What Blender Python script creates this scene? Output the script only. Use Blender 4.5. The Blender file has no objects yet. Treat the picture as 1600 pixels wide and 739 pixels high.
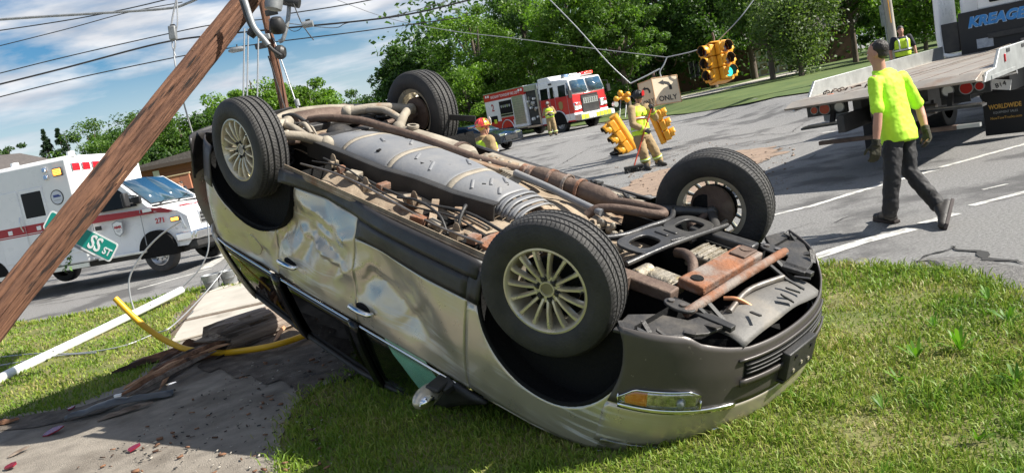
import bpy, math, random
import numpy as np
from mathutils import Vector, Matrix, noise as mnoise
R = math.radians
PI = math.pi
scene = bpy.context.scene
COL = scene.collection
rng = random.Random(7)

# ------------------------------------------------------------------ camera
FPX, CPITCH, CROLL, CH = 1232.0, R(8.19), R(-11.6), 1.77
_f = Vector((0, math.cos(CPITCH), -math.sin(CPITCH)))
_r0 = Vector((1, 0, 0)); _u0 = _r0.cross(_f)
_r = _r0*math.cos(CROLL) + _u0*math.sin(CROLL)
_u = -_r0*math.sin(CROLL) + _u0*math.cos(CROLL)
CAMPOS = Vector((0, 0, CH))
cd = bpy.data.cameras.new('camera'); cam = bpy.data.objects.new('camera', cd); COL.objects.link(cam)
cd.sensor_width = 36; cd.lens = FPX/1600*36; cd.clip_end = 2000; cd.clip_start = .05
cam.matrix_world = Matrix(((_r.x, _u.x, -_f.x, 0), (_r.y, _u.y, -_f.y, 0), (_r.z, _u.z, -_f.z, CH), (0, 0, 0, 1)))
scene.camera = cam

# ------------------------------------------------------------------ light
SUN_EL, SUN_AZ = R(39), R(-9)            # azimuth measured from +x towards +y
sd = bpy.data.lights.new('sun', 'SUN'); so = bpy.data.objects.new('sun', sd); COL.objects.link(so)
sd.energy = 5.0; sd.angle = R(.53); sd.color = (1, .95, .86)
sdir = Vector((math.cos(SUN_EL)*math.cos(SUN_AZ), math.cos(SUN_EL)*math.sin(SUN_AZ), math.sin(SUN_EL)))
so.rotation_euler = sdir.to_track_quat('Z', 'Y').to_euler()
so.location = (20, -4, 30)
w = bpy.data.worlds.new('World'); scene.world = w; w.use_nodes = True
nt = w.node_tree; nt.nodes.clear()
def wn(t, **k):
    n = nt.nodes.new(t)
    for a, b in k.items(): setattr(n, a, b)
    return n
sky = wn('ShaderNodeTexSky', sky_type='NISHITA', sun_disc=False)
sky.sun_elevation = SUN_EL; sky.sun_rotation = PI/2 - SUN_AZ; sky.air_density = 1.0; sky.dust_density = .6; sky.ozone_density = 2.0
tc = wn('ShaderNodeTexCoord'); sep = wn('ShaderNodeSeparateXYZ'); nt.links.new(tc.outputs['Generated'], sep.inputs[0])
def wmath(op, a, b=None):
    n = wn('ShaderNodeMath', operation=op)
    for i, v in enumerate((a, b)):
        if v is None: continue
        if isinstance(v, (int, float)): n.inputs[i].default_value = v
        else: nt.links.new(v, n.inputs[i])
    return n.outputs[0]
zc = wmath('ADD', wmath('MAXIMUM', sep.outputs[2], 0.0), .16)
cx = wmath('DIVIDE', sep.outputs[0], zc); cy = wmath('DIVIDE', sep.outputs[1], zc)
cmb = wn('ShaderNodeCombineXYZ'); nt.links.new(cx, cmb.inputs[0]); nt.links.new(cy, cmb.inputs[1])
mp = wn('ShaderNodeMapping'); nt.links.new(cmb.outputs[0], mp.inputs[0]); mp.inputs['Scale'].default_value = (.75, 1.1, 1); mp.inputs['Location'].default_value = (3.1, 1.1, 0); mp.inputs['Rotation'].default_value = (0, 0, R(20))
n1 = wn('ShaderNodeTexNoise'); n1.inputs['Scale'].default_value = 1.15; n1.inputs['Detail'].default_value = 8; n1.inputs['Roughness'].default_value = .56; n1.inputs['Distortion'].default_value = .25
nt.links.new(mp.outputs[0], n1.inputs['Vector'])
n2 = wn('ShaderNodeTexNoise'); n2.inputs['Scale'].default_value = 3.4; n2.inputs['Detail'].default_value = 6
nt.links.new(mp.outputs[0], n2.inputs['Vector'])
cov = wn('ShaderNodeValToRGB'); cov.color_ramp.elements[0].position = .455; cov.color_ramp.elements[1].position = .585
nt.links.new(n1.outputs[0], cov.inputs[0])
shade = wn('ShaderNodeValToRGB'); shade.color_ramp.elements[0].color = (5.0, 5.5, 6.4, 1); shade.color_ramp.elements[1].color = (10.2, 10.3, 10.5, 1)
shade.color_ramp.elements[0].position = .3; shade.color_ramp.elements[1].position = .7
nt.links.new(n2.outputs[0], shade.inputs[0])
mx = wn('ShaderNodeMix', data_type='RGBA'); nt.links.new(cov.outputs[0], mx.inputs[0])
hs = wn('ShaderNodeHueSaturation'); hs.inputs['Saturation'].default_value = 1.5; hs.inputs['Value'].default_value = 1.05
nt.links.new(sky.outputs[0], hs.inputs['Color'])
nt.links.new(hs.outputs[0], mx.inputs[6]); nt.links.new(shade.outputs[0], mx.inputs[7])
hz = wn('ShaderNodeMapRange', clamp=True); nt.links.new(sep.outputs[2], hz.inputs[0]); hz.inputs[1].default_value = .15; hz.inputs[2].default_value = .0; hz.inputs[3].default_value = .0; hz.inputs[4].default_value = .8
hm = wn('ShaderNodeMix', data_type='RGBA'); nt.links.new(hz.outputs[0], hm.inputs[0]); nt.links.new(mx.outputs[2], hm.inputs[6]); hm.inputs[7].default_value = (8.0, 8.6, 9.4, 1)
bg = wn('ShaderNodeBackground'); bg.inputs[1].default_value = .050; nt.links.new(hm.outputs[2], bg.inputs[0])
wo = wn('ShaderNodeOutputWorld'); nt.links.new(bg.outputs[0], wo.inputs[0])
scene.view_settings.view_transform = 'Standard'; scene.view_settings.look = 'None'; scene.view_settings.gamma = 1
scene.view_settings.exposure = 1.02
scene.view_settings.use_curve_mapping = False

# ------------------------------------------------------------------ layout: turning a sight line into a place on the ground
def ss(t): t = min(1, max(0, t)); return t*t*(3-2*t)
def terrain(x, y): return .55*ss((y-17)/29.0) + .006*max(0, y-46) + .34*ss((x-9)/2)*ss((y-19)/2)
def ray(px, py): return _f + _r*((px-800)/FPX) - _u*((py-369.5)/FPX)
def at(px, py, d): return CAMPOS + ray(px, py)*d
def gnd(px, py, dz=0.0):
    d = ray(px, py); lo, hi, k = 0.0, 400.0, 1.0
    while k < 400:                       # march to the first crossing, then bisect
        p = CAMPOS+d*k
        if p.z < terrain(p.x, p.y)+dz: hi = k; break
        lo = k; k *= 1.04
    for i in range(30):
        k = (lo+hi)/2; p = CAMPOS+d*k
        if p.z < terrain(p.x, p.y)+dz: hi = k
        else: lo = k
    p.z = terrain(p.x, p.y)+dz
    return p
def col(px, d):                          # point of the terrain in picture column px at depth d
    y0 = 200
    for i in range(8):
        p = at(px, y0, d); tz = terrain(p.x, p.y)
        y0 += (p.z-tz)/d*FPX*.98
    p.z = tz
    return p

# ------------------------------------------------------------------ materials
MATS = {}
def pm(name, c, rough=.6, metal=0, c2=None, scale=6, lo=.35, hi=.65, bump=0, bscale=30, coat=0, spec=.5, det=5, emit=None, es=0, c3=None, s3=1.5, lo3=.5, hi3=.6, rvar=0, stretch=None, bdet=4, scr=None):
    if name in MATS: return MATS[name]
    m = bpy.data.materials.new(name); m.use_nodes = True; t = m.node_tree; N = t.nodes; L = t.links
    b = N['Principled BSDF']
    b.inputs['Base Color'].default_value = (*c, 1); b.inputs['Roughness'].default_value = rough; b.inputs['Metallic'].default_value = metal
    b.inputs['Coat Weight'].default_value = coat; b.inputs['Coat Roughness'].default_value = .04; b.inputs['Specular IOR Level'].default_value = spec
    co = N.new('ShaderNodeTexCoord').outputs['Object']
    if stretch:
        mpn = N.new('ShaderNodeMapping'); mpn.inputs['Scale'].default_value = stretch; L.new(co, mpn.inputs[0]); co = mpn.outputs[0]
    last = None
    def noise(s, d=5):
        n = N.new('ShaderNodeTexNoise'); n.inputs['Scale'].default_value = s; n.inputs['Detail'].default_value = d; n.inputs['Roughness'].default_value = .6
        L.new(co, n.inputs['Vector']); return n.outputs[0]
    if c2 is not None:
        fac = noise(scale, det); r = N.new('ShaderNodeValToRGB'); e = r.color_ramp.elements
        e[0].position = lo; e[1].position = hi; e[0].color = (*c, 1); e[1].color = (*c2, 1)
        L.new(fac, r.inputs[0]); last = r.outputs[0]
    if c3 is not None:
        f3 = noise(s3, 6); r3 = N.new('ShaderNodeValToRGB'); r3.color_ramp.elements[0].position = lo3; r3.color_ramp.elements[1].position = hi3
        L.new(f3, r3.inputs[0]); x = N.new('ShaderNodeMix'); x.data_type = 'RGBA'; L.new(r3.outputs[0], x.inputs[0])
        if last: L.new(last, x.inputs[6])
        else: x.inputs[6].default_value = (*c, 1)
        x.inputs[7].default_value = (*c3, 1); last = x.outputs[2]
    if scr:
        m1 = N.new('ShaderNodeMapping'); m1.inputs['Rotation'].default_value = (0, R(28), 0); m1.inputs['Scale'].default_value = (1.6, 1, 34); L.new(co, m1.inputs[0])
        a1 = N.new('ShaderNodeTexNoise'); a1.inputs['Scale'].default_value = 1.6; a1.inputs['Detail'].default_value = 7; L.new(m1.outputs[0], a1.inputs['Vector'])
        k1 = N.new('ShaderNodeMath'); k1.operation = 'MULTIPLY'; r1 = N.new('ShaderNodeMapRange'); L.new(a1.outputs[0], r1.inputs[0]); r1.inputs[1].default_value = .53; r1.inputs[2].default_value = .60
        r2 = N.new('ShaderNodeMapRange'); L.new(noise(1.25, 3), r2.inputs[0]); r2.inputs[1].default_value = .50; r2.inputs[2].default_value = .62; L.new(r1.outputs[0], k1.inputs[0]); L.new(r2.outputs[0], k1.inputs[1])
        x = N.new('ShaderNodeMix'); x.data_type = 'RGBA'; L.new(k1.outputs[0], x.inputs[0]); L.new(last, x.inputs[6]); x.inputs[7].default_value = (*scr, 1); last = x.outputs[2]
        ms = N.new('ShaderNodeMath'); ms.operation = 'MULTIPLY_ADD'; L.new(k1.outputs[0], ms.inputs[0]); ms.inputs[1].default_value = -metal*.8; ms.inputs[2].default_value = metal; L.new(ms.outputs[0], b.inputs['Metallic'])
        mc = N.new('ShaderNodeMath'); mc.operation = 'MULTIPLY_ADD'; L.new(k1.outputs[0], mc.inputs[0]); mc.inputs[1].default_value = -coat; mc.inputs[2].default_value = coat; L.new(mc.outputs[0], b.inputs['Coat Weight'])
    if last: L.new(last, b.inputs['Base Color'])
    if rvar:
        mr = N.new('ShaderNodeMapRange'); L.new(noise(scale*1.7), mr.inputs[0]); mr.inputs[1].default_value = .3; mr.inputs[2].default_value = .7
        mr.inputs[3].default_value = max(.02, rough-rvar); mr.inputs[4].default_value = min(1, rough+rvar); L.new(mr.outputs[0], b.inputs['Roughness'])
    if bump:
        bn = N.new('ShaderNodeBump'); bn.inputs['Strength'].default_value = bump; bn.inputs['Distance'].default_value = .02
        L.new(noise(bscale, bdet), bn.inputs['Height']); L.new(bn.outputs[0], b.inputs['Normal'])
    if emit:
        b.inputs['Emission Color'].default_value = (*emit, 1); b.inputs['Emission Strength'].default_value = es
    MATS[name] = m; return m
def glassm(name, tint, refl=.08, rough=.02):
    if name in MATS: return MATS[name]
    m = bpy.data.materials.new(name); m.use_nodes = True; t = m.node_tree; N = t.nodes; L = t.links
    N.remove(N['Principled BSDF']); out = N['Material Output']
    tr = N.new('ShaderNodeBsdfTransparent'); tr.inputs[0].default_value = (*tint, 1)
    gl = N.new('ShaderNodeBsdfGlossy'); gl.inputs['Roughness'].default_value = rough
    fr = N.new('ShaderNodeLayerWeight'); pw = N.new('ShaderNodeMath'); pw.operation = 'POWER'; L.new(fr.outputs['Facing'], pw.inputs[0]); pw.inputs[1].default_value = 4.5
    a = N.new('ShaderNodeMath'); a.operation = 'MULTIPLY_ADD'; L.new(pw.outputs[0], a.inputs[0]); a.inputs[1].default_value = .75; a.inputs[2].default_value = refl+.03
    mxx = N.new('ShaderNodeMixShader'); L.new(a.outputs[0], mxx.inputs[0]); L.new(tr.outputs[0], mxx.inputs[1]); L.new(gl.outputs[0], mxx.inputs[2])
    L.new(mxx.outputs[0], out.inputs[0]); MATS[name] = m; return m
def leafm(name, c1, c2, c3):
    if name in MATS: return MATS[name]
    m = bpy.data.materials.new(name); m.use_nodes = True; t = m.node_tree; N = t.nodes; L = t.links
    N.remove(N['Principled BSDF']); out = N['Material Output']
    g = N.new('ShaderNodeNewGeometry'); r = N.new('ShaderNodeValToRGB'); e = r.color_ramp.elements
    e[0].color = (*c1, 1); e[1].color = (*c3, 1); k = e.new(.55); k.color = (*c2, 1)
    L.new(g.outputs['Random Per Island'], r.inputs[0])
    co = N.new('ShaderNodeTexCoord'); ns = N.new('ShaderNodeTexNoise'); ns.inputs['Scale'].default_value = .5; ns.inputs['Detail'].default_value = 3; L.new(co.outputs['Object'], ns.inputs[0])
    hsv = N.new('ShaderNodeHueSaturation'); mr = N.new('ShaderNodeMapRange'); L.new(ns.outputs[0], mr.inputs[0]); mr.inputs[1].default_value = .3; mr.inputs[2].default_value = .7; mr.inputs[3].default_value = .7; mr.inputs[4].default_value = 1.3
    L.new(mr.outputs[0], hsv.inputs['Value']); L.new(r.outputs[0], hsv.inputs['Color'])
    d = N.new('ShaderNodeBsdfPrincipled'); d.inputs['Roughness'].default_value = .5; d.inputs['Specular IOR Level'].default_value = .35; L.new(hsv.outputs[0], d.inputs['Base Color'])
    tl = N.new('ShaderNodeBsdfTranslucent'); br = N.new('ShaderNodeMix'); br.data_type = 'RGBA'; br.blend_type = 'MULTIPLY'; br.inputs[0].default_value = 1
    L.new(hsv.outputs[0], br.inputs[6]); br.inputs[7].default_value = (1.5, 1.7, .6, 1); L.new(br.outputs[2], tl.inputs[0])
    mxx = N.new('ShaderNodeMixShader'); mxx.inputs[0].default_value = .38; L.new(d.outputs[0], mxx.inputs[1]); L.new(tl.outputs[0], mxx.inputs[2])
    L.new(mxx.outputs[0], out.inputs[0]); MATS[name] = m; return m

# ------------------------------------------------------------------ mesh helpers
def catmull(pts, n=6):
    P = [Vector(p) for p in pts]
    if len(P) < 3: return P
    out = []
    Q = [P[0]*2-P[1]] + P + [P[-1]*2-P[-2]]
    for i in range(1, len(Q)-2):
        a, b, c, d = Q[i-1:i+3]
        for k in range(n):
            t = k/n; out.append(.5*((2*b)+(c-a)*t+(2*a-5*b+4*c-d)*t*t+(3*b-a-3*c+d)*t**3))
    out.append(P[-1]); return out
def basis(axis):
    a = Vector(axis).normalized(); h = Vector((0, 0, 1)) if abs(a.z) < .9 else Vector((1, 0, 0))
    u = h.cross(a).normalized(); return u, a.cross(u), a
class B:
    def __init__(s, M=None): s.v = []; s.f = []; s.mi = []; s.M = M
    def add(s, vs, fs, mi=0):
        o = len(s.v)
        for p in vs:
            p = Vector(p); s.v.append(s.M @ p if s.M else p)
        for f in fs: s.f.append([i+o for i in f]); s.mi.append(mi)
        return s
    def box(s, c, d, rot=None, mi=0, taper=None):
        c = Vector(c); hx, hy, hz = d[0]/2, d[1]/2, d[2]/2; vs = []
        for z in (-1, 1):
            k = 1 if (taper is None or z < 0) else taper
            for x, y in ((-1, -1), (1, -1), (1, 1), (-1, 1)):
                p = Vector((x*hx*k, y*hy*k, z*hz)); vs.append(c + (rot @ p if rot else p))
        return s.add(vs, [(3, 2, 1, 0), (4, 5, 6, 7), (0, 1, 5, 4), (1, 2, 6, 5), (2, 3, 7, 6), (3, 0, 4, 7)], mi)
    def bar(s, p0, p1, w, h, up=(0, 0, 1), mi=0):
        p0, p1 = Vector(p0), Vector(p1); a = (p1-p0); L = a.length; a.normalize(); r = a.cross(Vector(up)).normalized(); u = r.cross(a)
        M = Matrix((a, r, u)).transposed(); return s.box((p0+p1)/2, (L, w, h), M, mi)
    def cyl(s, p0, p1, r0, r1=None, n=14, cap=True, mi=0):
        r1 = r0 if r1 is None else r1; p0, p1 = Vector(p0), Vector(p1); u, v, a = basis(p1-p0); vs = []; fs = []
        for p, r in ((p0, r0), (p1, r1)):
            for i in range(n): t = 2*PI*i/n; vs.append(p+u*(r*math.cos(t))+v*(r*math.sin(t)))
        for i in range(n): j = (i+1) % n; fs.append((i, j, n+j, n+i))
        if cap: fs += [tuple(range(n))[::-1], tuple(range(n, 2*n))]
        return s.add(vs, fs, mi)
    def tube(s, pts, r, n=8, sm=0, cap=True, mi=0, closed=False):
        n = 14 if n >= 8 else 11
        P = catmull(pts, sm) if sm else [Vector(p) for p in pts]; m = len(P)
        rs = r if isinstance(r, (list, tuple)) else [r]*m
        if len(rs) != m: rs = list(np.interp(np.linspace(0, 1, m), np.linspace(0, 1, len(rs)), rs))
        vs = []; fs = []; u = None
        for i, p in enumerate(P):
            t = (P[min(i+1, m-1)]-P[max(i-1, 0)])
            if closed: t = P[(i+1) % m]-P[i-1]
            t.normalize()
            if u is None: u, v, _ = basis(t)
            else: u = (u-t*u.dot(t)).normalized(); v = t.cross(u)
            for k in range(n): a = 2*PI*k/n; vs.append(p+(u*math.cos(a)+v*math.sin(a))*rs[i])
        for i in range(m if closed else m-1):
            i2 = (i+1) % m
            for k in range(n): j = (k+1) % n; fs.append((i*n+k, i*n+j, i2*n+j, i2*n+k))
        if cap and not closed: fs += [tuple(range(n))[::-1], tuple(range((m-1)*n, m*n))]
        return s.add(vs, fs, mi)
    def lathe(s, prof, o, axis, n=24, mi=0, close=False):
        o = Vector(o); u, v, a = basis(axis); vs = []; fs = []; m = len(prof)
        for r, h in prof:
            for i in range(n): t = 2*PI*i/n; vs.append(o+a*h+(u*math.cos(t)+v*math.sin(t))*r)
        for q in range(m if close else m-1):
            q2 = (q+1) % m
            for i in range(n): j = (i+1) % n; fs.append((q*n+i, q*n+j, q2*n+j, q2*n+i))
        return s.add(vs, fs, mi)
    def prism(s, poly, fn, h0, h1, mi=0):
        """poly of 2d points, fn(u, v, h) -> point"""
        n = len(poly); vs = [fn(a, b, h0) for a, b in poly]+[fn(a, b, h1) for a, b in poly]
        fs = [tuple(range(n))[::-1], tuple(range(n, 2*n))]+[(i, (i+1) % n, n+(i+1) % n, n+i) for i in range(n)]
        return s.add(vs, fs, mi)
    def ringplate(s, outer, inner, fn, h0, h1, mi=0):
        n = len(outer); vs = []
        for h in (h0, h1):
            for P in (outer, inner): vs += [fn(a, b, h) for a, b in P]
        fs = []
        for i in range(n):
            j = (i+1) % n
            fs += [(i, j, n+j, n+i), (2*n+i, 3*n+i, 3*n+j, 2*n+j), (i, 2*n+i, 2*n+j, j), (n+i, n+j, 3*n+j, 3*n+i)]
        return s.add(vs, fs, mi)
    def grid(s, fn, us, vs_, mi=0, flip=False):
        nu, nv = len(us), len(vs_); vs = [fn(a, b) for a in us for b in vs_]; fs = []
        for i in range(nu-1):
            for j in range(nv-1):
                q = (i*nv+j, (i+1)*nv+j, (i+1)*nv+j+1, i*nv+j+1); fs.append(q[::-1] if flip else q)
        return s.add(vs, fs, mi)
    def ball(s, c, r, n=10, m=7, mi=0, rot=None):
        c = Vector(c); r = (r, r, r) if isinstance(r, (int, float)) else r; vs = []; fs = []
        for i in range(m+1):
            ph = PI*i/m
            for k in range(n):
                t = 2*PI*k/n; p = Vector((r[0]*math.sin(ph)*math.cos(t), r[1]*math.sin(ph)*math.sin(t), r[2]*math.cos(ph))); vs.append(c+(rot @ p if rot else p))
        for i in range(m):
            for k in range(n): j = (k+1) % n; fs.append((i*n+k, (i+1)*n+k, (i+1)*n+j, i*n+j))
        return s.add(vs, fs, mi)
    def mesh(s, name, mats, ang=35):
        me = bpy.data.meshes.new(name); me.from_pydata([tuple(p) for p in s.v], [], s.f); me.validate()
        for m in (mats if isinstance(mats, (list, tuple)) else [mats]): me.materials.append(m)
        if len(me.polygons) == len(s.mi): me.polygons.foreach_set('material_index', s.mi)
        me.polygons.foreach_set('use_smooth', [True]*len(me.polygons))
        if ang is not None: me.set_sharp_from_angle(angle=R(ang))
        return me
    def build(s, name, mats, parent=None, ang=35, bevel=0, label=None, cat=None, group=None, kind=None, seg=2, solid=0):
        o = bpy.data.objects.new(name, s.mesh(name, mats, ang)); COL.objects.link(o)
        if parent: o.parent = parent
        if solid:
            d = o.modifiers.new('thickness', 'SOLIDIFY'); d.thickness = abs(solid); d.offset = -1 if solid > 0 else 1
        if bevel:
            d = o.modifiers.new('edge', 'BEVEL'); d.width = bevel; d.segments = seg; d.limit_method = 'ANGLE'; d.angle_limit = R(40); d.harden_normals = False
        return tag(o, label, cat, group, kind)
def tag(o, label=None, cat=None, group=None, kind=None):
    for k, v in (('label', label), ('category', cat), ('group', group), ('kind', kind)):
        if v: o[k] = v
    return o
def thing(name, label, cat, M=None, group=None):
    o = bpy.data.objects.new(name, None); COL.objects.link(o); o.empty_display_size = .2
    if M is not None: o.matrix_world = M if isinstance(M, Matrix) else Matrix.Translation(M)
    return tag(o, label, cat, group)
def pose(x, y, z, yaw, pitch=0, roll=0):
    return Matrix.Translation((x, y, z)) @ Matrix.Rotation(R(yaw), 4, 'Z') @ Matrix.Rotation(R(pitch), 4, 'Y') @ Matrix.Rotation(R(roll), 4, 'X')
def text(name, s, size, mat, parent, M, sx=1.0, shear=0, ext=.002, bold=0, space=1.0, align='CENTER'):
    c = bpy.data.curves.new(name, 'FONT'); c.body = s; c.size = size; c.align_x = align; c.align_y = 'CENTER'; c.extrude = ext; c.offset = bold; c.shear = shear; c.space_character = space
    c.resolution_u = 3
    t = bpy.data.objects.new('temp', c); COL.objects.link(t)
    me = bpy.data.meshes.new_from_object(t.evaluated_get(bpy.context.evaluated_depsgraph_get()))
    bpy.data.objects.remove(t); bpy.data.curves.remove(c)
    me.transform(M @ Matrix.Diagonal((sx, 1, 1, 1))); me.materials.clear(); me.materials.append(mat); me.name = name
    o = bpy.data.objects.new(name, me); COL.objects.link(o); o.parent = parent
    return o
def facing(o, right, up):
    """matrix putting a text's x along right and its y along up"""
    r = Vector(right).normalized(); n = r.cross(Vector(up)).normalized(); u = n.cross(r)
    return Matrix(((r.x, u.x, n.x, o[0]), (r.y, u.y, n.y, o[1]), (r.z, u.z, n.z, o[2]), (0, 0, 0, 1)))
def lin(a, b, n): return [a+(b-a)*i/(n-1) for i in range(n)]
def copy_tree(o, parent=None):
    c = o.copy(); COL.objects.link(c)
    if parent is not None: c.parent = parent
    for ch in list(o.children): copy_tree(ch, c)
    return c
# ================================================================== ground
M_asph = pm('asphalt', (.155, .15, .146), .88, c2=(.285, .28, .27), scale=38, lo=.36, hi=.64, det=9, bump=.8, bscale=150, c3=(.105, .102, .10), s3=.55, lo3=.52, hi3=.60, bdet=9)
M_conc = pm('concrete', (.30, .265, .22), .95, c2=(.20, .175, .145), scale=5, bump=.8, bscale=110, c3=(.105, .085, .065), s3=1.0, lo3=.50, hi3=.68, bdet=8)
M_soil = pm('soil', (.10, .072, .05), .95, c2=(.16, .12, .085), scale=9, bump=1, bscale=25)
M_turf = pm('turf', (.10, .13, .025), .9, c2=(.20, .18, .065), scale=2.2, bump=.8, bscale=60, c3=(.16, .12, .06), s3=1.3, lo3=.6, hi3=.75)
M_paint = pm('road_paint', (.60, .59, .55), .8, c2=(.24, .235, .225), scale=9, lo=.46, hi=.64, bump=.2, bscale=90)
def sheet(name, mat, dz, poly, step=.5, kind='structure', rag=0, seed=0):
    """a polygon of ground laid on the terrain as a triangulated sheet"""
    import bmesh
    bm = bmesh.new(); P = []
    n = len(poly)
    for i in range(n):
        a, b = Vector(poly[i][:2]), Vector(poly[(i+1) % n][:2]); k = max(1, int((b-a).length/step)); nrm = Vector((-(b-a).y, (b-a).x)).normalized()
        for j in range(k):
            p = a.lerp(b, j/k)
            if rag: p = p+nrm*rag*(mnoise.noise(Vector((p.x*2.3, p.y*2.3, seed)))+.5*mnoise.noise(Vector((p.x*7, p.y*7, seed))))
            P.append(bm.verts.new((p.x, p.y, terrain(p.x, p.y)+dz)))
    f = bm.faces.new(P)
    bmesh.ops.triangulate(bm, faces=[f])
    for it in range(9):
        L = [e for e in bm.edges if e.calc_length() > max(1.2, step*1.2) and max(abs(v.co.x)+abs(v.co.y) for v in e.verts) < 150] if name in ('far_lawn', 'side_lawn', 'footpath') else []
        if not L: break
        bmesh.ops.subdivide_edges(bm, edges=L, cuts=1); bmesh.ops.triangulate(bm, faces=bm.faces[:])
    for v in bm.verts: v.co.z = terrain(v.co.x, v.co.y)+dz
    bm.normal_update()
    for f in bm.faces:
        if f.normal.z < 0: f.normal_flip()
    me = bpy.data.meshes.new(name); bm.to_mesh(me); bm.free(); me.materials.append(mat)
    o = bpy.data.objects.new(name, me); COL.objects.link(o)
    return tag(o, kind=kind) if kind else o
# asphalt sheet to the horizon
xs = [-700, -300, -150, -80]+lin(-60, 60, 121)+[80, 150, 300, 700]; ys = [-200, -60, -20]+lin(-10, 60, 71)+[70, 85, 110, 160, 300, 800]
g = B().grid(lambda x, y: (x, y, terrain(x, y)), xs, ys); g.build('road', M_asph, kind='structure', ang=None)
def gp(*q): return [gnd(*a)[:2] for a in q]
# near verge (lawn in front of the kerbless road), its road edge passes behind the car
E_R = gp((1600, 474), (1540, 447), (1480, 428), (1370, 420), (1262, 416))
E_L = gp((312, 452), (180, 482), (60, 505), (0, 512))
e0 = Vector(E_L[0]); e1 = Vector(E_L[-1]); dirL = (e1-e0).normalized()
verge = [(9, 1.5)]+E_R+[(.2, 9.0), (-2.9, 11.8)]+E_L+[tuple(e1+dirL*14), (-30, 6), (-20, -6), (9, -6)]
sheet('lawn', M_turf, .012, verge, .35, rag=.07)
DRIVE = gp((-300, 760), (-60, 664), (0, 655), (120, 636), (205, 600), (250, 560), (262, 505), (300, 470), (312, 453), (470, 440), (560, 480), (600, 560), (545, 592), (470, 620), (440, 700), (440, 739), (430, 900), (0, 1000))
sheet('driveway', M_conc, .024, DRIVE, .12, rag=.09, seed=2)
# concrete pavement slabs crossing behind the car
M_slab = pm('pavement_concrete', (.47, .43, .37), .9, c2=(.38, .35, .30), scale=2.5, bump=.3, bscale=80, c3=(.24, .21, .17), s3=1.7, lo3=.6, hi3=.75)
pave = sheet('pavement', M_soil, .03, gp((250, 545), (300, 470), (335, 455), (470, 430), (520, 470), (420, 500)), .4)
for q in [((291, 503), (322, 463), (398, 441), (428, 472)), ((266, 541), (288, 508), (432, 476), (455, 505), (340, 520)), ((326, 460), (345, 452), (430, 425), (428, 438), (400, 438))]:
    P = gp(*q); b_ = B(); n = len(P); cxy = sum((Vector(a) for a in P), Vector((0, 0)))/n
    b_.prism([tuple(cxy+(Vector(a)-cxy)*.985) for a in P], lambda u, v, h: (u, v, h), .0, .05); b_.build('slab', M_slab, pave, bevel=.008)
# churned earth around the broken pole
so_ = B(); cxy = gnd(500, 520)
def mound(u, v):
    r = u; x = cxy.x+.95*r*math.cos(v)*1.5; y = cxy.y+.62*r*math.sin(v)
    return (x, y, .028+.055*(1-r*r)*(0.75+.8*mnoise.noise(Vector((x*4, y*4, 1))))*(r < .98))
so_.grid(mound, lin(.02, 1, 16), lin(0, 2*PI, 40)); so_.build('soil', M_soil, kind='structure', ang=None)
# dark earth and dust thrown over the drive by the crash
M_dirt = pm('dark_earth', (.075, .058, .044), .98, c2=(.15, .125, .10), scale=7, lo=.42, hi=.68, bump=1, bscale=45, bdet=9, c3=(.035, .026, .02), s3=3, lo3=.52, hi3=.66)
sheet('soil', M_dirt, .034, gp((322, 562), (350, 548), (400, 541), (440, 522), (500, 500), (560, 540), (592, 575), (562, 590), (530, 603), (505, 598), (486, 622), (470, 634), (458, 612), (440, 598), (418, 606), (392, 590), (370, 596), (345, 580), (330, 586), (312, 576)), .1, rag=.05, seed=31)
sheet('soil', M_dirt, .031, gp((-20, 662), (60, 650), (130, 640), (205, 612), (262, 560), (300, 540), (330, 556), (250, 610), (160, 650), (60, 672), (-20, 680)), .1, rag=.03, seed=33)
# markings
def stripe(pix, wd, name='road_marking'):
    P = [gnd(*q) for q in pix]; b_ = B(); n = len(P); L = []; Q = []
    dense = []
    for i in range(n-1):
        k = max(2, int((P[i+1]-P[i]).length/.12))
        dense += [P[i].lerp(P[i+1], j/k) for j in range(k)]
    dense.append(P[-1])
    for i, p in enumerate(dense):
        t = (dense[min(i+1, len(dense)-1)]-dense[max(i-1, 0)]); t.z = 0; t.normalize(); nn = Vector((-t.y, t.x, 0))
        wob = .014*mnoise.noise(Vector((p.x*9, p.y*9, 3))); w2 = wd/2*(1+.25*mnoise.noise(Vector((p.x*6, p.y*6, 9))))
        for sg in (-1, 1):
            q = p+nn*(w2*sg+wob); L.append((q.x, q.y, terrain(q.x, q.y)+.005))
    b_.add(L, [(2*i, 2*i+1, 2*i+3, 2*i+2) for i in range(len(dense)-1)])
    return b_.build(name, M_paint, kind='structure', ang=None)
stripe([(1700, 196), (1600, 226), (1470, 262)], .11); stripe([(1462, 266), (1400, 283), (1330, 303), (1270, 322), (1200, 338)], .11)
stripe([(1640, 293), (1600, 301), (1518, 322)], .10); stripe([(1574, 288), (1535, 297)], .05)
stripe([(1495, 334), (1440, 350)], .13); stripe([(1425, 358), (1340, 380), (1255, 408)], .17)
stripe([(770, 232), (880, 216), (960, 204)], .12); stripe([(1285, 208), (1330, 203)], .12)
stripe([(320, 420), (360, 392)], .3); stripe([(215, 452), (330, 420)], .12)
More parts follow.
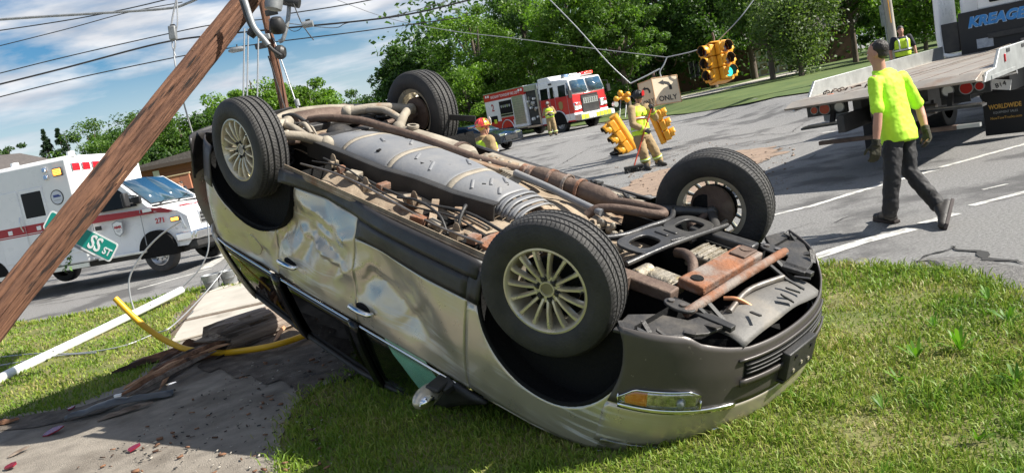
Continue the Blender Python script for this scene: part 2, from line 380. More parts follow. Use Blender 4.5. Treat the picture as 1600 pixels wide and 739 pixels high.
# dark cracks and patches in the asphalt
M_crack = pm('crack', (.035, .034, .033), .95)
def crack(pix, wd):
    P = catmull([gnd(*q) for q in pix], 14); L = []; n = len(P)
    for i, p in enumerate(P):
        j = Vector((mnoise.noise(p*5)*.09, mnoise.noise(p*5+Vector((9, 0, 0)))*.09, 0)); t = (P[min(i+1, n-1)]-P[max(i-1, 0)]); t.z = 0; t.normalize(); nn = Vector((-t.y, t.x, 0)); w2 = wd/2*(.4+abs(mnoise.noise(p*8))*2.2)*math.sin(PI*min(1, max(.05, i/(n-1))))
        for sg in (-1, 1): q = p+j+nn*w2*sg; L.append((q.x, q.y, terrain(q.x, q.y)+.009))
    B().add(L, [(2*i, 2*i+1, 2*i+3, 2*i+2) for i in range(n-1)]).build('road_crack', M_crack, kind='structure', ang=None)
crack([(1478, 386), (1520, 394), (1560, 407), (1610, 412)], .09); crack([(1425, 412), (1460, 396), (1500, 384)], .025); crack([(868, 262), (900, 244), (928, 229)], .05)
crack([(1420, 408), (1450, 412), (1490, 424), (1530, 436)], .05); crack([(1290, 352), (1330, 340), (1390, 333)], .012); crack([(20, 485), (150, 462), (260, 438)], .04); crack([(1210, 370), (1260, 352), (1300, 350)], .012)
for k in range(16):
    a = rng.uniform(820, 1300), rng.uniform(190, 260); crack([a, (a[0]+rng.uniform(20, 60), a[1]-rng.uniform(0, 12)), (a[0]+rng.uniform(60, 130), a[1]-rng.uniform(6, 26))], .025)
M_patch = pm('worn_asphalt', (.085, .082, .08), .92, c2=(.21, .20, .19), scale=30, bump=.8, bscale=70)
sheet('asphalt_edge', M_patch, .004, gp((1640, 500), (1600, 478), (1500, 440), (1425, 418), (1440, 404), (1520, 400), (1600, 418), (1640, 425)), .15, rag=.06, seed=5)
M_sand = pm('absorbent_grit', (.30, .215, .155), .95, c2=(.22, .16, .12), scale=5, bump=.5, bscale=60, c3=(.10, .07, .05), s3=2.2, lo3=.56, hi3=.7)
sheet('swept_grit', M_sand, .006, gp((960, 300), (1010, 272), (1120, 240), (1215, 228), (1228, 240), (1165, 262), (1120, 300), (1060, 320)), .2, rag=.3, seed=8)
# far lawns beyond the junction
FAR = gp((860, 203), (930, 194), (1050, 181), (1170, 163), (1265, 146), (1380, 122), (1460, 100), (1620, 66))
far_poly = FAR+[(120, 60), (140, 180), (-60, 180), (-2, 62)]
M_fturf = pm('far_turf', (.055, .095, .018), .9, c2=(.10, .135, .03), scale=.8, bump=1, bscale=9)
sheet('far_lawn', M_fturf, .05, far_poly, 1.5)
fw = gp((1043, 161), (1100, 151), (1180, 131), (1260, 113), (1256, 109), (1178, 127), (1100, 147), (1040, 157))
sheet('footpath', M_slab, .08, fw, 1)
sheet('side_lawn', M_fturf, .05, [(-16, 24.5), (-60, 30), (-120, 60), (-80, 140), (-3, 140), (-4, 60), (-8, 40)], 2)
# ================================================================== the overturned car (built upright in its own frame, then turned over)
M_paint_car = pm('champagne_paint', (.56, .505, .405), .32, .60, c2=(.52, .465, .37), scale=3, coat=.5, bump=.03, bscale=160, c3=(.47, .41, .32), s3=2.6, lo3=.58, hi3=.74, rvar=.08, scr=(.58, .56, .52))
M_clad = pm('dark_cladding', (.020, .019, .021), .42, c2=(.034, .031, .030), scale=5, bump=.12, bscale=160, c3=(.085, .075, .066), s3=4, lo3=.62, hi3=.85, rvar=.1)
M_bump = pm('bumper_plastic', (.072, .064, .060), .38, .25, c2=(.085, .076, .070), scale=4, bump=.06, bscale=200, c3=(.20, .18, .16), s3=26, lo3=.68, hi3=.75, rvar=.06)
M_black = pm('black_plastic', (.014, .014, .014), .55, c2=(.03, .028, .026), scale=7, bump=.15, bscale=70)
M_blackdusty = pm('dusty_black', (.022, .021, .021), .55, c2=(.085, .075, .062), scale=6, bump=.25, bscale=40, lo=.45, hi=.8)
M_gloss = pm('gloss_black', (.006, .006, .007), .18, spec=.35)
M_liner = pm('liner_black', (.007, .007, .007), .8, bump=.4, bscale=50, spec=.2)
M_rub = pm('tyre_rubber', (.022, .022, .023), .62, c2=(.040, .038, .036), scale=7, bump=.3, bscale=60, spec=.4)
M_tread = pm('tyre_tread', (.045, .044, .044), .72, c2=(.075, .072, .068), scale=9, bump=.5, bscale=45, spec=.3)
M_alloy = pm('alloy', (.62, .57, .45), .34, .55, c2=(.52, .46, .35), scale=9, bump=.05, bscale=60, rvar=.1)
M_chrome = pm('chrome', (.80, .80, .80), .08, 1)
M_steel = pm('steel', (.30, .28, .26), .4, .8, c2=(.2, .17, .14), scale=12, bump=.1)
M_floor = pm('dusty_floor', (.33, .265, .19), .85, c2=(.17, .125, .085), scale=5, bump=.5, bscale=25, c3=(.16, .07, .03), s3=3, lo3=.55, hi3=.72)
M_tan = pm('dusty_tan', (.33, .29, .23), .78, c2=(.20, .17, .13), scale=5, bump=.25, bscale=30, c3=(.22, .12, .06), s3=3, lo3=.62, hi3=.75)
M_tank = pm('tank_plastic', (.15, .157, .17), .5, c2=(.21, .207, .205), scale=3.5, bump=.12, bscale=45, c3=(.27, .24, .20), s3=2.2, lo3=.6, hi3=.85)
M_rust = pm('rust', (.27, .105, .045), .8, .1, c2=(.15, .075, .045), scale=7, bump=.5, bscale=50, c3=(.22, .185, .16), s3=5, lo3=.46, hi3=.62)
M_rustd = pm('rust_dark', (.095, .062, .048), .7, .3, c2=(.15, .105, .08), scale=8, bump=.35, bscale=40, c3=(.21, .165, .115), s3=3.5, lo3=.6, hi3=.8)
M_alu = pm('cast_aluminium', (.34, .31, .26), .55, .5, c2=(.20, .17, .12), scale=14, bump=.6, bscale=45, c3=(.30, .22, .08), s3=9, lo3=.6, hi3=.7)
M_sub = pm('black_steel', (.030, .031, .034), .4, .3, c2=(.075, .072, .068), scale=5, bump=.15, bscale=60, rvar=.1)
M_lamp = glassm('lamp_lens', (.9, .9, .9), .12, .03)
M_tint = glassm('tinted_glass', (.03, .035, .033), .03, .02)
M_clear = glassm('front_glass', (.80, .93, .88), .0, .02)
M_amber = pm('amber_lens', (.75, .22, .02), .2, coat=.5)
M_redl = pm('red_lens', (.45, .01, .012), .2, coat=.5)
M_bag = pm('airbag_cloth', (.78, .93, .88), .85, c2=(.62, .84, .76), scale=6, bump=.5, bscale=9)

CARM = pose(.8124, 4.599, 1.0963, -45.96, 20.60, 181.05)
car = thing('overturned_car', 'champagne sport utility car lying on its roof with its wheels in the air', 'car', CARM)

def sect(z):
    return float(np.interp(z, [.15, .22, .34, .46, .60, .78, .95, 1.08], [.85, .915, .955, .968, .975, .972, .955, .925]))
def plan(x):
    if x > .15: t = min(1, (x-.15)/.86); return max(0, 1-t**2.6)**(1/2.3)
    if x < -3.25: t = min(1, (-3.25-x)/.88); return max(0, 1-t**2.8)**(1/2.6)
    return 1.0
def bmp(t): return (1-t*t)**2 if abs(t) < 1 else 0
def ridge(x, z, s, o): return 1-2*abs(mnoise.noise(Vector((x*s, z*s, o))))
def dent(x, z):
    d = 0
    k = bmp((x+2.10)/.95)*bmp((z-.55)/.58)
    if k > 0: d -= k*(.075+.085*abs(mnoise.noise(Vector((x*1.6+z*1.3, z*2.1, 1))))*2-.05+.020*ridge(x, z*1.3, 3.2, 4))
    if k > 0 and x < -1.6: d += .035*bmp((z-.66-.18*(x+2.1))/.05)*bmp((x+2.0)/.42)
    k = bmp((x+1.15-.7*(z-.7))/.50)*bmp((z-.68)/.48)
    if k > 0: d -= k*(.036+.035*ridge(x-z, z, 1.7, 7)+.010*ridge(x, z, 4.5, 5))
    k = bmp((x+2.95)/.75)*bmp((z-.85)/.5)
    if k > 0: d -= k*(.025+.038*ridge(x, z, 1.7, 11)+.006*ridge(x+z, z, 4, 2))
    d -= .012*bmp((x+2.4)/.28)*bmp((z-.56)/.2)
    for ax, az, bx, bz, dp, w_ in ((-2.55, .42, -1.66, .60, .050, .07), (-2.34, .95, -2.12, .48, .040, .06), (-2.02, .98, -1.72, .62, .030, .05), (-1.58, .60, -.88, .88, .034, .06), (-1.60, .90, -1.40, .52, .030, .05), (-1.25, .98, -.80, .62, .018, .05), (-2.75, 1.0, -2.50, .66, .030, .06), (-3.2, .95, -2.75, 1.02, .02, .05)):
        lx, lz = bx-ax, bz-az; L2 = lx*lx+lz*lz; t = ((x-ax)*lx+(z-az)*lz)/L2
        if 0 < t < 1:
            s = ((x-ax)*lz-(z-az)*lx)/math.sqrt(L2)+.02*mnoise.noise(Vector((t*5, ax, 0))); e = math.sin(PI*t)
            if abs(s) < w_*3: d -= dp*e*(max(0, 1-abs(s)/w_) if s > 0 else max(0, 1-abs(s)/(w_*3)))
    return d
ARCS = {0: (.06, .50, .455), -3.02: (-2.98, .60, .445)}
def arch(x, cx):
    c, a, b = ARCS[cx]; t = 1-((x-c)/a)**2; return .36+b*math.sqrt(t) if t > 0 else 0
def SY(x, z, side=1, off=0, dn=True):
    return side*(sect(z)*plan(x)+(dent(x, z) if dn and side > 0 else 0)+off)
def belt(x): return 1.075+.03*ss((-.5-x)/2.5)
def panel(name, x0, x1, zlo, zhi, nx, nz, mat=None, side=1, off=0, parent=None, dn=True, solid=.014, cols=None):
    xs_ = cols or lin(x0, x1, nx)
    b_ = B().grid(lambda x, s: (x, SY(x, zlo(x)+(zhi(x)-zlo(x))*s, side, off, dn), zlo(x)+(zhi(x)-zlo(x))*s), xs_, lin(0, 1, nz), flip=side > 0)
    return b_.build(name, mat or M_paint_car, parent or car, ang=28, solid=solid)
def aR(x): return max(.455, arch(x, -3.02)+.0)
def aF(x): return max(.455, arch(x, 0)+.0)
def hoodz(x): return float(np.interp(x, [-.6, 0, .4, .7, .95], [1.085, 1.06, 1.0, .93, .85]))
for side in (1, -1):
    panel('fender', -.505, .60, aF, lambda x: hoodz(x)-.015, 46, 12, side=side)
    fd = panel('front_door', -1.615, -.512, lambda x: .452, belt, 52, 36, side=side)
    rd = panel('rear_door', -2.66, -1.622, (lambda x: max(.312, arch(x, -3.02))) if side > 0 else aR, belt, 52, 40, side=side)
    qp = panel('quarter_panel', -4.02, -2.667, aR, lambda x: belt(x)+.02, 54, 24, side=side)
    panel('door_cladding', -1.612, -.515, lambda x: .315 if side > 0 else .40, lambda x: .448, 20, 5, M_clad, side, .010, solid=.02)
    if side < 0: panel('door_cladding', -2.56, -1.626, lambda x: .40, lambda x: max(.448, min(.5, aR(x))), 20, 5, M_clad, side, .010, solid=.02)
    panel('rocker_panel', -2.52, -.45, lambda x: .205 if side > 0 else .36, lambda x: .308 if side > 0 else .42, 24, 5, M_clad, side, .018, solid=.03)
    panel('fender_cladding', -.51, -.41, lambda x: .24, lambda x: .448, 4, 5, M_clad, side, .012, solid=.02)
    panel('rear_bumper_corner', -4.10, -3.50, lambda x: .28, lambda x: .62, 26, 6, M_clad, side, .006, solid=.012)
    for cx, nm in ((0, 'fender_flare'), (-3.02, 'fender_flare')):     # rolled lip of each wheel arch
        pts = []
        for a in lin(R(8), R(172), 30):
            c_, ra, rb = ARCS[cx]; x = c_+(ra-.006)*math.cos(a); z = .36+(rb-.006)*math.sin(a); pts.append((x, SY(x, z)*side-.012*side if side > 0 else SY(x, z, -1)+.012, z))
        B().tube(pts, .014, 6).build(nm, M_liner, car)
        # wheel house
        def wl(a, q, cx=cx):
            c_, ra, rb = ARCS[cx]; x = c_+(ra+.004)*math.cos(a); z = .36+rb*math.sin(a)
            yy = side*(.42+(SY(min(.9, max(-3.95, x)), max(.3, z), 1, -.03, False)-.42)*q); return (x, yy, z)
        b_ = B().grid(wl, lin(R(-18), R(198), 28), lin(0, 1, 5))
        b_.prism([(ARCS[cx][1]*math.cos(a), .455*math.sin(a)) for a in lin(0, 2*PI, 25)[:-1]], lambda u, v, h: (ARCS[cx][0]+u, side*h, .36+max(v, -.12)), .40, .42)
        b_.build('wheel_liner', M_liner, car)
    # greenhouse
    def G(x, s, ins=0): return (x, side*((.925-.235*s**1.25-ins)*(plan(x)**.85 if x < -3.25 else 1)), belt(x)+(roofz(x)-belt(x))*s)
    def roofz(x): return float(np.interp(x, [-4, -3.5, -2.6, -1.9, -1.2, -.3], [1.60, 1.67, 1.735, 1.745, 1.67, 1.5]))
    def win(name, xa, xb, mat, parent, ins=.0, s0=.04, s1=.9, n=8):
        b_ = B().grid(lambda a, s: G(xa(s)+(xb(s)-xa(s))*a, s, ins), lin(0, 1, n), lin(s0, s1, 7), flip=side > 0); return b_.build(name, mat, parent, solid=.006)
    win('window', lambda s: -.60-.62*s, lambda s: -1.60, M_clear if side > 0 else M_tint, fd)
    win('window', lambda s: -1.70, lambda s: -2.60-.0*s, M_tint, rd)
    win('quarter_window', lambda s: -2.70, lambda s: -3.62+.22*s, M_tint, qp)
    # pillars, belt trim and roof rail
    def pillar(name, xa, xb, mat, off=.004): B().grid(lambda a, s: G(xa(s)+(xb(s)-xa(s))*a, s, -off), lin(0, 1, 4), lin(0, 1, 8), flip=side > 0).build(name, mat, car, solid=.03)
    pillar('door_pillar', lambda s: -1.60, lambda s: -1.70, M_gloss); pillar('door_pillar', lambda s: -2.60, lambda s: -2.70, M_gloss)
    pillar('windscreen_pillar', lambda s: -.34-.74*s, lambda s: -.61-.62*s, M_black)  # body-side pillar, its shadow painted in as black
    pillar('rear_pillar', lambda s: -3.62+.22*s, lambda s: -3.98+.22*s, M_paint_car)
    B().tube([G(x, .03, -.008) for x in lin(-.62, -3.6, 20)], .009, 6).build('chrome_trim', M_chrome, car)
    B().tube([G(x, .97, -.006) for x in lin(-1.15, -3.5, 20)], .022, 6).build('roof_rail', M_black, car)
    # door handles
    for xh, zh, dr in ((-1.52, .935, fd), (-2.43, .925, rd)):
        y0 = SY(xh, zh, side)
        hb = B().tube([(xh-.115, y0+side*.012, zh+.012), (xh-.10, y0+side*.040, zh+.008), (xh, y0+side*.048, zh), (xh+.10, y0+side*.040, zh-.008), (xh+.115, y0+side*.010, zh-.010)], [.012, .019, .021, .018, .012], 10, sm=5)
        hb.build('handle', M_chrome, dr)
        B().ball((xh, y0+side*.002, zh), (.085, .014, .036), 16, 8).build('handle_recess', M_liner, dr)
# filler flap
B().prism([(.085*math.cos(a), .085*math.sin(a)) for a in lin(0, 2*PI, 29)[:-1]], lambda u, v, h: (-3.02+u, SY(-3.02+u, .99+v)+h, .99+v), -.004, .006).build('fuel_flap', M_paint_car, qp if False else car)
# dark inner shell behind the panels so that every seam and opening reads as depth
b_ = B()
for side in (1, -1):
    b_.grid(lambda x, s: (x, side*(sect(.3+.75*s)*plan(x)-.16), max(.3, min(1.05, .3+.75*s))), lin(-3.98, .85, 50), lin(0, 1, 10))
b_.build('body_shell', M_liner, car)
# hood, roof, windscreen, tailgate
def hood(x, v): return (x, v*(.93*plan(x)+.005 if x < .8 else .93*plan(x)), hoodz(x)+.045*(1-v*v)+.012*math.cos(v*6))
B().grid(hood, lin(-.42, .84, 26), lin(-.96, .96, 22)).build('hood', M_paint_car, car, solid=-.012)
B().grid(lambda x, v: (x, v*.70, roofz(x)+.05*(1-v*v)), lin(-1.15, -3.72, 26), lin(-1, 1, 14)).build('roof', M_black, car)
B().grid(lambda s, v: (-.40-.75*s, v*(.86-.18*s), 1.09+(roofz(-1.15)-1.09+.04)*s+.03*(1-v*v)), lin(0, 1, 8), lin(-1, 1, 12)).build('windscreen', M_tint, car, solid=.006)
tg = B().grid(lambda s, v: (-3.72-.42*ss(s*1.3)-.10*(1-v*v)*.6, v*(.70+.12*min(1, s*1.5)), 1.66-1.05*s), lin(0, 1, 12), lin(-1, 1, 12)).build('tailgate', M_paint_car, car)
B().grid(lambda s, v: (-3.80-.27*ss(s*1.3)-.10*(1-v*v)*.6, v*.64, 1.58-.42*s), lin(0, 1, 6), lin(-1, 1, 10)).build('rear_window', M_tint, tg)
for side in (1, -1):
    B().grid(lambda s, a: (-4.02-.06*(1-a)+.16*s, side*(.50+.16*a-.03*s), .86+.34*s), lin(0, 1, 8), lin(0, 1, 8), flip=side > 0).build('tail_lamp', M_redl, car, solid=.02)
B().grid(lambda v, s: (-3.60-.58*math.cos(v*1.35)**.6, .93*math.sin(v*1.35)/math.sin(1.35), .30+.34*s), lin(-1, 1, 26), lin(0, 1, 7)).build('rear_bumper', M_clad, car, solid=.02)
# side mirror
mb = B(); mb.ball((-.72, 1.07, 1.16), (.07, .135, .062), 18, 12, rot=Matrix.Rotation(R(-14), 3, 'Z')); mir = mb.build('mirror', M_paint_car, car)
B().bar((-.66, .92, 1.10), (-.68, 1.0, 1.13), .10, .05).build('mirror_arm', M_black, mir, bevel=.01)
B().ball((-.692, 1.105, 1.158), (.052, .085, .048), 14, 8, rot=Matrix.Rotation(R(-14), 3, 'Z')).build('mirror_lamp', M_chrome, mir)
B().box((-.70, 1.0, 1.10), (.10, .16, .03), Matrix.Rotation(R(-14), 3, 'Z')).build('mirror_base', M_black, mir, bevel=.012)
# curtain airbag behind the driver's window
cb = B().grid(lambda a, s: (-1.46+.42*a+.26*s, .925-.235*s**1.25-.045+.012*math.sin(a*11+s*2)+.012*mnoise.noise(Vector((a*4, s*4, 2))), 1.06+.56*s-.06*math.sin(a*3)*s), lin(0, 1, 20), lin(0, 1, 12))
cb.build('airbag', M_bag, car)

# ---- front end
def FO(t, z=.6):
    """outline of the nose: t = 1 at the left wheel arch, 0 at the middle, -1 at the right wheel arch"""
    ph = R(90-74.5*abs(t)); k = float(np.interp(z, [.20, .30, .45, .62, .75, .86, .96], [.90, .955, .99, 1.0, .985, .94, .84]))
    x = .15+.86*math.sin(ph)**(2/2.6)*k; y = .965*math.cos(ph)**(2/2.3)
    return x, math.copysign(y, t)
def fascia(name, t0, t1, z0, z1, nt_, nz, mat, off=0, parent=None, solid=.012):
    def fn(t, s):
        a, b = (z0(t) if callable(z0) else z0), (z1(t) if callable(z1) else z1); z = a+(b-a)*s
        if abs(t0) == 1 and abs(t) > .55:
            te = float(np.interp(z, [.2, .3, .4, .5, .6, .7, .8], [.945, .925, .925, .94, .97, 1.0, 1.0])); t = math.copysign(.55+(abs(t)-.55)/.45*(te-.55), t)
        x, y = FO(t, z); x2, y2 = FO(t+.02, z)
        n = Vector((-(y2-y), (x2-x), 0)); n = Vector((n.x, n.y, 0)).normalized() if n.length > 1e-6 else Vector((1, 0, 0))
        if n.x < 0 and abs(t) < .8: n = -n
        if n.y*t < 0 and abs(t) >= .8: n = -n
        return (x+n.x*off, y+n.y*off, z)
    return B().grid(fn, lin(t0, t1, nt_), lin(0, 1, nz)).build(name, mat, parent or car, ang=40, solid=solid)
def bot(t):                                  # lower lip: higher over the middle where the shield sits
    a = abs(t); return float(np.interp(a, [0, .30, .42, .55, .62, 1], [.34, .335, .31, .275, .235, .215]))
bp = fascia('lower_bumper', 1, -1, bot, .635, 72, 12, M_bump)
fascia('bumper_cover', 1, -1, lambda t: .642, lambda t: float(np.interp(abs(t), [0, .45, .6, 1], [.77, .78, .86, .90])), 72, 8, M_paint_car)
fascia('chrome_strip', .93, .36, .625, .65, 30, 3, M_chrome, .008); fascia('chrome_strip', -.36, -.93, .625, .65, 30, 3, M_chrome, .008)
gr = fascia('grille', .44, -.44, .78, .93, 30, 6, M_black, -.02)
fascia('grille_bar', .44, -.44, .775, .79, 20, 2, M_chrome, .004, gr); fascia('grille_bar', .44, -.44, .92, .94, 20, 2, M_chrome, .0, gr)
for k in range(9):
    t = -.4+.1*k; fascia('grille_slat', t-.012, t+.012, .79, .92, 2, 5, M_chrome, -.004, gr)
for sg in (1, -1):
    hl = fascia('headlight', sg*.97, sg*.46, .865, .965, 20, 6, M_lamp, .012); fascia('reflector', sg*.96, sg*.47, .872, .96, 12, 4, M_chrome, -.03, hl)
    fascia('turn_signal', sg*.97, sg*.88, .872, .96, 5, 4, M_amber, -.012, hl)
    x, y = FO(sg*.66, .91); B().cyl((x+.005, y, .91), (x-.04, y-.02*sg, .91), .042, .03, 16).build('projector', M_black, hl)
    fz = lambda t: float(np.interp(abs(t), [.55, .60, .86, .93], [.548, .522, .532, .59]))
    fg = fascia('fog_lamp', sg*.93, sg*.55, fz, .622, 24, 6, M_lamp, .012)
    fascia('reflector', sg*.925, sg*.555, lambda t: fz(t)+.003, .620, 16, 4, pm('lamp_reflector', (.75, .74, .70), .18, .9, c2=(.35, .33, .3), scale=30), .003, fg)
    fascia('turn_signal', sg*.90, sg*.80, lambda t: fz(t)+.008, .615, 8, 4, M_amber, .007, fg)
    x, y = FO(sg*.64, .59); B().ball((x+.006, y, .588), (.022, .034, .034), 14, 8).build('bulb', pm('lens_grey', (.25, .27, .3), .1, .3), fg)
    for a, b in ((.935, .93), (.55, .545)): fascia('lamp_rim', sg*a, sg*b, lambda t: .57, .622, 2, 3, M_chrome, .014, fg)
    fascia('lamp_rim', sg*.93, sg*.55, lambda t: fz(t)-.008, fz, 20, 2, M_chrome, .014, fg)
lg = fascia('air_intake', .33, -.33, .40, .49, 24, 4, M_liner, .004)
for k in range(22):
    t = -.31+.0295*k
    fascia('intake_rib', t-.003, t+.003, .405, .485, 2, 3, M_black, .010, lg)
for z in (.425, .447, .468): fascia('intake_rib', .32, -.32, z-.003, z+.003, 20, 2, M_black, .010, lg)
fascia('intake_lip', .36, -.36, .49, .525, 24, 3, M_bump, .022, lg); fascia('intake_lip', .36, -.36, .385, .40, 24, 2, M_bump, .012, lg)
pb = B().box((1.035, 0, .515), (.05, .33, .16)).build('plate_bracket', M_black, car, bevel=.008)
for y, z in ((.09, .47), (-.09, .47), (.09, .555), (0, .54), (-.09, .555)): B().cyl((1.059, y, z), (1.066, y, z), .011, n=10).build('bracket_bolt', M_alloy if z > .5 else M_liner, pb)
B().box((1.02, 0, .605), (.06, .34, .02)).build('bracket_flange', M_black, pb, bevel=.004)
# broken front edge under the bumper: inner fender pieces, shield, support frame
def U(poly, z0, z1): return B().prism(poly, lambda u, v, h: (u, v, h), z0, z1)
U([(.46, .92), (.62, .86), (.80, .60), (.83, .42), (.70, .40), (.66, .56), (.52, .62), (.42, .74)], .245, .262).build('corner_shield', M_blackdusty, car, bevel=.004)
U([(.46, -.92), (.62, -.86), (.80, -.60), (.83, -.42), (.70, -.40), (.66, -.56), (.52, -.62), (.42, -.74)], .235, .26).build('corner_shield', M_blackdusty, car, bevel=.004)
B().grid(lambda x, y: (x, y, .315-.05*bmp((y-.05)/.6)+.03*((x-.8)/.12)**2+.012*mnoise.noise(Vector((x*6, y*4, 0)))), lin(.70, .93, 10), lin(.46, -.46, 20)).build('splash_shield', pm('shield_grey', (.075, .073, .07), .6, c2=(.15, .14, .125), scale=3, bump=.2, bscale=40, c3=(.22, .19, .15), s3=2.5, lo3=.6, hi3=.8), car, solid=-.008)
b_ = B()
for y in (.46, -.46): b_.box((.74, y, .25), (.24, .05, .03))
b_.box((.68, .18, .33), (.02, .5, .05)); b_.box((.68, -.25, .33), (.02, .4, .05))
for y in lin(-.42, .42, 9): b_.box((.70, y, .305), (.05, .012, .04))
b_.build('radiator_frame', M_black, car, bevel=.004)
rg = random.Random(4)
b_ = B()
for k in range(16):
    t = rg.uniform(-.9, .9); x, y = FO(t, .3); L_ = rg.uniform(.05, .13)
    B().bar((x-.05, y, .25+rg.uniform(-.03, .02)), (x-.05-L_*.8, y+rg.uniform(-.08, .08), .24+rg.uniform(-.06, .02)), rg.uniform(.015, .05), .008).build('torn_clip', M_blackdusty, car)
# engine bay seen from below
B().box((.15, 0, .60), (1.3, 1.15, .04)).build('bay_floor', M_liner, car)
b_ = B().box((.50, -.05, .215), (.16, .68, .06)); cm = b_.build('crossmember', M_rust, car, bevel=.012)
B().box((.50, -.29, .179), (.10, .16, .014)).build('doubler_plate', M_rustd, cm, bevel=.006)
for y in (-.32, .22): B().cyl((.50, y, .1665 if y < 0 else .178), (.50, y, .19), .035, n=18).build('hole_rim', M_liner if y > 0 else M_rustd, cm)
B().tube([(.62, .52, .24), (.635, .42, .22), (.645, 0, .20), (.635, -.45, .21), (.62, -.60, .23)], .026, 8, sm=5).build('radiator_support', M_rust, car)
for y in (.50, -.56):
    h = B().prism([(.09*math.cos(a), .055*math.sin(a)) for a in lin(0, 2*PI, 21)[:-1]], lambda u, v, hh: (.57+u, y+v, hh), .215, .232).build('support_bracket', M_blackdusty, car, bevel=.005)
    for dx in (-.05, .02): B().cyl((.57+dx, y, .205), (.57+dx, y, .22), .018, n=12).build('bolt', M_steel, h)
for y in (.36, -.42): B().bar((.65, y, .22), (.80, y, .31), .03, .012).bar((.65, y+.09, .22), (.80, y+.05, .31), .03, .012).build('support_strut', M_black, car)
B().tube([(.74, .28, .27), (.70, 0, .255), (.74, -.34, .27)], .017, 8, sm=6).build('cooler_pipe', M_steel, car)
B().tube([(.66, .20, .25), (.72, .17, .24), (.78, .13, .27), (.84, .12, .29)], .012, 8, sm=5).build('coolant_hose', pm('copper_pipe', (.45, .2, .1), .5, .5), car)
# longitudinal cradle rails
for y, m_ in ((.40, M_rustd), (-.50, M_sub)):
    B().bar((.48, y, .235), (.05, y+.03, .235), .10, .07).build('cradle_rail', m_, car, bevel=.012)
B().cyl((.20, .50, .18), (.20, .50, .30), .05, n=18).cyl((.20, .50, .165), (.20, .50, .18), .03, n=14).build('cradle_bush', M_rustd, car, bevel=.005)
# engine and gearbox
e_ = B()
e_.box((.32, -.21, .26), (.18, .22, .09)); e_.build('oil_pan', M_alu, car, bevel=.015)
b_ = B()
for k in range(4): b_.box((.265+.04*k, -.21, .211), (.010, .20, .010))
b_.build('oil_pan_rib', M_alu, [c for c in car.children if c.name.startswith('oil_pan')][0])
b_ = B(); b_.box((.31, .27, .275), (.20, .20, .09)); b_.cyl((.20, .22, .25), (.20, .36, .25), .05, n=18); b_.cyl((.25, .30, .24), (.40, .30, .24), .035, n=16)
for k in range(0): b_.cyl((.10+.035*k, .10+.03*(k % 3), .22), (.10+.035*k, .10+.03*(k % 3), .20), .012, n=8)
b_.build('gearbox_case', M_alu, car, bevel=.008)
B().tube([(.20, -.06, .22), (.28, -.02, .19), (.36, .04, .19), (.42, .12, .23)], .030, 10, sm=6).build('exhaust_crossover', M_rustd, car)
b_ = B(); rg = random.Random(11)
for k in range(42):
    x, y = rg.uniform(-.55, -.12), rg.uniform(-.22, .30); B().ball((x, y, .285+rg.uniform(-.03, .04)), (rg.uniform(.012, .04), rg.uniform(.012, .035), .03), 8, 5).build('transfer_case', M_alu, car)
B().cyl((-.42, .10, .24), (-.30, .10, .25), .05, n=14).ball((-.45, .10, .24), .045).build('drive_flange', M_rust, car)
# black cradle plate with two big openings
def rr(cx, cy, a, b, n=20, p=3.2, sh=0):
    out = []
    for i in range(n):
        t = 2*PI*i/n; c, s = math.cos(t), math.sin(t); out.append((cx+a*math.copysign(abs(c)**(2/p), c)+sh*b*s, cy+b*math.copysign(abs(s)**(2/p), s)))
    return out
b_ = B(); zf = lambda u, v, h: (u, v, h)
b_.ringplate(rr(.04, .06, .125, .165), rr(.045, .06, .070, .10), zf, .165, .185); b_.ringplate(rr(.08, -.37, .125, .165), rr(.085, -.37, .070, .10), zf, .165, .185)
b_.prism([(-.07, -.07), (.14, -.08), (.18, -.24), (-.03, -.23)], zf, .166, .184)
b_.tube([(-.30, .42, .2), (-.17, .22, .175), (-.095, .06, .17), (-.075, -.15, .17), (-.06, -.38, .17), (-.20, -.64, .2)], .018, 8, sm=6)
b_.tube([(.13, .36, .19), (.165, .06, .17), (.19, -.2, .17), (.215, -.62, .19)], .016, 8, sm=6)
b_.build('cradle_plate', M_sub, car, bevel=.004)
[B().box((x_, y_, .163), (.09, .03, .012)).build('plate_emboss', M_sub, car, bevel=.005) for x_, y_ in ((.045, -.12), (.065, -.19))]
for y in (.58, -.66):
    s_ = 1 if y > 0 else -1
    b_ = B(); b_.tube([(-.28, y*.8, .22), (-.12, y*1.02, .21), (.02, s_*.76, .20)], [.04, .035, .03], 8, sm=4); b_.tube([(.20, y*.78, .22), (.10, y*1.0, .21), (.02, s_*.76, .20)], [.04, .03, .03], 8, sm=4)
    b_.ball((.02, s_*.76, .2), .045); b_.build('control_arm', M_sub, car)
    B().cyl((0, s_*.55, .26), (0, s_*.80, .2), .025).ball((0, s_*.60, .255), (.05, .07, .05)).build('drive_shaft', M_rustd, car)
    B().tube([(.12, s_*.35, .26), (.14, s_*.75, .22)], .014).build('tie_rod', M_steel, car)
    B().lathe([(.02, 0), (.16, 0), (.16, .025), (.09, .03), (.085, .09), (.02, .09)], (0, s_*.79, .19), (0, s_, 0), 26).build('brake_disc', M_rustd, car)

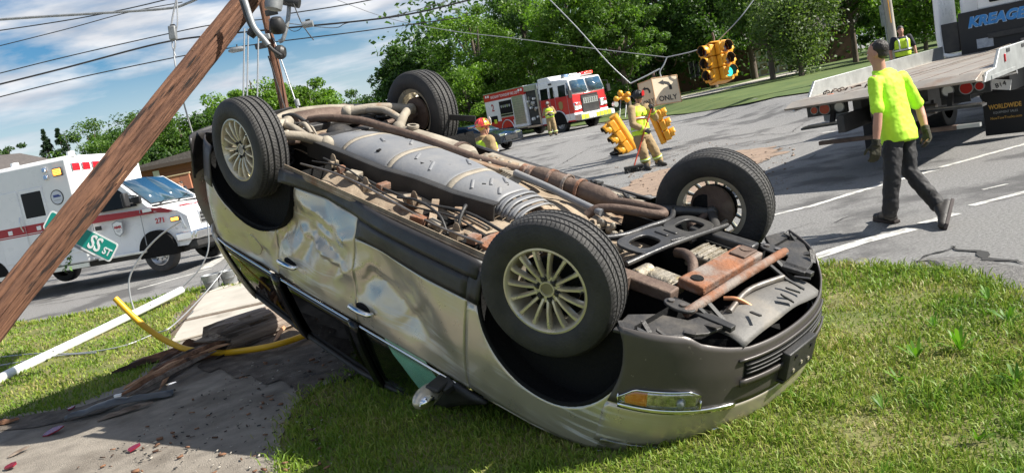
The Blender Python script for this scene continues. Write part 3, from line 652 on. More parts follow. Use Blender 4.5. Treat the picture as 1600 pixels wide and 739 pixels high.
# ---- floor, tank, exhaust
def fz_(x, y): return .285+.028*math.sin(x*9)*bmp((y)/.9)+.03*(abs(y) > .62)+.10*ss((-y-.2)/.45)+.012*mnoise.noise(Vector((x*5, y*5, 0)))
fl = B().grid(lambda x, y: (x, y, fz_(x, y)), lin(-2.56, -.42, 44), lin(.86, -.86, 34)); fl.grid(lambda x, y: (x, y, fz_(x, y)+.02), lin(-3.6, -2.56, 16), lin(.44, -.44, 14)); fl.grid(lambda x, y: (x, y, fz_(x, y)+.10), lin(-.42, -.10, 8), lin(.5, -.5, 14))
fl.build('floor_pan', M_floor, car)
for sg in (1,):
    B().bar((-2.50, sg*.865, .222), (-.46, sg*.865, .222), .05, .028).build('sill_flange', M_floor, car, bevel=.006)
    B().bar((-2.50, sg*.885, .200), (-.46, sg*.875, .200), .006, .04).build('sill_weld', M_floor, car)
# black channel beside the tank
rl = [(-2.86, .455), (-2.4, .45), (-1.95, .455), (-1.62, .40), (-1.25, .395), (-.93, .335)]
b_ = B()
for a, c in zip(rl[:-1], rl[1:]):
    b_.bar((a[0], a[1], .225), (c[0]+.003, c[1], .225), .014, .135); b_.bar((a[0], a[1]-.03, .162), (c[0]+.003, c[1]-.03, .162), .055, .012)
b_.build('frame_rail', M_black, car)
# long grey tank cover, in four sections, with straps
def tz(x, y):
    u = (y-.075)/.30; ex = max(0, 1-abs((x+1.86)/1.06)**7)
    return .255-.135*max(0, 1-abs(u)**3.0)**.6*(.55+.45*ex)-.018*math.cos((x+1.9)*3.0)
def tw(x): return float(np.interp(x, [-2.92, -2.8, -2.5, -1.6, -1.3, -.8], [.62, .8, 1, 1, .85, .62]))
def tp(x, v, o=0): y = .085+.295*tw(x)*v; return (x, y, tz(x, .075+.295*v)-o)
tank = None
for x0, x1 in ((-2.90, -2.565), (-2.535, -1.985), (-1.955, -1.395), (-1.365, -.98)):
    o = B().grid(lambda x, v: tp(x, v), lin(x0, x1, 14), lin(1, -1, 26)).build('tank_cover', M_tank, car, solid=-.01)
    if tank is None: tank = o
for k in range(8):
    x0 = -.972+.026*k; B().grid(lambda x, v: tp(x, v, .012 if k % 2 else 0), lin(x0, x0+.0245, 3), lin(1, -.9, 18)).build('tank_rib', M_tank, car, solid=-.008)
for x in (-2.55, -1.97, -1.38):
    B().grid(lambda a, v: tp(x+a, v, .007), lin(-.026, .026, 3), lin(1.06, -1.06, 26)).build('tank_strap', M_tan, car, solid=-.006)
rg = random.Random(5)
bs = B(); br_ = B()
for x, v, L_, an in ((-2.75, -.1, .08, 0), (-2.72, -.35, .08, 0), (-2.7, -.6, .08, 0), (-2.3, -.5, .05, 5), (-2.2, .55, .1, 20), (-1.75, .5, .05, 60), (-1.70, -.15, .04, 60), (-1.6, .1, .05, 50), (-1.72, .3, .04, 60), (-1.2, .3, .05, 40), (-1.1, -.2, .05, 45)):
    p = Vector(tp(x, v, .003)); d = Vector((math.sin(R(an)), math.cos(R(an)), 0))*L_/2; B().bar(p-d, p+d, .026, .012).build('tank_slot', M_liner, tank)
for x, v, L_, an in ((-2.35, .1, .16, 75), (-2.15, -.3, .2, 60), (-1.85, .35, .12, 50), (-1.65, .5, .14, 50), (-1.55, -.4, .18, 70), (-1.25, .55, .13, 50), (-1.18, .1, .15, 50), (-1.15, -.35, .15, 65), (-1.05, .35, .12, 50)):
    p = Vector(tp(x, v, .0)); d = Vector((math.sin(R(an))*.6, math.cos(R(an)), 0))*L_/2; q0 = Vector(tp(p.x-d.x, v-d.y/.28, .004)); q1 = Vector(tp(p.x+d.x, v+d.y/.28, .004)); B().tube([q0, (q0+q1)/2+Vector((0, 0, -.004)), q1], .015, 6).build('tank_bead', M_tank, tank)

# exhaust
mf = B(); mf.lathe([(.02, -.40), (.11, -.395), (.135, -.36), (.14, 0), (.135, .34), (.105, .385), (.02, .39)], (-2.26, -.35, .27), (.97, -.07, .01), 26)
mo = mf.build('muffler', M_tan, car, bevel=0)
B().lathe([(.138, -.02), (.146, -.02), (.146, .02), (.138, .02)], (-1.99, -.372, .272), (.97, -.07, .01), 26).build('muffler_band', M_rustd, mo)
B().cyl((-2.52, -.33, .165), (-2.52, -.33, .12), .04, n=14).lathe([(.03, 0), (.05, 0), (.05, .02), (.03, .02)], (-2.52, -.33, .12), (0, 0, -1), 16).build('muffler_stub', M_tan, mo)
B().tube([(-3.45, .05, .20), (-3.25, -.02, .15), (-2.95, -.14, .13), (-2.72, -.215, .15), (-2.45, -.24, .15), (-2.0, -.26, .16), (-1.62, -.30, .18), (-1.3, -.35, .18)], .034, 10, sm=5).build('exhaust_pipe', M_rustd, car)
B().tube([(-1.98, -.60, .32), (-1.50, -.60, .28), (-1.30, -.60, .26), (-1.24, -.55, .24), (-1.22, -.46, .22), (-1.22, -.40, .20)], .036, 10, sm=6).build('exhaust_pipe', M_tan, car)
B().lathe([(.034, -.05), (.055, -.045), (.055, -.01), (.04, 0), (.055, .01), (.055, .045), (.034, .05)], (-1.27, -.37, .18), (1, -.05, 0), 16).build('exhaust_joint', M_rust, car)
B().lathe([(.035, -.40), (.06, -.34), (.068, -.30), (.068, -.06), (.058, -.04), (.058, .04), (.068, .06), (.07, .26), (.04, .36)], (-.86, -.40, .19), (1, -.04, .02), 20).build('catalytic_converter', M_rustd, car)
for x in (-1.06, -.92, -.80): B().lathe([(.071, -.012), (.079, -.012), (.079, .012), (.071, .012)], (x, -.395, .187), (1, -.04, .02), 18).build('exhaust_clamp', M_rust, car)
B().tube([(-1.30, -.26, .17), (-1.0, -.26, .19), (-.7, -.22, .20), (-.45, -.18, .2)], .026, 10, sm=5).build('drive_tube', M_tank, car)
B().tube([(-.56, -.40, .20), (-.36, -.40, .165), (-.18, -.43, .16), (-.115, -.38, .155), (-.17, -.32, .155), (-.36, -.26, .165), (-.5, -.20, .19), (-.55, -.15, .24)], .030, 10, sm=6).build('downpipe', M_rustd, car)
# charcoal canister and heat shield on the far side of the tank
cn = B().box((-1.60, -.33, .235), (.34, .24, .13), Matrix.Rotation(R(-5), 3, 'Z')).build('canister', M_floor, car, bevel=.012)
b_ = B()
for k in range(9): b_.bar((-1.42+.022*k, -.22-.006*k, .165+.006*k), (-1.40+.022*k, -.44, .18+.008*k), .016, .008)
b_.grid(lambda x, v: (x, -.33+.13*v, .178+.05*v*v+.03*(x+1.3)), lin(-1.45, -1.22, 6), lin(-1, 1, 8)); b_.build('heat_shield', M_tan, car)
b_ = B(); rg = random.Random(9)
for k in range(14): B().ball((rg.uniform(-1.74, -1.46), rg.uniform(-.42, -.24), .168), (rg.uniform(.01, .03), rg.uniform(.01, .025), .008), 8, 4).build('canister_boss', M_tan, cn)
B().bar((-2.0, -.70, .30), (-.70, -.70, .29), .09, .04).build('far_rail', M_tan, car, bevel=.01)
B().tube([(-2.1, -.76, .33), (-1.4, -.78, .31), (-.62, -.78, .30)], .016, 6, sm=4).build('fuel_line', M_tan, car); B().tube([(-2.1, -.81, .33), (-1.4, -.82, .31), (-.62, -.82, .30)], .012, 6, sm=4).build('fuel_line', M_steel, car)
B().bar((-2.5, -.88, .375), (-.46, -.88, .31), .03, .05).build('far_sill', M_blackdusty, car, bevel=.006)
b_ = B(); rg = random.Random(21)
for k in range(26):
    p = Vector((rg.uniform(-1.0, -.55), rg.uniform(-.74, -.55), rg.uniform(.24, .32))); B().tube([p, p+Vector((rg.uniform(-.1, .1), rg.uniform(-.06, .06), rg.uniform(-.04, .02))), p+Vector((rg.uniform(-.16, .16), rg.uniform(-.08, .08), .01))], rg.uniform(.005, .014), 6, sm=3).build('wiring', M_black, car)
B().ringplate(rr(-.42, -.62, .15, .10, 18, 2.4), rr(-.42, -.62, .09, .05, 18, 2.4), zf, .25, .265).build('mount_plate', M_tan, car, bevel=.004)
# clutter in the channel next to the near sill: brackets, lines, hoses
rg = random.Random(31)
for k, x in enumerate((-2.42, -2.28, -2.12, -1.86, -1.80, -1.5, -1.44, -1.18, -1.05, -.86, -.74, -.6)):
    y = rg.uniform(.52, .76); b_ = B(); b_.box((x, y, .23), (rg.uniform(.05, .12), rg.uniform(.04, .1), .05), Matrix.Rotation(rg.uniform(-.4, .4), 3, 'Z'))
    if k % 3 == 0: b_.prism([(x-.035, 0), (x+.035, 0), (x+.028, .04), (x+.012, .06), (x-.012, .06), (x-.028, .04)], lambda u, v, h: (u, y+h, .215-v), -.004, .004)
    b_.build('floor_bracket', [M_floor, M_rust, M_tan][k % 3], car, bevel=.006)
for k in range(3):
    y = .52+.10*k; pts = [(-2.55, y, .225)]
    for x in (-2.2, -1.8, -1.4, -1.0, -.6): pts.append((x, y+rg.uniform(-.045, .045), .215+rg.uniform(-.03, .02)))
    B().tube(pts, rg.choice((.006, .008, .011, .014)), 6, sm=5).build('brake_line', rg.choice((M_black, M_black, M_steel)), car)
B().tube([(-1.55, .62, .22), (-1.3, .66, .16), (-1.05, .70, .17), (-.92, .74, .25), (-.88, .72, .27)], .009, 8, sm=6).build('loose_hose', M_black, car)
B().tube([(-1.06, .50, .25), (-1.0, .52, .14), (-.96, .60, .18), (-.93, .66, .27)], .012, 8, sm=6).build('loose_hose', M_black, car)
for x0, y0, x1, y1 in ((-1.35, .46, -1.05, .76), (-1.15, .44, -.98, .60), (-1.02, .5, -.78, .52)):
    B().bar((x0, y0, .22), (x1, y1, .23), .05, .02).build('floor_brace', M_floor, car, bevel=.004)
B().box((-.86, .56, .285), (.28, .30, .02)).build('recess_shade', M_liner, car); B().box((-1.2, .62, .285), (.22, .22, .02)).build('recess_shade', M_liner, car)  # flat black slabs on the floor pan: shade of a hollow put into colour
tq = B().ringplate(rr(-.55, .62, .13, .16, 18, 2.5), rr(-.56, .63, .035, .04, 18, 2), zf, .20, .225).build('jacking_plate', M_rust, car, bevel=.005)
B().ball((-.50, .74, .235), (.08, .10, .03), 14, 7).build('floor_boss', M_tan, car)

# ---- rear axle
b_ = B(); b_.bar((-2.95, -.42, .22), (-2.95, .42, .22), .10, .07); b_.bar((-3.30, -.40, .22), (-3.30, .40, .22), .09, .06); b_.bar((-3.32, .38, .22), (-2.93, .38, .22), .08, .06); b_.bar((-3.32, -.38, .22), (-2.93, -.38, .22), .08, .06)
b_.build('rear_subframe', M_blackdusty, car, bevel=.01)
B().ball((-3.05, .0, .26), (.16, .12, .10), 20, 12).build('rear_differential', M_blackdusty, car)
for sg in (1, -1):
    # broad Y-shaped lower arm, pale with dust
    b_ = B(); b_.tube([(-3.38, sg*.30, .17), (-3.20, sg*.50, .12), (-3.04, sg*.74, .14)], [.045, .04, .045], 8, sm=5); b_.tube([(-2.74, sg*.36, .18), (-2.88, sg*.54, .12), (-3.04, sg*.74, .14)], [.045, .036, .045], 8, sm=5); b_.tube([(-3.26, sg*.42, .14), (-3.05, sg*.46, .11), (-2.84, sg*.46, .14)], .032, 8, sm=5)
    b_.ball((-3.04, sg*.74, .14), .055).ball((-3.38, sg*.30, .17), .06).ball((-2.74, sg*.36, .18), .06); b_.build('rear_arm', M_tan, car)
    b_ = B(); P = [(-3.12+.065*math.cos(t), sg*.50+.065*math.sin(t), .16+.013*t) for t in lin(0, 2*PI*5, 90)]; b_.tube(P, .011, 6); b_.build('coil_spring', M_black, car)
    B().cyl((-3.02, sg*.1, .24), (-3.02, sg*.8, .19), .026).ball((-3.02, sg*.2, .235), (.05, .07, .05)).ball((-3.02, sg*.68, .2), (.05, .07, .05)).build('drive_shaft', M_rustd, car)
    B().tube([(-3.26, sg*.36, .20), (-3.22, sg*.76, .18)], .017).build('toe_link', M_steel, car)
    B().lathe([(.02, 0), (.15, 0), (.15, .022), (.09, .03), (.085, .09), (.02, .09)], (-3.02, sg*.79, .19), (0, sg, 0), 26).build('brake_disc', M_rustd, car)
    B().cyl((-3.20, sg*.62, .10), (-3.20, sg*.58, .45), .028, n=10).build('damper', M_blackdusty, car)
B().lathe([(.02, -.30), (.09, -.29), (.105, -.25), (.105, .25), (.09, .29), (.02, .30)], (-3.56, -.16, .25), (0, 1, 0), 22).build('rear_silencer', M_rustd, car)
B().tube([(-3.48, .45, .2), (-3.55, .3, .17), (-3.62, .1, .16), (-3.58, -.2, .16), (-3.5, -.45, .18)], .030, 8, sm=5).build('tail_pipe', M_tan, car)
rg = random.Random(17); b_ = B(); b2_ = B()
for k in range(22):
    p = Vector((rg.uniform(-3.75, -3.30), rg.uniform(.1, .75), rg.uniform(.14, .26))); q = p+Vector((rg.uniform(.05, .3), rg.uniform(-.2, .2), rg.uniform(-.05, .06)))
    B().tube([p, (p+q)/2+Vector((0, 0, rg.uniform(-.06, .03))), q], rg.uniform(.008, .022), 6, sm=4).build('torn_bracket' if k % 3 else 'bent_pipe', M_blackdusty if k % 3 else M_tan, car)
for k in range(9):
    p = Vector((rg.uniform(-3.55, -3.05), rg.uniform(.42, .72), rg.uniform(.10, .22))); B().prism([(0, 0), (.12, -.03), (.26, .02), (.30, .07), (.18, .08), (.05, .05)], lambda u, v, h: (p.x+u*math.cos(k)-v*math.sin(k), p.y+u*math.sin(k)*.5+v*math.cos(k), p.z+h+u*.15*math.sin(k*2)), 0, .008).build('torn_liner', M_blackdusty if k % 2 else M_black, car)
B().bar((-3.72, .56, .20), (-3.80, .0, .19), .03, .05).build('tow_hook_plate', M_black, car); B().bar((-2.75, -.84, .16), (-2.35, -.88, .10), .012, .05).build('torn_trim', M_black, car)
b_ = B().grid(lambda y, s: (-3.70-.30*s, y, .24+.06*s), lin(-.8, .8, 14), lin(0, 1, 5)); b_.build('rear_valance', M_blackdusty, car)

# ---- wheels
def wheel_parts(root, M, out):
    def T(b_, nm, mat, par, **k):
        b_.M = None; return None
    tread = []
    prof = [(.232, -.10), (.245, -.112), (.29, -.127), (.34, -.124), (.366, -.112), (.379, -.096)]
    gro = [-.072, -.026, .026, .072]
    for gx in gro: prof += [(.3865 if abs(gx) < .05 else .384, gx-.0085), (.3745, gx-.006), (.3745, gx+.006), (.3865 if abs(gx) < .05 else .384, gx+.0085)]
    prof += [(.379, .096), (.366, .112), (.34, .124), (.29, .127), (.245, .112), (.232, .10)]
    ty = B(M); ty.lathe(prof, (0, 0, 0), (0, out, 0), 72); n = 72; m = len(prof)
    for q in range(m-1):
        if 5 <= q < m-6:
            for i in range(n): ty.mi[q*n+i] = 1
    tyre = ty.build('tyre', [M_rub, M_tread], root, ang=26)
    # cross cuts of the tread
    cb_ = B(M)
    for i in range(96):
        a = 2*PI*i/96
        for h0, h1, sk in ((-.112, -.080, .03), (-.062, -.036, .05), (-.016, .016, -.05), (.036, .062, .05), (.080, .112, .03)):
            rr_ = [.3872 if abs(h) < .09 else .3745 for h in (h0, h1)]; pp = []
            for h, r_, aa in ((h0, rr_[0], a-sk/2), (h1, rr_[1], a+sk/2)):
                for da in (-.0042, .0042): pp.append((r_*math.cos(aa+da), out*h, r_*math.sin(aa+da)))
            cb_.add(pp, [(0, 1, 3, 2)])
    t = cb_.build('tread_cut', M_liner, tyre, ang=None); t['kind'] = 'stuff'
    rim = B(M).lathe([(.238, .098), (.238, .107), (.228, .109), (.218, .098), (.212, .06), (.20, .02), (.198, -.08), (.222, -.095), (.238, -.103), (.238, -.098)], (0, 0, 0), (0, out, 0), 60).build('rim', M_alloy, root, ang=40)
    def sp(a):
        b_ = B(M); c, s = math.cos(a), math.sin(a); vs = []
        for r_, w, h in ((.060, .0115, .073), (.12, .0105, .092), (.19, .0115, .098), (.222, .016, .092)):
            for dw, dh in ((-w, 0), (-w*.55, .012), (w*.55, .012), (w, 0), (w*.7, -.03), (-w*.7, -.03)): vs.append((r_*c-dw*s, out*(h+dh-.01), r_*s+dw*c))
        fs = [(6*i+j, 6*i+(j+1) % 6, 6*i+6+(j+1) % 6, 6*i+6+j) for i in range(3) for j in range(6)]; b_.add(vs, fs); return b_
    for k in range(15): sp(2*PI*k/15+.1).build('spoke', M_alloy, rim, ang=50)
    hub = B(M).lathe([(.0, .066), (.034, .070), (.036, .078), (.042, .078), (.046, .07), (.076, .072), (.082, .060), (.082, .03), (0, .03)], (0, 0, 0), (0, out, 0), 30).build('hub', M_alloy, rim, ang=30)
    for k in range(6):
        a = 2*PI*k/6+.5; p = Vector((.059*math.cos(a), out*.07, .059*math.sin(a))); B(M).lathe([(.021, 0), (.021, .0045), (.012, .0045)], p, (0, out, 0), 14).lathe([(.011, 0), (.011, .014), (.007, .018), (0, .018)], p, (0, out, 0), 6).build('lug_nut', M_black, rim, ang=30)
    B(M).cyl((0, out*.071, 0), (0, out*.0735, 0), .031, n=20).build('centre_cap', M_steel, rim)
    B(M).cyl((.212, out*.085, .03), (.20, out*.11, .03), .006, n=6).build('valve', M_black, rim)
    B(M).lathe([(.02, -.06), (.10, -.055), (.155, -.02), (.155, .01), (.02, .012)], (0, 0, 0), (0, out, 0), 24).build('brake_drum', M_liner, rim)
for x, sg, st in ((0, 1, -16), (-3.02, 1, 0), (0, -1, -16), (-3.02, -1, 0)):
    c, s = math.cos(R(st)), math.sin(R(st)); off = Vector((-s*.055*sg if False else 0, 0, 0)); y = .86*sg
    Mx = Matrix.Translation((x, .80*sg, .19)) @ Matrix.Rotation(R(st), 4, 'Z') @ Matrix.Translation((0, .058*sg, 0)) @ Matrix.Rotation(R(rng.uniform(0, 60)), 4, 'Y')
    root = bpy.data.objects.new('wheel', None); COL.objects.link(root); root.parent = car
    wheel_parts(root, Mx, sg)
# ================================================================== vehicles
M_white = pm('white_paint', (.80, .80, .79), .3, coat=.4, c2=(.74, .745, .745), scale=2, rvar=.06)
M_red = pm('red_paint', (.50, .018, .02), .3, coat=.5); M_redst = pm('red_stripe', (.36, .014, .022), .4)
M_dark = pm('dark_metal', (.028, .028, .03), .5, .3, c2=(.05, .048, .045), scale=6, bump=.1)
M_glassd = pm('dark_glass', (.006, .008, .009), .06, spec=.16)
M_wind = pm('windscreen_glass', (.035, .075, .11), .04, spec=1.0, coat=1)
M_sil = pm('bright_metal', (.72, .72, .72), .28, .9, c2=(.62, .62, .62), scale=5)
M_redlit = pm('lit_red_lamp', (.8, .02, .02), .2, emit=(1, .10, .06), es=1.1)
M_ambl = pm('lit_amber_lamp', (.9, .35, .05), .2, emit=(1, .33, .05), es=2.2)
M_redlamp = pm('red_lamp', (.55, .008, .02), .18, coat=.6, c2=(.40, .005, .015), scale=30)
M_blulamp = pm('clear_blue_lamp', (.25, .38, .60), .1, .3, coat=1)
M_ink = pm('black_ink', (.015, .015, .016), .6); M_inkr = pm('red_ink', (.42, .012, .02), .5); M_inkw = pm('white_ink', (.82, .82, .80), .5); M_inkb = pm('blue_ink', (.03, .22, .55), .4)
M_grey = pm('grey_paint', (.30, .31, .32), .5)
def road_wheel(root, c, side, rad=.39, wd=.24, rim=M_sil, name='wheel', spokes=8):
    b_ = B(); o = Vector(c); ax = Vector((0, side, 0)); s = rad/.39
    t = b_.lathe([(.235*s, -wd*.42), (.30*s, -wd*.5), (.365*s, -wd*.48), (.385*s, -wd*.38), (.39*s, -wd*.2), (.39*s, wd*.2), (.385*s, wd*.38), (.365*s, wd*.48), (.30*s, wd*.5), (.235*s, wd*.42)], o, ax, 36).build(name, M_rub, root)
    r_ = B().lathe([(.24*s, wd*.43), (.225*s, wd*.46), (.20*s, wd*.3), (.15*s, wd*.18), (.11*s, wd*.22), (.085*s, wd*.42), (.05*s, wd*.46), (0, wd*.46)], o, ax, 32).build('rim', rim, t)
    b_ = B(); u, v, a = basis(ax)
    for k in range(spokes): q = 2*PI*k/spokes; b_.cyl(o+a*wd*.2+(u*math.cos(q)+v*math.sin(q))*.175*s, o+a*wd*.235+(u*math.cos(q)+v*math.sin(q))*.175*s, .022*s, n=10)
    for k in range(8): q = 2*PI*k/8; b_.cyl(o+a*wd*.2+(u*math.cos(q)+v*math.sin(q))*.125*s, o+a*wd*.28+(u*math.cos(q)+v*math.sin(q))*.125*s, .011*s, n=6)
    ob = b_.build('rim_hole', M_dark, t); ob['kind'] = 'stuff'
    return t
def quad(b_, pts, mi=0): return b_.add(pts, [tuple(range(len(pts)))], mi)

# ------------------------------------------------ ambulance
am = thing('ambulance', 'white box ambulance with red stripe and lit amber lamp parked beyond the leaning pole', 'ambulance', pose(-7.33, 18.0, .06, -13.6, .6, -2.0))
bx0, bx1, bw, bz0, bz1 = -6.0, -1.6, 1.17, .50, 2.80
bd = B().box(((bx0+bx1)/2, 0, (bz0+bz1)/2), (bx1-bx0, bw*2, bz1-bz0)).build('box_body', M_white, am, bevel=.05, seg=3)
B().box(((bx0+bx1)/2, 0, bz1+.015), (bx1-bx0-.12, bw*2-.12, .05)).build('box_roof', M_white, am, bevel=.03)
for x in (bx1-.10, -3.2, -4.6):
    for y in (-.85, .6): B().cyl((x, y, bz1+.02), (x, y, bz1+.14), .09, .08, 14).build('roof_vent', M_white, am)
B().tube([(bx1-.4, -.5, bz1), (bx1-.45, -.5, bz1+.6)], .008, 5).build('aerial', M_dark, am)
yS = -bw-.004
def pl(name, x0, x1, z0, z1, mat, par=am, y=yS, th=.012, bevel=.0):
    return B().box(((x0+x1)/2, y, (z0+z1)/2), (x1-x0, th, z1-z0)).build(name, mat, par, bevel=bevel)
pl('red_stripe', bx0+.02, bx1-.03, 1.34, 1.52, M_redst); pl('red_stripe', bx0+.02, bx1-.03, 1.30, 1.325, M_redst, th=.011)
for x0, x1 in ((-2.98, -2.34), (-3.75, -3.02), (-5.9, -5.0)):
    d = pl('side_door', x0, x1, .72, 2.30, M_white, th=.03, y=-bw-.003, bevel=.015); pl('red_stripe', x0+.006, x1-.006, 1.34, 1.52, M_redst, d, th=.032); pl('red_stripe', x0+.006, x1-.006, 1.30, 1.325, M_redst, d, th=.0315)
    if x0 == -2.98:
        w_ = pl('window', x0+.05, x1-.05, 1.66, 2.22, M_glassd, d, th=.04, bevel=.09); B().tube([(x0-.08, -bw-.05, 1.72), (x0-.075, -bw-.09, 1.62), (x0-.07, -bw-.09, 1.5), (x0-.065, -bw-.05, 1.4)], .015, 6).build('handle', M_sil, d)
    pl('latch', x0+.26, x0+.38, 1.37, 1.47, M_sil, d, th=.05, bevel=.01)
pl('lower_locker', -2.28, -1.72, .74, 1.26, M_white, th=.028, bevel=.012)
pl('skirt', bx0, bx1-.02, .40, .49, M_sil, th=.02)
# lamps on the box side and front
b_ = pl('amber_flasher', -1.98, -1.72, 2.44, 2.62, M_dark, th=.05, bevel=.02); B().box((-1.85, -bw-.035, 2.53), (.20, .03, .135)).build('lens', M_ambl, b_, bevel=.02)
for k in range(4): B().box((-1.85, -bw-.052, 2.48+.033*k), (.19, .006, .012)).build('lens_rib', M_redlamp, b_)
for z in (2.46, 2.62): l_ = B().box((-2.16, -bw-.02, z), (.12, .05, .11)).build('side_lamp', M_chrome, am, bevel=.02); B().box((-2.16, -bw-.045, z), (.09, .02, .08)).build('lens', M_blulamp, l_, bevel=.015)
for y in (-.93, -.62, -.31, .31, .62, .93):
    l_ = B().box((bx1+.012, y, 2.58), (.03, .25, .19)).build('front_lamp', M_chrome, am, bevel=.015); B().box((bx1+.03, y, 2.58), (.02, .215, .155)).build('lens', M_redlamp, l_, bevel=.012)
    for k in (-1, 1): B().box((bx1+.042, y, 2.58+.035*k), (.006, .2, .008)).build('lens_rib', M_inkr, l_)
# round badge
bg_ = B().cyl((-2.02, -bw-.001, 2.0), (-2.02, -bw-.008, 2.0), .165, n=36).build('round_badge', M_ink, am); B().cyl((-2.02, -bw-.006, 2.0), (-2.02, -bw-.011, 2.0), .145, n=36).build('badge_field', pm('badge_white', (.6, .63, .68), .5), bg_)
B().box((-2.03, -bw-.012, 2.03), (.15, .006, .055)).box((-1.94, -bw-.012, 2.018), (.05, .006, .03)).build('badge_van', pm('badge_blue', (.04, .07, .25), .5), bg_); B().box((-2.02, -bw-.012, 1.94), (.2, .004, .01)).build('badge_line', M_grey, bg_)
# cab
cw = 1.0
def cabsec(x, wz): return wz
prof = [(-1.62, .55), (-1.62, 2.02), (-1.30, 2.12), (-.80, 2.10), (-.02, 1.42), (.62, 1.24), (.80, 1.10), (.84, .62), (.70, .50)]
cbm = B(); n = len(prof); rows = []
for y, kx, kz in ((-1.0, 0, 0), (-.98, .0, 0), (0, .05, .03), (.98, .0, 0), (1.0, 0, 0)):
    for (x, z) in prof:
        tum = 1-.17*ss((z-1.40)/.7); nose = 1-.10*ss((x-.2)/.65)
        cbm.v.append(Vector((x+(kx if x > -.5 else 0), y*tum*nose, z+(kz if z > 1.1 else 0))))
for r in range(4):
    for i in range(n): j = (i+1) % n; cbm.f.append([r*n+i, r*n+j, (r+1)*n+j, (r+1)*n+i]); cbm.mi.append(0)
cbm.f += [list(range(n)), list(range(4*n, 5*n))[::-1]]; cbm.mi += [0, 0]
cab = cbm.build('cab', M_white, am, ang=25, bevel=.03, seg=3)
def ysd(x, z): return -1.0*(1-.17*ss((z-1.40)/.7))*(1-.10*ss((x-.2)/.65))
def side_patch(name, poly, mat, par, off=.012, th=.01): B().prism(poly, lambda u, v, h: (u, ysd(u, v)-h, v), off-th, off).build(name, mat, par)
ws = B(); quad(ws, [(-.06, -.80, 1.475), (-.74, -.72, 2.055), (-.70, 0, 2.09), (-.02, 0, 1.485)]); quad(ws, [(-.02, 0, 1.485), (-.70, 0, 2.09), (-.74, .72, 2.055), (-.06, .80, 1.475)])
for v in ws.v: v += Vector((.022, 0, .026))
wso = ws.build('windscreen', M_wind, am, solid=.01)
for y0 in (-.6, .05): B().bar((.02, y0, 1.47), (-.10, y0+.55, 1.60), .018, .015).build('wiper', M_ink, wso)
B().bar((.03, -.84, 1.45), (.03, .84, 1.45), .10, .02).build('cowl', M_ink, am)
side_patch('side_window', [(-1.40, 1.50), (-.24, 1.50), (-.42, 1.68), (-.84, 2.0), (-1.38, 2.0)], M_glassd, am)
side_patch('red_stripe', [(-1.58, 1.30), (-1.58, 1.46), (.30, 1.38), (.55, 1.27), (.45, 1.24), (.2, 1.28)], M_redst, am, .016)
side_patch('door_seam', [(-.24, .62), (-.225, .62), (-.205, 1.40), (-.22, 1.40)], M_grey, am, .014); side_patch('door_seam', [(-1.46, .62), (-1.445, .62), (-1.445, 1.40), (-1.46, 1.40)], M_grey, am, .014)
side_patch('door_handle', [(-1.40, 1.13), (-1.24, 1.13), (-1.24, 1.22), (-1.40, 1.22)], M_ink, am, .02); side_patch('fender_vent', [(-.14, 1.33), (.08, 1.33), (.08, 1.40), (-.14, 1.40)], M_sil, am, .022)
sh = B().prism([(0, -.19), (.10, -.12), (.13, .02), (.135, .12), (.06, .15), (0, .17), (-.06, .15), (-.135, .12), (-.13, .02), (-.10, -.12)], lambda u, v, h: (-.83+u, -1.0-h, 1.10+v), .008, .018).build('shield_badge', M_grey, am)
B().prism([(0, -.165), (.085, -.105), (.11, .02), (.115, .105), (0, .145), (-.115, .105), (-.11, .02), (-.085, -.105)], lambda u, v, h: (-.83+u, -1.0-h, 1.10+v), .016, .021).build('badge_field', M_inkw, sh)
text('badge_letters', 'MMR', .085, M_inkr, sh, facing((-.83, -1.023, 1.12), (1, 0, 0), (0, 0, 1)), bold=.003); B().box((-.83, -1.022, 1.055), (.12, .004, .012)).box((-.83, -1.022, 1.025), (.08, .004, .012)).build('badge_line', M_grey, sh)
text('unit_number', '271', .15, M_inkr, am, facing((.22, -.995, 1.10), (1, -.02, 0), (0, 0, 1)), bold=.006, space=1.1)
for x, nm, m_ in ((.56, 'amber_flasher', M_ambl),): l_ = B().box((x, ysd(x, 1.08)-.015, 1.08), (.22, .04, .10), Matrix.Rotation(R(6), 3, 'Z')).build(nm, M_dark, am, bevel=.015); B().box((x, ysd(x, 1.08)-.035, 1.08), (.17, .03, .065), Matrix.Rotation(R(6), 3, 'Z')).build('lens', m_, l_, bevel=.01)
# wheel arch, wheels
for x in (0, -4.2): B().prism([(.455*math.cos(a), .455*math.sin(a)) for a in lin(0, PI, 17)]+[(-.455, -.12), (.455, -.12)], lambda u, v, h: (x+u, -h, .46+v), .55, (1.004 if x == 0 else 1.18)).build('wheel_arch', M_liner, am)
for x, y, s in ((0, -.88, -1), (0, .88, 1), (-4.2, -.95, -1), (-4.2, .95, 1)): road_wheel(am, (x, y, .39), s)
B().box((-1.5, 0, .45), (4.6, 1.5, .18)).build('chassis', M_dark, am); B().box((-.85, -.95, .50), (1.2, .28, .05)).build('running_board', M_sil, am, bevel=.01); pl('marker_lamp', -1.50, -1.42, .84, .96, M_amber, y=-1.0, th=.04)
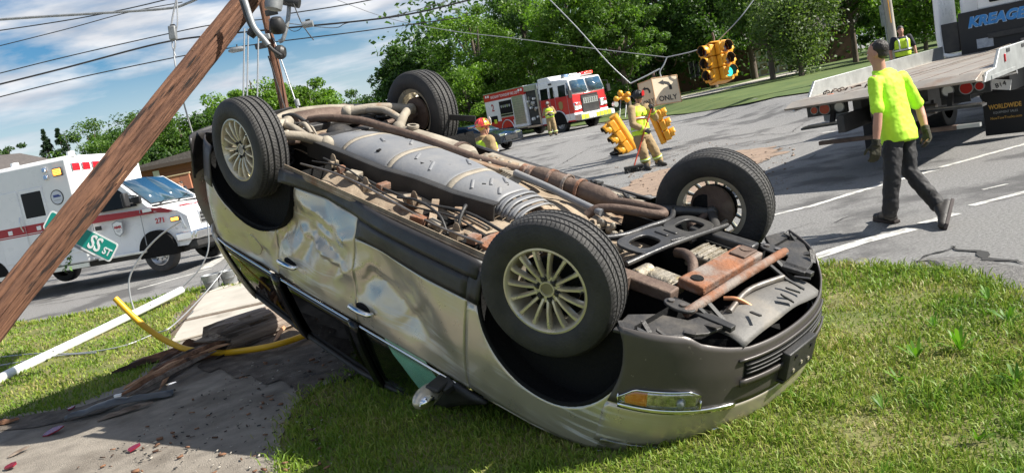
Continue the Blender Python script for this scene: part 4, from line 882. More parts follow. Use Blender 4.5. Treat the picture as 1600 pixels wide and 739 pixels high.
# front end
gl = B().box((.83, 0, 1.02), (.06, 1.05, .30)).build('grille', M_sil, am, bevel=.02)
for z in (.94, 1.02, 1.10): B().box((.865, 0, z), (.02, .98, .045)).build('grille_slot', M_ink, gl)
for s in (-1, 1):
    h_ = B().prism([(.84, -.16), (.76, .18), (.50, .20), (.56, -.12)], lambda u, v, h: (u+.02-(.10 if h > .5 else 0), s*(.55+h*.37), .98+v), 0, 1).build('headlight', pm('headlight_glass', (.62, .64, .66), .1, .5, c2=(.4, .42, .44), scale=14, coat=1), am, bevel=.02); B().box((.72, s*.885, 1.08), (.10, .04, .10)).build('turn_signal', M_amber, h_, bevel=.01)
b_ = B().box((.90, 0, .68), (.14, 1.86, .20)); b_.box((.70, -.93, .68), (.42, .12, .19)); b_.box((.70, .93, .68), (.42, .12, .19)); b_.build('bumper', M_chrome, am, bevel=.035, seg=3)
B().box((.80, 0, .50), (.22, 1.75, .16)).build('bumper_valance', M_dark, am, bevel=.02)
text('hood_letters', 'AMBULANCE', .17, M_inkr, am, facing((.40, .0, 1.345), (0, 1, 0), (-.9, 0, .22)), bold=.004)
m_ = B().box((-.28, -1.28, 1.66), (.10, .16, .30)).build('mirror', M_ink, am, bevel=.03); B().tube([(-.25, -.98, 1.56), (-.28, -1.22, 1.58)], .018, 6).tube([(-.25, -.95, 1.72), (-.28, -1.22, 1.74)], .018, 6).build('mirror_arm', M_ink, m_); B().box((-.22, -1.02, 1.62), (.22, .10, .16)).build('mirror_base', M_ink, m_, bevel=.03)

# ------------------------------------------------ fire engine
ft = thing('fire_engine', 'red and white fire engine with lights flashing across the junction', 'fire truck', pose(5.03, 45.8, .50, -56.9, 1.2, -.5))
W2 = 1.25
B().box((-.15, 0, 1.28), (3.0, 2*W2, 1.50)).build('cab_lower', M_red, ft, bevel=.06); B().box((-.15, 0, .80), (3.04, 2*W2+.02, .38)).build('cab_band', M_white, ft, bevel=.03)
cu_ = B(); P8 = [(-1.65, 2.02), (1.36, 2.0), (1.10, 2.86), (-.2, 2.98), (-1.65, 2.98)]
cu_.prism(P8, lambda u, v, h: (u, h*(1 if v < 2.5 else .95), v), -W2+.001, W2-.001); cab_u = cu_.build('cab_upper', M_white, ft, bevel=.06)
B().prism([(-1.65, 2.9), (-.4, 2.96), (-.65, 3.22), (-1.65, 3.22)], lambda u, v, h: (u, h, v), -1.15, 1.15).build('raised_roof', M_white, ft, bevel=.05)
lb = B().box((.55, 0, 3.04), (.32, 2.1, .14)).build('light_bar', M_sil, ft, bevel=.03)
for y, m_ in ((-.85, M_blulamp), (-.5, M_sil), (.35, M_redlamp), (.7, M_redlit), (.95, M_redlit)): B().box((.55, y, 3.09), (.34, .3, .16)).build('flasher', m_, lb, bevel=.03)
for s in (-1, 1):
    b_ = B(); pts = [(1.385, .06*s, 2.08), (1.385, 1.14*s, 2.08), (1.155, 1.08*s, 2.78), (1.155, .06*s, 2.78)]; quad(b_, pts if s > 0 else pts[::-1]); wsx = b_.build('windscreen', M_wind, ft, solid=-.015)
    B().bar((1.41, .25*s, 2.05), (1.30, .8*s, 2.4), .02, .02).build('wiper', M_ink, wsx)
    b_ = B(); pts = [(1.25, W2*s*1.004, 2.06), (.98, W2*s*1.004, 2.06), (.98, W2*s*.975, 2.68), (1.10, W2*s*.972, 2.68)]; quad(b_, pts); b_.build('quarter_glass', M_wind, ft, solid=.01)
    for x0, x1 in ((.22, .86), (-.55, -.22), (-1.45, -.75)): B().prism([(x0, 1.98), (x1, 1.98), (x1, 2.62), (x0, 2.62)], lambda u, v, h: (u, s*(W2+.004+h)*(1-.04*ss((v-2)/.9)), v), -.03, .012).build('side_window', M_glassd, ft, bevel=.03)
    for x in (.95, -.15, -.62, -1.55): B().box((x, s*(W2+.002), 1.55), (.02, .02, 1.7)).build('door_seam', M_grey, ft)
    for x in (-.05, -.20): B().box((x-.3, s*W2, 2.80), (.10, .03, .10)).build('marker', M_dark, ft)
sh = B().prism([(0, -.24), (.16, -.12), (.18, .18), (0, .26), (-.18, .18), (-.16, -.12)], lambda u, v, h: (.30+u, -W2-h, 1.50+v), .0, .02).build('door_crest', pm('dull_gold', (.35, .26, .10), .5, .3), ft)
# front
gr_ = B().box((1.37, 0, 1.36), (.06, 1.25, .86)).build('grille', M_dark, ft, bevel=.02)
for y in lin(-.48, .48, 7): B().box((1.41, y, 1.56), (.03, .10, .26)).build('grille_bar', M_sil, gr_)
for z in (1.70, 1.56, 1.42): B().box((1.415, 0, z), (.02, 1.1, .03)).build('grille_bar', M_sil, gr_)
B().box((1.36, 0, 1.86), (.05, 1.2, .12)).build('badge_plate', M_ink, ft)
for s in (-1, 1):
    h_ = B().box((1.37, .95*s, 1.35), (.08, .52, .40)).build('headlight', M_chrome, ft, bevel=.03)
    for y, z, m_ in ((.82, 1.25, M_inkw), (1.07, 1.25, M_inkw), (.82, 1.45, M_redlit if s < 0 else M_inkw), (1.07, 1.45, M_redlamp)): B().box((1.42, y*s, z), (.03, .19, .15)).build('lamp', m_, h_, bevel=.02)
bp_ = B().box((1.62, 0, .72), (.55, 2.5, .34)).build('front_bumper', M_sil, ft, bevel=.03)
mhi = pm('lime_reflector', (.62, .72, .05), .4)
for k, y in enumerate(lin(-1.1, 1.1, 9)): B().box((1.902, y, .72), (.012, .22, .24)).build('chevron', mhi if k in (0, 1, 4, 5, 6, 7) else M_inkw, bp_)
B().cyl((1.75, 1.35, 1.05), (1.98, 1.35, 1.05), .14, .17, 16).build('siren', M_sil, ft)
for s in (-1, 1): B().tube([(1.2, s*1.25, 2.5), (1.45, s*1.42, 2.45), (1.45, s*1.42, 2.1)], .025, 6).box((1.45, s*1.42, 2.05), (.08, .22, .4)).build('mirror', M_ink, ft)
# body behind the cab
B().box((-2.35, 0, 1.75), (1.3, 2*W2-.3, 2.3)).build('pump_house', M_dark, ft); B().box((-1.78, -W2+.1, 1.75), (.16, .18, 2.4)).build('pump_trim', M_sil, ft); pt = B().box((-2.35, 0, 2.86), (1.4, 2*W2-.02, .36)).build('pump_top', M_sil, ft, bevel=.03)
pk = random.Random(3)
for k in range(14): x, z = pk.uniform(-2.8, -1.95), pk.uniform(1.0, 2.3); B().cyl((x, -W2+.15, z), (x, -W2-.02, z), pk.uniform(.05, .10), n=12).build('gauge', M_sil if k % 2 else M_inkw, ft)
B().box((-5.2, 0, 1.66), (4.4, 2*W2, 1.92)).build('rear_body', M_white, ft, bevel=.03)
hb_ = B().box((-5.2, 0, 2.78), (4.4, 2*W2+.03, .48)).build('hose_bed', M_red, ft, bevel=.02); B().box((-5.2, 0, 3.03), (4.42, 2*W2+.04, .06)).build('bed_rail', M_sil, ft)
text('side_letters', 'SAGINAW TOWNSHIP FIRE DEPT.', .25, M_inkw, hb_, facing((-5.0, -W2-.022, 2.76), (1, 0, 0), (0, 0, 1)), sx=.85)
text('unit_number', '2', .62, M_inkr, ft, facing((-6.55, -W2-.012, 2.1), (1, 0, 0), (0, 0, 1)), bold=.01)
for x in (-7.1, -6.85, -3.45, -3.2): B().box((x, -W2-.02, 2.86), (.16, .03, .14)).build('body_lamp', M_inkw, hb_, bevel=.02)
rs_ = B().box((-3.75, -W2-.006, 1.72), (1.15, .03, 1.7)).build('roller_shutter', M_sil, ft)
for k in range(12): B().box((-3.75, -W2-.024, .95+.14*k), (1.08, .008, .012)).build('slat_line', M_grey, rs_)
lk = B().box((-5.1, -W2-.004, 1.95), (1.35, .03, .95)).build('open_locker', M_liner, ft)
for k in range(5): B().cyl((-5.55+.22*k, -W2-.02, 2.1), (-5.55+.22*k, -W2-.03, 2.1), .09, n=12).build('fitting', M_sil if k % 2 else M_grey, lk)
for z in (1.62, 1.48): B().box((-5.1, -W2-.03, z), (1.36, .03, .05)).build('shelf', M_sil, lk)
B().box((-6.7, -W2-.004, 1.35), (1.0, .03, .5)).build('open_locker', M_liner, ft); B().box((-6.45, -W2-.02, 1.25), (.3, .03, .25)).build('equipment', mhi, ft); B().box((-5.8, -W2-.008, 1.0), (2.5, .03, .45)).build('wheel_panel', M_red, ft); B().box((-5.1, -W2-.008, 1.3), (1.35, .03, .22)).build('red_band', M_red, ft)
for x in (0, -5.2):
    B().prism([(.66*math.cos(a), .66*math.sin(a)) for a in lin(0, PI, 17)]+[(-.66, -.1), (.66, -.1)], lambda u, v, h: (x+u, h, .55+v), -W2-.02, W2+.02).build('wheel_arch', M_liner, ft)
    b_ = B(); [B().tube([(x+.69*math.cos(a), sg_*(W2+.02), .55+.69*math.sin(a)) for a in lin(0, PI, 20)], .04, 6).build('arch_trim', M_sil, ft) for sg_ in (-1, 1)]
    for s in (-1, 1): road_wheel(ft, (x, s*(W2-.17), .54), s, .54, .32)
B().box((-2.6, 0, .62), (7.4, 2.2, .22)).build('chassis', M_dark, ft); B().box((-4.2, -W2+.05, .66), (2.2, .2, .08)).build('side_step', M_sil, ft); B().box((-2.3, -W2+.02, .62), (1.3, .4, .1)).build('pump_step', M_sil, ft)

# ------------------------------------------------ dark car behind the fire engine
dc = thing('parked_car', 'dark saloon car parked behind the fire engine, half hidden by the upturned wheel', 'car', None)
p = col(742, 39); dc.matrix_world = pose(p.x, p.y, p.z, -38)
M_dcar = pm('dark_blue_paint', (.012, .017, .028), .2, .3, coat=1)
def hull(prof, yw, name, mat, par, tum=None, bevel=.05):
    b_ = B(); n = len(prof); ys = [-1, -.96, 0, .96, 1]
    for yy in ys:
        for x, z in prof: b_.v.append(Vector((x, yy*yw*(tum(x, z) if tum else 1), z+(.03 if abs(yy) < .9 and z > .6 else 0))))
    for r in range(4):
        for i in range(n): j = (i+1) % n; b_.f.append([r*n+i, r*n+j, (r+1)*n+j, (r+1)*n+i]); b_.mi.append(0)
    b_.f += [list(range(n)), list(range(4*n, 5*n))[::-1]]; b_.mi += [0, 0]
    return b_.build(name, mat, par, ang=25, bevel=bevel, seg=3)
hull([(-2.4, .35), (-2.45, .9), (-2.2, 1.05), (.9, 1.02), (2.1, .88), (2.4, .72), (2.42, .35)], .92, 'body', M_dcar, dc)
hull([(-2.0, 1.0), (-1.45, 1.42), (-.2, 1.48), (.45, 1.40), (1.25, .98)], .86, 'cabin', M_dcar, dc, lambda x, z: 1-.2*ss((z-1)/.45))
for s in (-1, 1):
    B().prism([(-1.6, 1.06), (-.35, 1.06), (-.35, 1.38), (-1.3, 1.35)], lambda u, v, h: (u, s*(.875-.17*ss((v-1)/.45)+h), v), -.03, .006).build('side_window', M_glassd, dc); B().prism([(-.28, 1.06), (.85, 1.04), (.35, 1.34), (-.28, 1.38)], lambda u, v, h: (u, s*(.875-.17*ss((v-1)/.45)+h), v), -.03, .006).build('side_window', M_glassd, dc)
    B().box((2.36, s*.65, .74), (.12, .42, .14)).build('headlight', M_chrome, dc, bevel=.03); B().box((.72, s*.98, 1.06), (.12, .2, .12)).build('mirror', M_dcar, dc, bevel=.03)
    for x in (1.45, -1.4): road_wheel(dc, (x, s*.80, .33), s, .33, .22)
b_ = B(); quad(b_, [(1.22, -.74, 1.03), (1.22, .74, 1.03), (.50, .62, 1.42), (.50, -.62, 1.42)]); b_.build('windscreen', M_wind, dc, solid=-.02)
B().box((2.42, 0, .55), (.06, 1.0, .2)).build('grille', M_dark, dc)

# ------------------------------------------------ tow truck (rollback)
tw_ = thing('tow_truck', 'flatbed tow truck with its bed slid back and tilted, seen from behind', 'truck', pose(5.39, 10.96, .0, 43.2, 0, .4))
M_deck = pm('deck_steel', (.30, .265, .225), .55, .5, c2=(.38, .34, .29), scale=2.5, bump=.25, bscale=30, c3=(.26, .15, .09), s3=1.6, lo3=.55, hi3=.75, rvar=.12)
M_alm = pm('deck_aluminium', (.46, .475, .46), .45, .7, c2=(.34, .35, .34), scale=4, bump=.1, bscale=30)
TL = 0.2                                                         # tilt of the bed in degrees
BM = Matrix.Translation((0, 0, 1.17)) @ Matrix.Rotation(R(-TL), 4, 'Y')
def bbox_(c, d, rot=None): return B(BM).box(c, d, rot)
L_ = 7.0
deck = bbox_((L_/2, 0, 0), (L_, 2.50, .05)).build('deck', M_deck, tw_)
for k in range(5): bbox_((L_/2, -1.0+.5*k, .0265), (L_-.1, .012, .006)).build('deck_seam', M_rustd, deck)
B(BM).prism([(-.30, -.05), (0, .025), (0, -.10), (-.28, -.075)], lambda u, v, h: (u, h, v), -1.27, 1.27).build('tail_ramp', M_deck, tw_, bevel=.005)
for s in (-1, 1):
    rl_ = B(BM).prism([(.55, .02), (.82, .24), (L_, .27), (L_, -.12), (.0, -.12), (0.15, .0)], lambda u, v, h: (u, s*h, v), 1.25, 1.29).build('side_rail', M_alm, tw_, bevel=.006)
    for x in (1.2, 2.0, 2.9, 3.8, 4.7, 5.6, 6.4): bbox_((x, s*1.292, .19), (.16, .012, .05)).build('stake_pocket', M_dark, rl_)
    bbox_((1.0, s*1.297, .10), (.05, .02, .11)).build('side_marker', M_redl, rl_, bevel=.01); bbox_((.9, s*1.27, -.09), (1.2, .06, .05)).build('rail_foot', M_alm, rl_)
b_ = B(BM)
for y in (-.45, .45): b_.box((3.6, y, -.16), (6.6, .12, .24))
for x in lin(.4, 5.2, 9): b_.box((x, 0, -.07), (.08, 2.3, .08))
b_.build('bed_frame', M_dark, tw_)
b_ = B()
for y in (-.42, .42): b_.box((3.6, y, .80), (8.0, .10, .24))
b_.box((.6, 0, .80), (.12, 1.0, .2)); b_.build('chassis', M_dark, tw_)
# rear lamp panels, bumper, wheel lift
for s in (-1, 1):
    lp = B().box((.42, s*.94, .99), (.06, .62, .19)).build('lamp_panel', M_dark, tw_, bevel=.01)
    for y, r_, m_ in ((.74, .066, M_inkw), (.965, .075, M_redl), (1.125, .05, M_redl)):
        l_ = B().cyl((.388, s*y, .99), (.37, s*y, .99), r_, n=20).build('round_lamp', m_, lp); B().lathe([(r_, 0), (r_+.012, 0), (r_+.012, .02), (r_, .02)], (.392, s*y, .99), (-1, 0, 0), 20).build('lamp_ring', M_grey, lp)
    B().bar((.15, s*.40, .78), (.15, s*1.22, .76), .20, .03).build('step', M_sub, tw_)
    st = B()
    for k in range(8): st.bar((.07+.022*k, s*.42, .80), (.07+.022*k, s*1.20, .78), .006, .02)
    o = st.build('step_grating', M_steel, tw_); o['kind'] = 'stuff'
    B().bar((.3, s*.8, .95), (.2, s*.8, .78), .06, .06).build('step_arm', M_dark, tw_)
    B().box((.40, s*.82, .85), (.02, .36, .09)).build('rear_plate', M_grey if s > 0 else M_dark, tw_)
B().cyl((.36, .84, 1.09), (.36, .84, 1.20), .045, n=14).build('amber_beacon', pm('orange_lens', (.85, .16, .02), .25), tw_)
b_ = B(); b_.box((.25, .1, .50), (.10, 1.9, .06)); b_.build('lift_bar', M_rustd, tw_, bevel=.008); B().box((.6, 0, .60), (.8, .14, .14)).box((.3, .0, .66), (.10, .5, .26)).build('lift_boom', M_dark, tw_); B().box((.25, -.85, .50), (.09, .55, .05)).build('lift_arm', M_alm, tw_)
b_ = B(); b_.box((.40, -.25, .84), (.2, .3, .16)).box((.36, .18, .85), (.1, .2, .16)); b_.cyl((.3, -.42, .80), (.3, -.60, .78), .07, n=14).build('hydraulic_valve', M_steel, tw_)
B().tube([(.28, -.3, .72), (.2, -.12, .64), (.26, .1, .7), (.34, .3, .66)], .02, 6, sm=5).build('hydraulic_hose', M_ink, tw_)
# wheels and mud flap
for x in (4.6,):
    for s in (-1, 1): road_wheel(tw_, (x, s*.98, .50), s, .50, .30); road_wheel(tw_, (x, s*.66, .50), s, .50, .28)
for s in (-1, 1): road_wheel(tw_, (9.0, s*.98, .50), s, .50, .28)
mfl = pm('mudflap', (.010, .010, .011), .7); mg = pm('orange_lettering', (.62, .36, .07), .6)
for s in (-1, 1):
    f_ = B().box((2.55, s*.93, .38), (.02, .74, .66)).build('mud_flap', mfl, tw_)
    if s > 0: continue
    text('flap_letters', 'WORLDWIDE', .098, mg, f_, facing((2.536, -.86, .485), (0, -1, 0), (0, 0, 1)), bold=.002, sx=.72); text('flap_letters', 'EQUIPMENT SALES', .05, M_grey, f_, facing((2.536, -.86, .395), (0, -1, 0), (0, 0, 1)), sx=.8); text('flap_letters', 'NewTowTrucks.com', .058, mg, f_, facing((2.536, -.86, .31), (0, -1, 0), (0, 0, 1)), sx=.85)
pll = B().box((2.2, -.92, .84), (.02, .26, .15), Matrix.Rotation(R(12), 3, 'X')).build('number_plate', M_inkw, tw_); text('plate_letters', '814', .10, M_ink, pll, facing((2.185, -.92, .84), (0, -1, .2), (0, .2, 1)))
B().cyl((2.3, -.86, .96), (2.3, -1.12, .99), .035, n=12).build('chrome_latch', M_chrome, tw_)
B().box((4.6, -.6, .80), (3.2, .5, .3)).build('tool_locker', M_dark, tw_, bevel=.01)
# cab seen from behind over the bed
B().box((8.6, 0, 1.75), (1.9, 2.10, 1.3)).build('cab', M_white, tw_, bevel=.08); cab2 = B().prism([(7.65, 2.3), (9.5, 2.3), (9.15, 3.0), (7.75, 3.0)], lambda u, v, h: (u, h*(1-.10*ss((v-2.3)/.9)), v), -1.05, 1.05).build('cab_top', M_white, tw_, bevel=.08)
B().box((10.3, 0, 1.35), (1.6, 1.9, 1.0)).build('engine_bonnet', M_white, tw_, bevel=.1)
hd = B().box((7.28, 0, 1.60), (.12, 1.96, .92)).build('headboard', M_ink, tw_, bevel=.02)
B().box((7.36, -.18, 2.36), (.10, 1.62, .62)).build('headboard_top', M_white, tw_, bevel=.03); rw = B().box((7.295, -.25, 2.36), (.05, 1.3, .40)).build('rear_window', M_glassd, tw_, bevel=.05)
text('window_number', '50', .13, M_inkw, rw, facing((7.265, .26, 2.24), (0, -1, 0), (0, 0, 1)), sx=1.35, bold=.004)
text('headboard_letters', 'KREAGERS', .27, M_inkb, hd, facing((7.205, .80, 1.83), (0, -1, 0), (0, 0, 1)), sx=1.02, shear=.25, bold=.014, align='LEFT')
text('headboard_letters', 'KREAGERS', .27, pm('pale_blue_ink', (.4, .55, .7), .5), hd, facing((7.214, .795, 1.825), (0, -1, 0), (0, 0, 1)), sx=1.02, shear=.25, bold=.022, align='LEFT')
B().box((7.21, .52, 1.38), (.02, .30, .19)).build('notice', pm('notice_grey', (.45, .47, .50), .5, c2=(.3, .32, .36), scale=18), hd); B().box((7.2, -.1, 1.5), (.06, 1.1, .10)).build('light_strip', M_dark, hd)
B().cyl((7.18, -.15, 1.20), (7.18, -.15, 1.34), .05, n=12).build('winch_guide', M_steel, hd)
b_ = B(); b_.tube([(7.4, 1.40, 1.26), (7.4, 1.42, 1.7), (7.45, 1.42, 3.1)], .06, 8); b_.tube([(7.4, 1.40, 1.28), (7.4, 1.2, 1.22), (7.4, 1.0, 1.24)], .05, 8, sm=4); b_.build('door_edge', M_white, tw_)
op = B().box((8.0, 1.40, 1.9), (1.1, .06, 1.3)).build('open_door', M_white, tw_, bevel=.04); B().box((7.42, 1.20, 1.60), (.05, .34, .62)).build('door_lining', M_dark, op, bevel=.02); B().box((8.0, 1.44, 2.0), (.9, .02, .6)).build('door_panel', M_ink, op)
# winch cable and hooks on the deck
ck = B(BM).tube([(7.1, -.1, .10), (4.4, .1, .035), (1.2, .25, .035)], .008, 5).build('winch_cable', M_steel, None, label='thin winch cable running down the steel bed of the flatbed truck', cat='cable'); ck.matrix_world = tw_.matrix_world
for (x, y, nm) in ((.62, .42, 'by the walking worker'), (.52, 1.0, 'near the far rail')):
    b_ = B(BM); q = random.Random(int(x*100))
    for k in range(7): b_.lathe([(.022, -.006), (.034, -.006), (.034, .006), (.022, .006)], (x+.05*k*.6+q.uniform(-.02, .02), y-.045*k, .05+.012*(k % 2)), (q.uniform(-.6, .6), q.uniform(-.6, .6), .6), 10)
    b_.tube([(x+.2, y-.33, .05), (x+.28, y-.36, .06), (x+.30, y-.43, .06), (x+.24, y-.45, .06)], .014, 6, sm=4)
    hk = b_.build('chain_hook', M_rustd, None, label='rusty chain and hook lying on the truck bed '+nm, cat='chain', group='chains on the truck bed'); hk.matrix_world = tw_.matrix_world
# ================================================================== people
M_skin = pm('skin', (.46, .24, .165), .55, c2=(.40, .20, .135), scale=8, spec=.4)
M_hairb = pm('dark_hair', (.014, .009, .006), .5, bump=.6, bscale=60)
M_lime = pm('lime_shirt', (.50, .86, .035), .7, c2=(.45, .80, .03), scale=4, bump=.5, bscale=7, bdet=2)
M_trou = pm('black_trousers', (.008, .0075, .008), .7, c2=(.014, .013, .014), scale=5, bump=.6, bscale=9, bdet=2)
M_boot = pm('dark_boots', (.022, .018, .015), .6, bump=.2, bscale=40); M_sole = pm('boot_sole', (.04, .03, .028), .8)
M_glove = pm('work_gloves', (.016, .015, .010), .85, c2=(.05, .045, .02), scale=18, bump=.5, bscale=50)
M_turn = pm('turnout_cloth', (.34, .245, .125), .85, c2=(.25, .175, .085), scale=5, bump=.6, bscale=8, bdet=3)
M_hivis = pm('hi_vis', (.56, .80, .03), .6, c2=(.48, .70, .03), scale=6, bump=.3, bscale=9); M_refl = pm('reflective_tape', (.62, .62, .58), .35, .3); M_orange = pm('orange_tape', (.75, .12, .03), .6)
M_navy = pm('navy_shirt', (.012, .014, .022), .8, bump=.4, bscale=10)
def rm(o, vox, dis=0):
    m = o.modifiers.new('skin', 'REMESH'); m.mode = 'VOXEL'; m.voxel_size = vox; m.use_smooth_shade = True
    s = o.modifiers.new('smooth', 'SMOOTH'); s.iterations = 4; s.factor = .5
    if dis:
        t = bpy.data.textures.get('folds') or bpy.data.textures.new('folds', 'CLOUDS'); t.noise_scale = .085; t.noise_depth = 2
        d = o.modifiers.new('folds', 'DISPLACE'); d.texture = t; d.strength = dis; d.mid_level = .5; d.texture_coords = 'GLOBAL'
    return o
def limb(b_, pts, rs):
    P = [Vector(p) for p in pts]
    for i in range(len(P)-1): b_.cyl(P[i], P[i+1], rs[i], rs[i+1], 14)
    for p, r in zip(P, rs): b_.ball(p, r, 14, 9)
def hand(b_, wrist, elbow, fwd, curl=.6, k=1.0, side=1):
    """palm, four bent fingers and a thumb; fwd turns the back of the hand"""
    w_, e_ = Vector(wrist), Vector(elbow); d = (w_-e_).normalized(); n = Vector(fwd); n = (n-d*n.dot(d)).normalized(); s_ = d.cross(n)*side
    b_.cyl(w_, w_+d*.03*k, .028*k, .032*k, 10); c = w_+d*.06*k
    Mx = Matrix((d, s_, n)).transposed(); b_.box(c, (.085*k, .080*k, .030*k), Mx)
    for i, (o, L) in enumerate(((-.030, .066), (-.010, .076), (.010, .072), (.030, .056))):
        p = c+d*.040*k+s_*o*k; a = 0; r = .0105*k
        for sg in (.45, .32, .25):
            a += curl*.9; q = p+(d*math.cos(a)-n*math.sin(a))*L*k*sg; b_.cyl(p, q, r, r*.92, 8); b_.ball(q, r*.95, 8, 6); p = q; r *= .93
    p = c-d*.02*k-s_*.036*k; q = p+(d*.6-s_*.75-n*.35).normalized()*.04*k; t = q+(d*.85-s_*.1-n*.5).normalized()*.035*k
    b_.cyl(p, q, .014*k, .012*k, 8).ball(q, .012*k, 8, 6).cyl(q, t, .012*k, .010*k, 8).ball(t, .010*k, 8, 6)
def foot(b_, ankle, heel, toe, up=(0, 0, 1), r=.047):
    a, h, t = Vector(ankle), Vector(heel), Vector(toe); d = (t-h).normalized(); u = Vector(up); u = (u-d*u.dot(d)).normalized(); L = (t-h).length
    b_.ball(h+d*.045+u*.042, .046, 12, 8); b_.cyl(a, h+d*.06+u*.05, r+.008, .046, 12)
    b_.cyl(h+d*.05+u*.045, h+d*L*.62+u*.046, .048, .05, 12); b_.ball(h+d*L*.64+u*.043, .052, 12, 8); b_.cyl(h+d*L*.62+u*.042, t-d*.045+u*.036, .05, .04, 12); b_.ball(t-d*.05+u*.034, .042, 12, 8); b_.cyl(a, h+d*L*.55+u*.055, r, .045, 12)
def headmesh(b_, c, face, up, s=1.0):
    """head with brow, nose, lips, chin and ears; c is the middle of the skull"""
    f = Vector(face).normalized(); u = Vector(up); u = (u-f*u.dot(f)).normalized(); r = f.cross(u); Mx = Matrix((r, f, u)).transposed(); c = Vector(c)
    def P(x, y, z): return c+Mx @ Vector((x, y, z))*s
    b_.ball(P(0, -.008, .025), (.076*s, .096*s, .095*s), 20, 14, rot=Mx); b_.ball(P(0, .022, -.045), (.060*s, .070*s, .075*s), 18, 12, rot=Mx); b_.ball(P(0, .055, -.098), (.030*s, .030*s, .024*s), 12, 8, rot=Mx)
    b_.cyl(P(0, .085, .022), P(0, .108, -.018), .010*s, .016*s, 8).ball(P(0, .106, -.020), .015*s, 8, 6); b_.ball(P(0, .083, -.060), (.024*s, .012*s, .010*s), 10, 6, rot=Mx); b_.ball(P(0, .078, .030), (.055*s, .018*s, .012*s), 10, 6, rot=Mx)
    for q in (-1, 1): b_.ball(P(.077*q, -.012, -.008), (.010*s, .022*s, .032*s), 10, 8, rot=Mx)
    return P, Mx
def eyes(P, Mx, par, s=1):
    for q in (-1, 1): B().ball(P(.031*q, .079, .012), (.014*s, .008*s, .007*s), 8, 6, rot=Mx).build('eye', M_inkw, par); B().ball(P(.031*q, .0855, .012), .0055*s, 8, 6).build('pupil', M_ink, par)
def torso(b_, pel, chest, neck, sr, wid, dep, g=0):
    """elliptic rings from hips to neck; sr = right hand direction"""
    pel, chest, neck = Vector(pel), Vector(chest), Vector(neck); sr = Vector(sr).normalized(); vs = []; fs = []; n = 20
    ring = [(pel-(chest-pel)*.18, .94*wid[0], .95*dep[0]), (pel, wid[0], dep[0]), (pel.lerp(chest, .4), wid[1], dep[1]), (pel.lerp(chest, .75), (wid[1]+wid[2])/2, dep[2]), (chest, wid[2], dep[2]), (chest.lerp(neck, .55), wid[2]*.86, dep[2]*.82), (chest.lerp(neck, .85), wid[2]*.45, dep[2]*.55)]
    for i, (c, a, d_) in enumerate(ring):
        ax = ((ring[min(i+1, 6)][0]-ring[max(i-1, 0)][0])).normalized(); r = (sr-ax*sr.dot(ax)).normalized(); f = ax.cross(r)
        for k in range(n): t = 2*PI*k/n; vs.append(c+r*(a+g)*math.copysign(abs(math.cos(t))**.85, math.cos(t))+f*(d_+g)*math.copysign(abs(math.sin(t))**.9, math.sin(t)))
    for i in range(6):
        for k in range(n): j = (k+1) % n; fs.append((i*n+k, i*n+j, (i+1)*n+j, (i+1)*n+k))
    fs += [tuple(range(n))[::-1], tuple(range(6*n, 7*n))]; b_.add(vs, fs)
    return ring

# ------------------------------------------------ worker in the lime shirt, walking away to the left
D = 7.62
def J(px, py, dd=0): return at(px, py, D+dd)
hN = dict(head=J(1371, 84), neck=J(1374, 108, .02), chest=J(1386, 135, .03), pel=J(1403, 206, .0), sl=J(1366, 126, -.09), sr=J(1409, 119, .13), el=J(1372, 180, -.16), wl=J(1369, 223, -.16), er=J(1437, 170, .20), wr=J(1446, 202, .12),
          hl=J(1394, 212, -.05), hr=J(1414, 209, .07), kl=J(1394, 276, -.08), al=J(1390, 333, -.02), kr=J(1421, 268, .05), ar=J(1467, 322, -.03))
org = gnd(1425, 352); wk = thing('person', 'man in a lime t-shirt, black trousers and work gloves walking across the road', 'person', Matrix.Translation(org))
Wi = Matrix.Translation(-org)
face = (_r*-.60+_f*.80+Vector((0, 0, -.12))).normalized(); sr_ = (hN['sr']-hN['sl']).normalized()
b_ = B(Wi); P, Mx = headmesh(b_, hN['head'], face, (0, 0, 1), .97); b_.cyl(hN['neck']-Vector((0, 0, .04)), hN['head']-Vector((0, 0, .05)), .062, .056, 14)
torso(b_, hN['pel'], hN['chest'], hN['neck'], sr_, (.115, .118, .160), (.080, .085, .098))
for s_, e_, w_ in (('sl', 'el', 'wl'), ('sr', 'er', 'wr')): limb(b_, (hN[s_], hN[e_].lerp(hN[s_], .5), hN[e_], hN[e_].lerp(hN[w_], .4), hN[w_]), (.050, .050, .041, .042, .030)); hand(b_, hN[w_], hN[e_], _f*-1 if s_ == 'sl' else _r, .55, 1.05, -1 if s_ == 'sl' else 1)
for h_, k_, a_ in (('hl', 'kl', 'al'), ('hr', 'kr', 'ar')): limb(b_, (hN[h_].lerp(hN['pel'], .3), hN[k_], hN[k_].lerp(hN[a_], .35), hN[a_]), (.062, .050, .050, .040))
fl_h, fl_t = gnd(1401, 347, .015), gnd(1366, 343, .012); fr_t = gnd(1478, 358, .012); fr_h = at(1488, 316, D-.03)
rm(b_.build('body', M_skin, wk, ang=None), .011)
b_ = B(Wi); torso(b_, hN['pel'].lerp(hN['chest'], -.05), hN['chest'], hN['neck'], sr_, (.178, .158, .176), (.140, .122, .116), .010)
for s_, e_ in (('sl', 'el'), ('sr', 'er')): limb(b_, (hN[s_].lerp(hN['chest'], .2)-Vector((0, 0, .01)), hN[s_]-Vector((0, 0, .015)), hN[s_].lerp(hN[e_], .45), hN[s_].lerp(hN[e_], .84)), (.068, .064, .060, .063))
b_.ball(hN['neck']-Vector((0, 0, .025)), (.072, .066, .03), 14, 8)
rm(b_.build('shirt', M_lime, wk, ang=None), .010, .020)
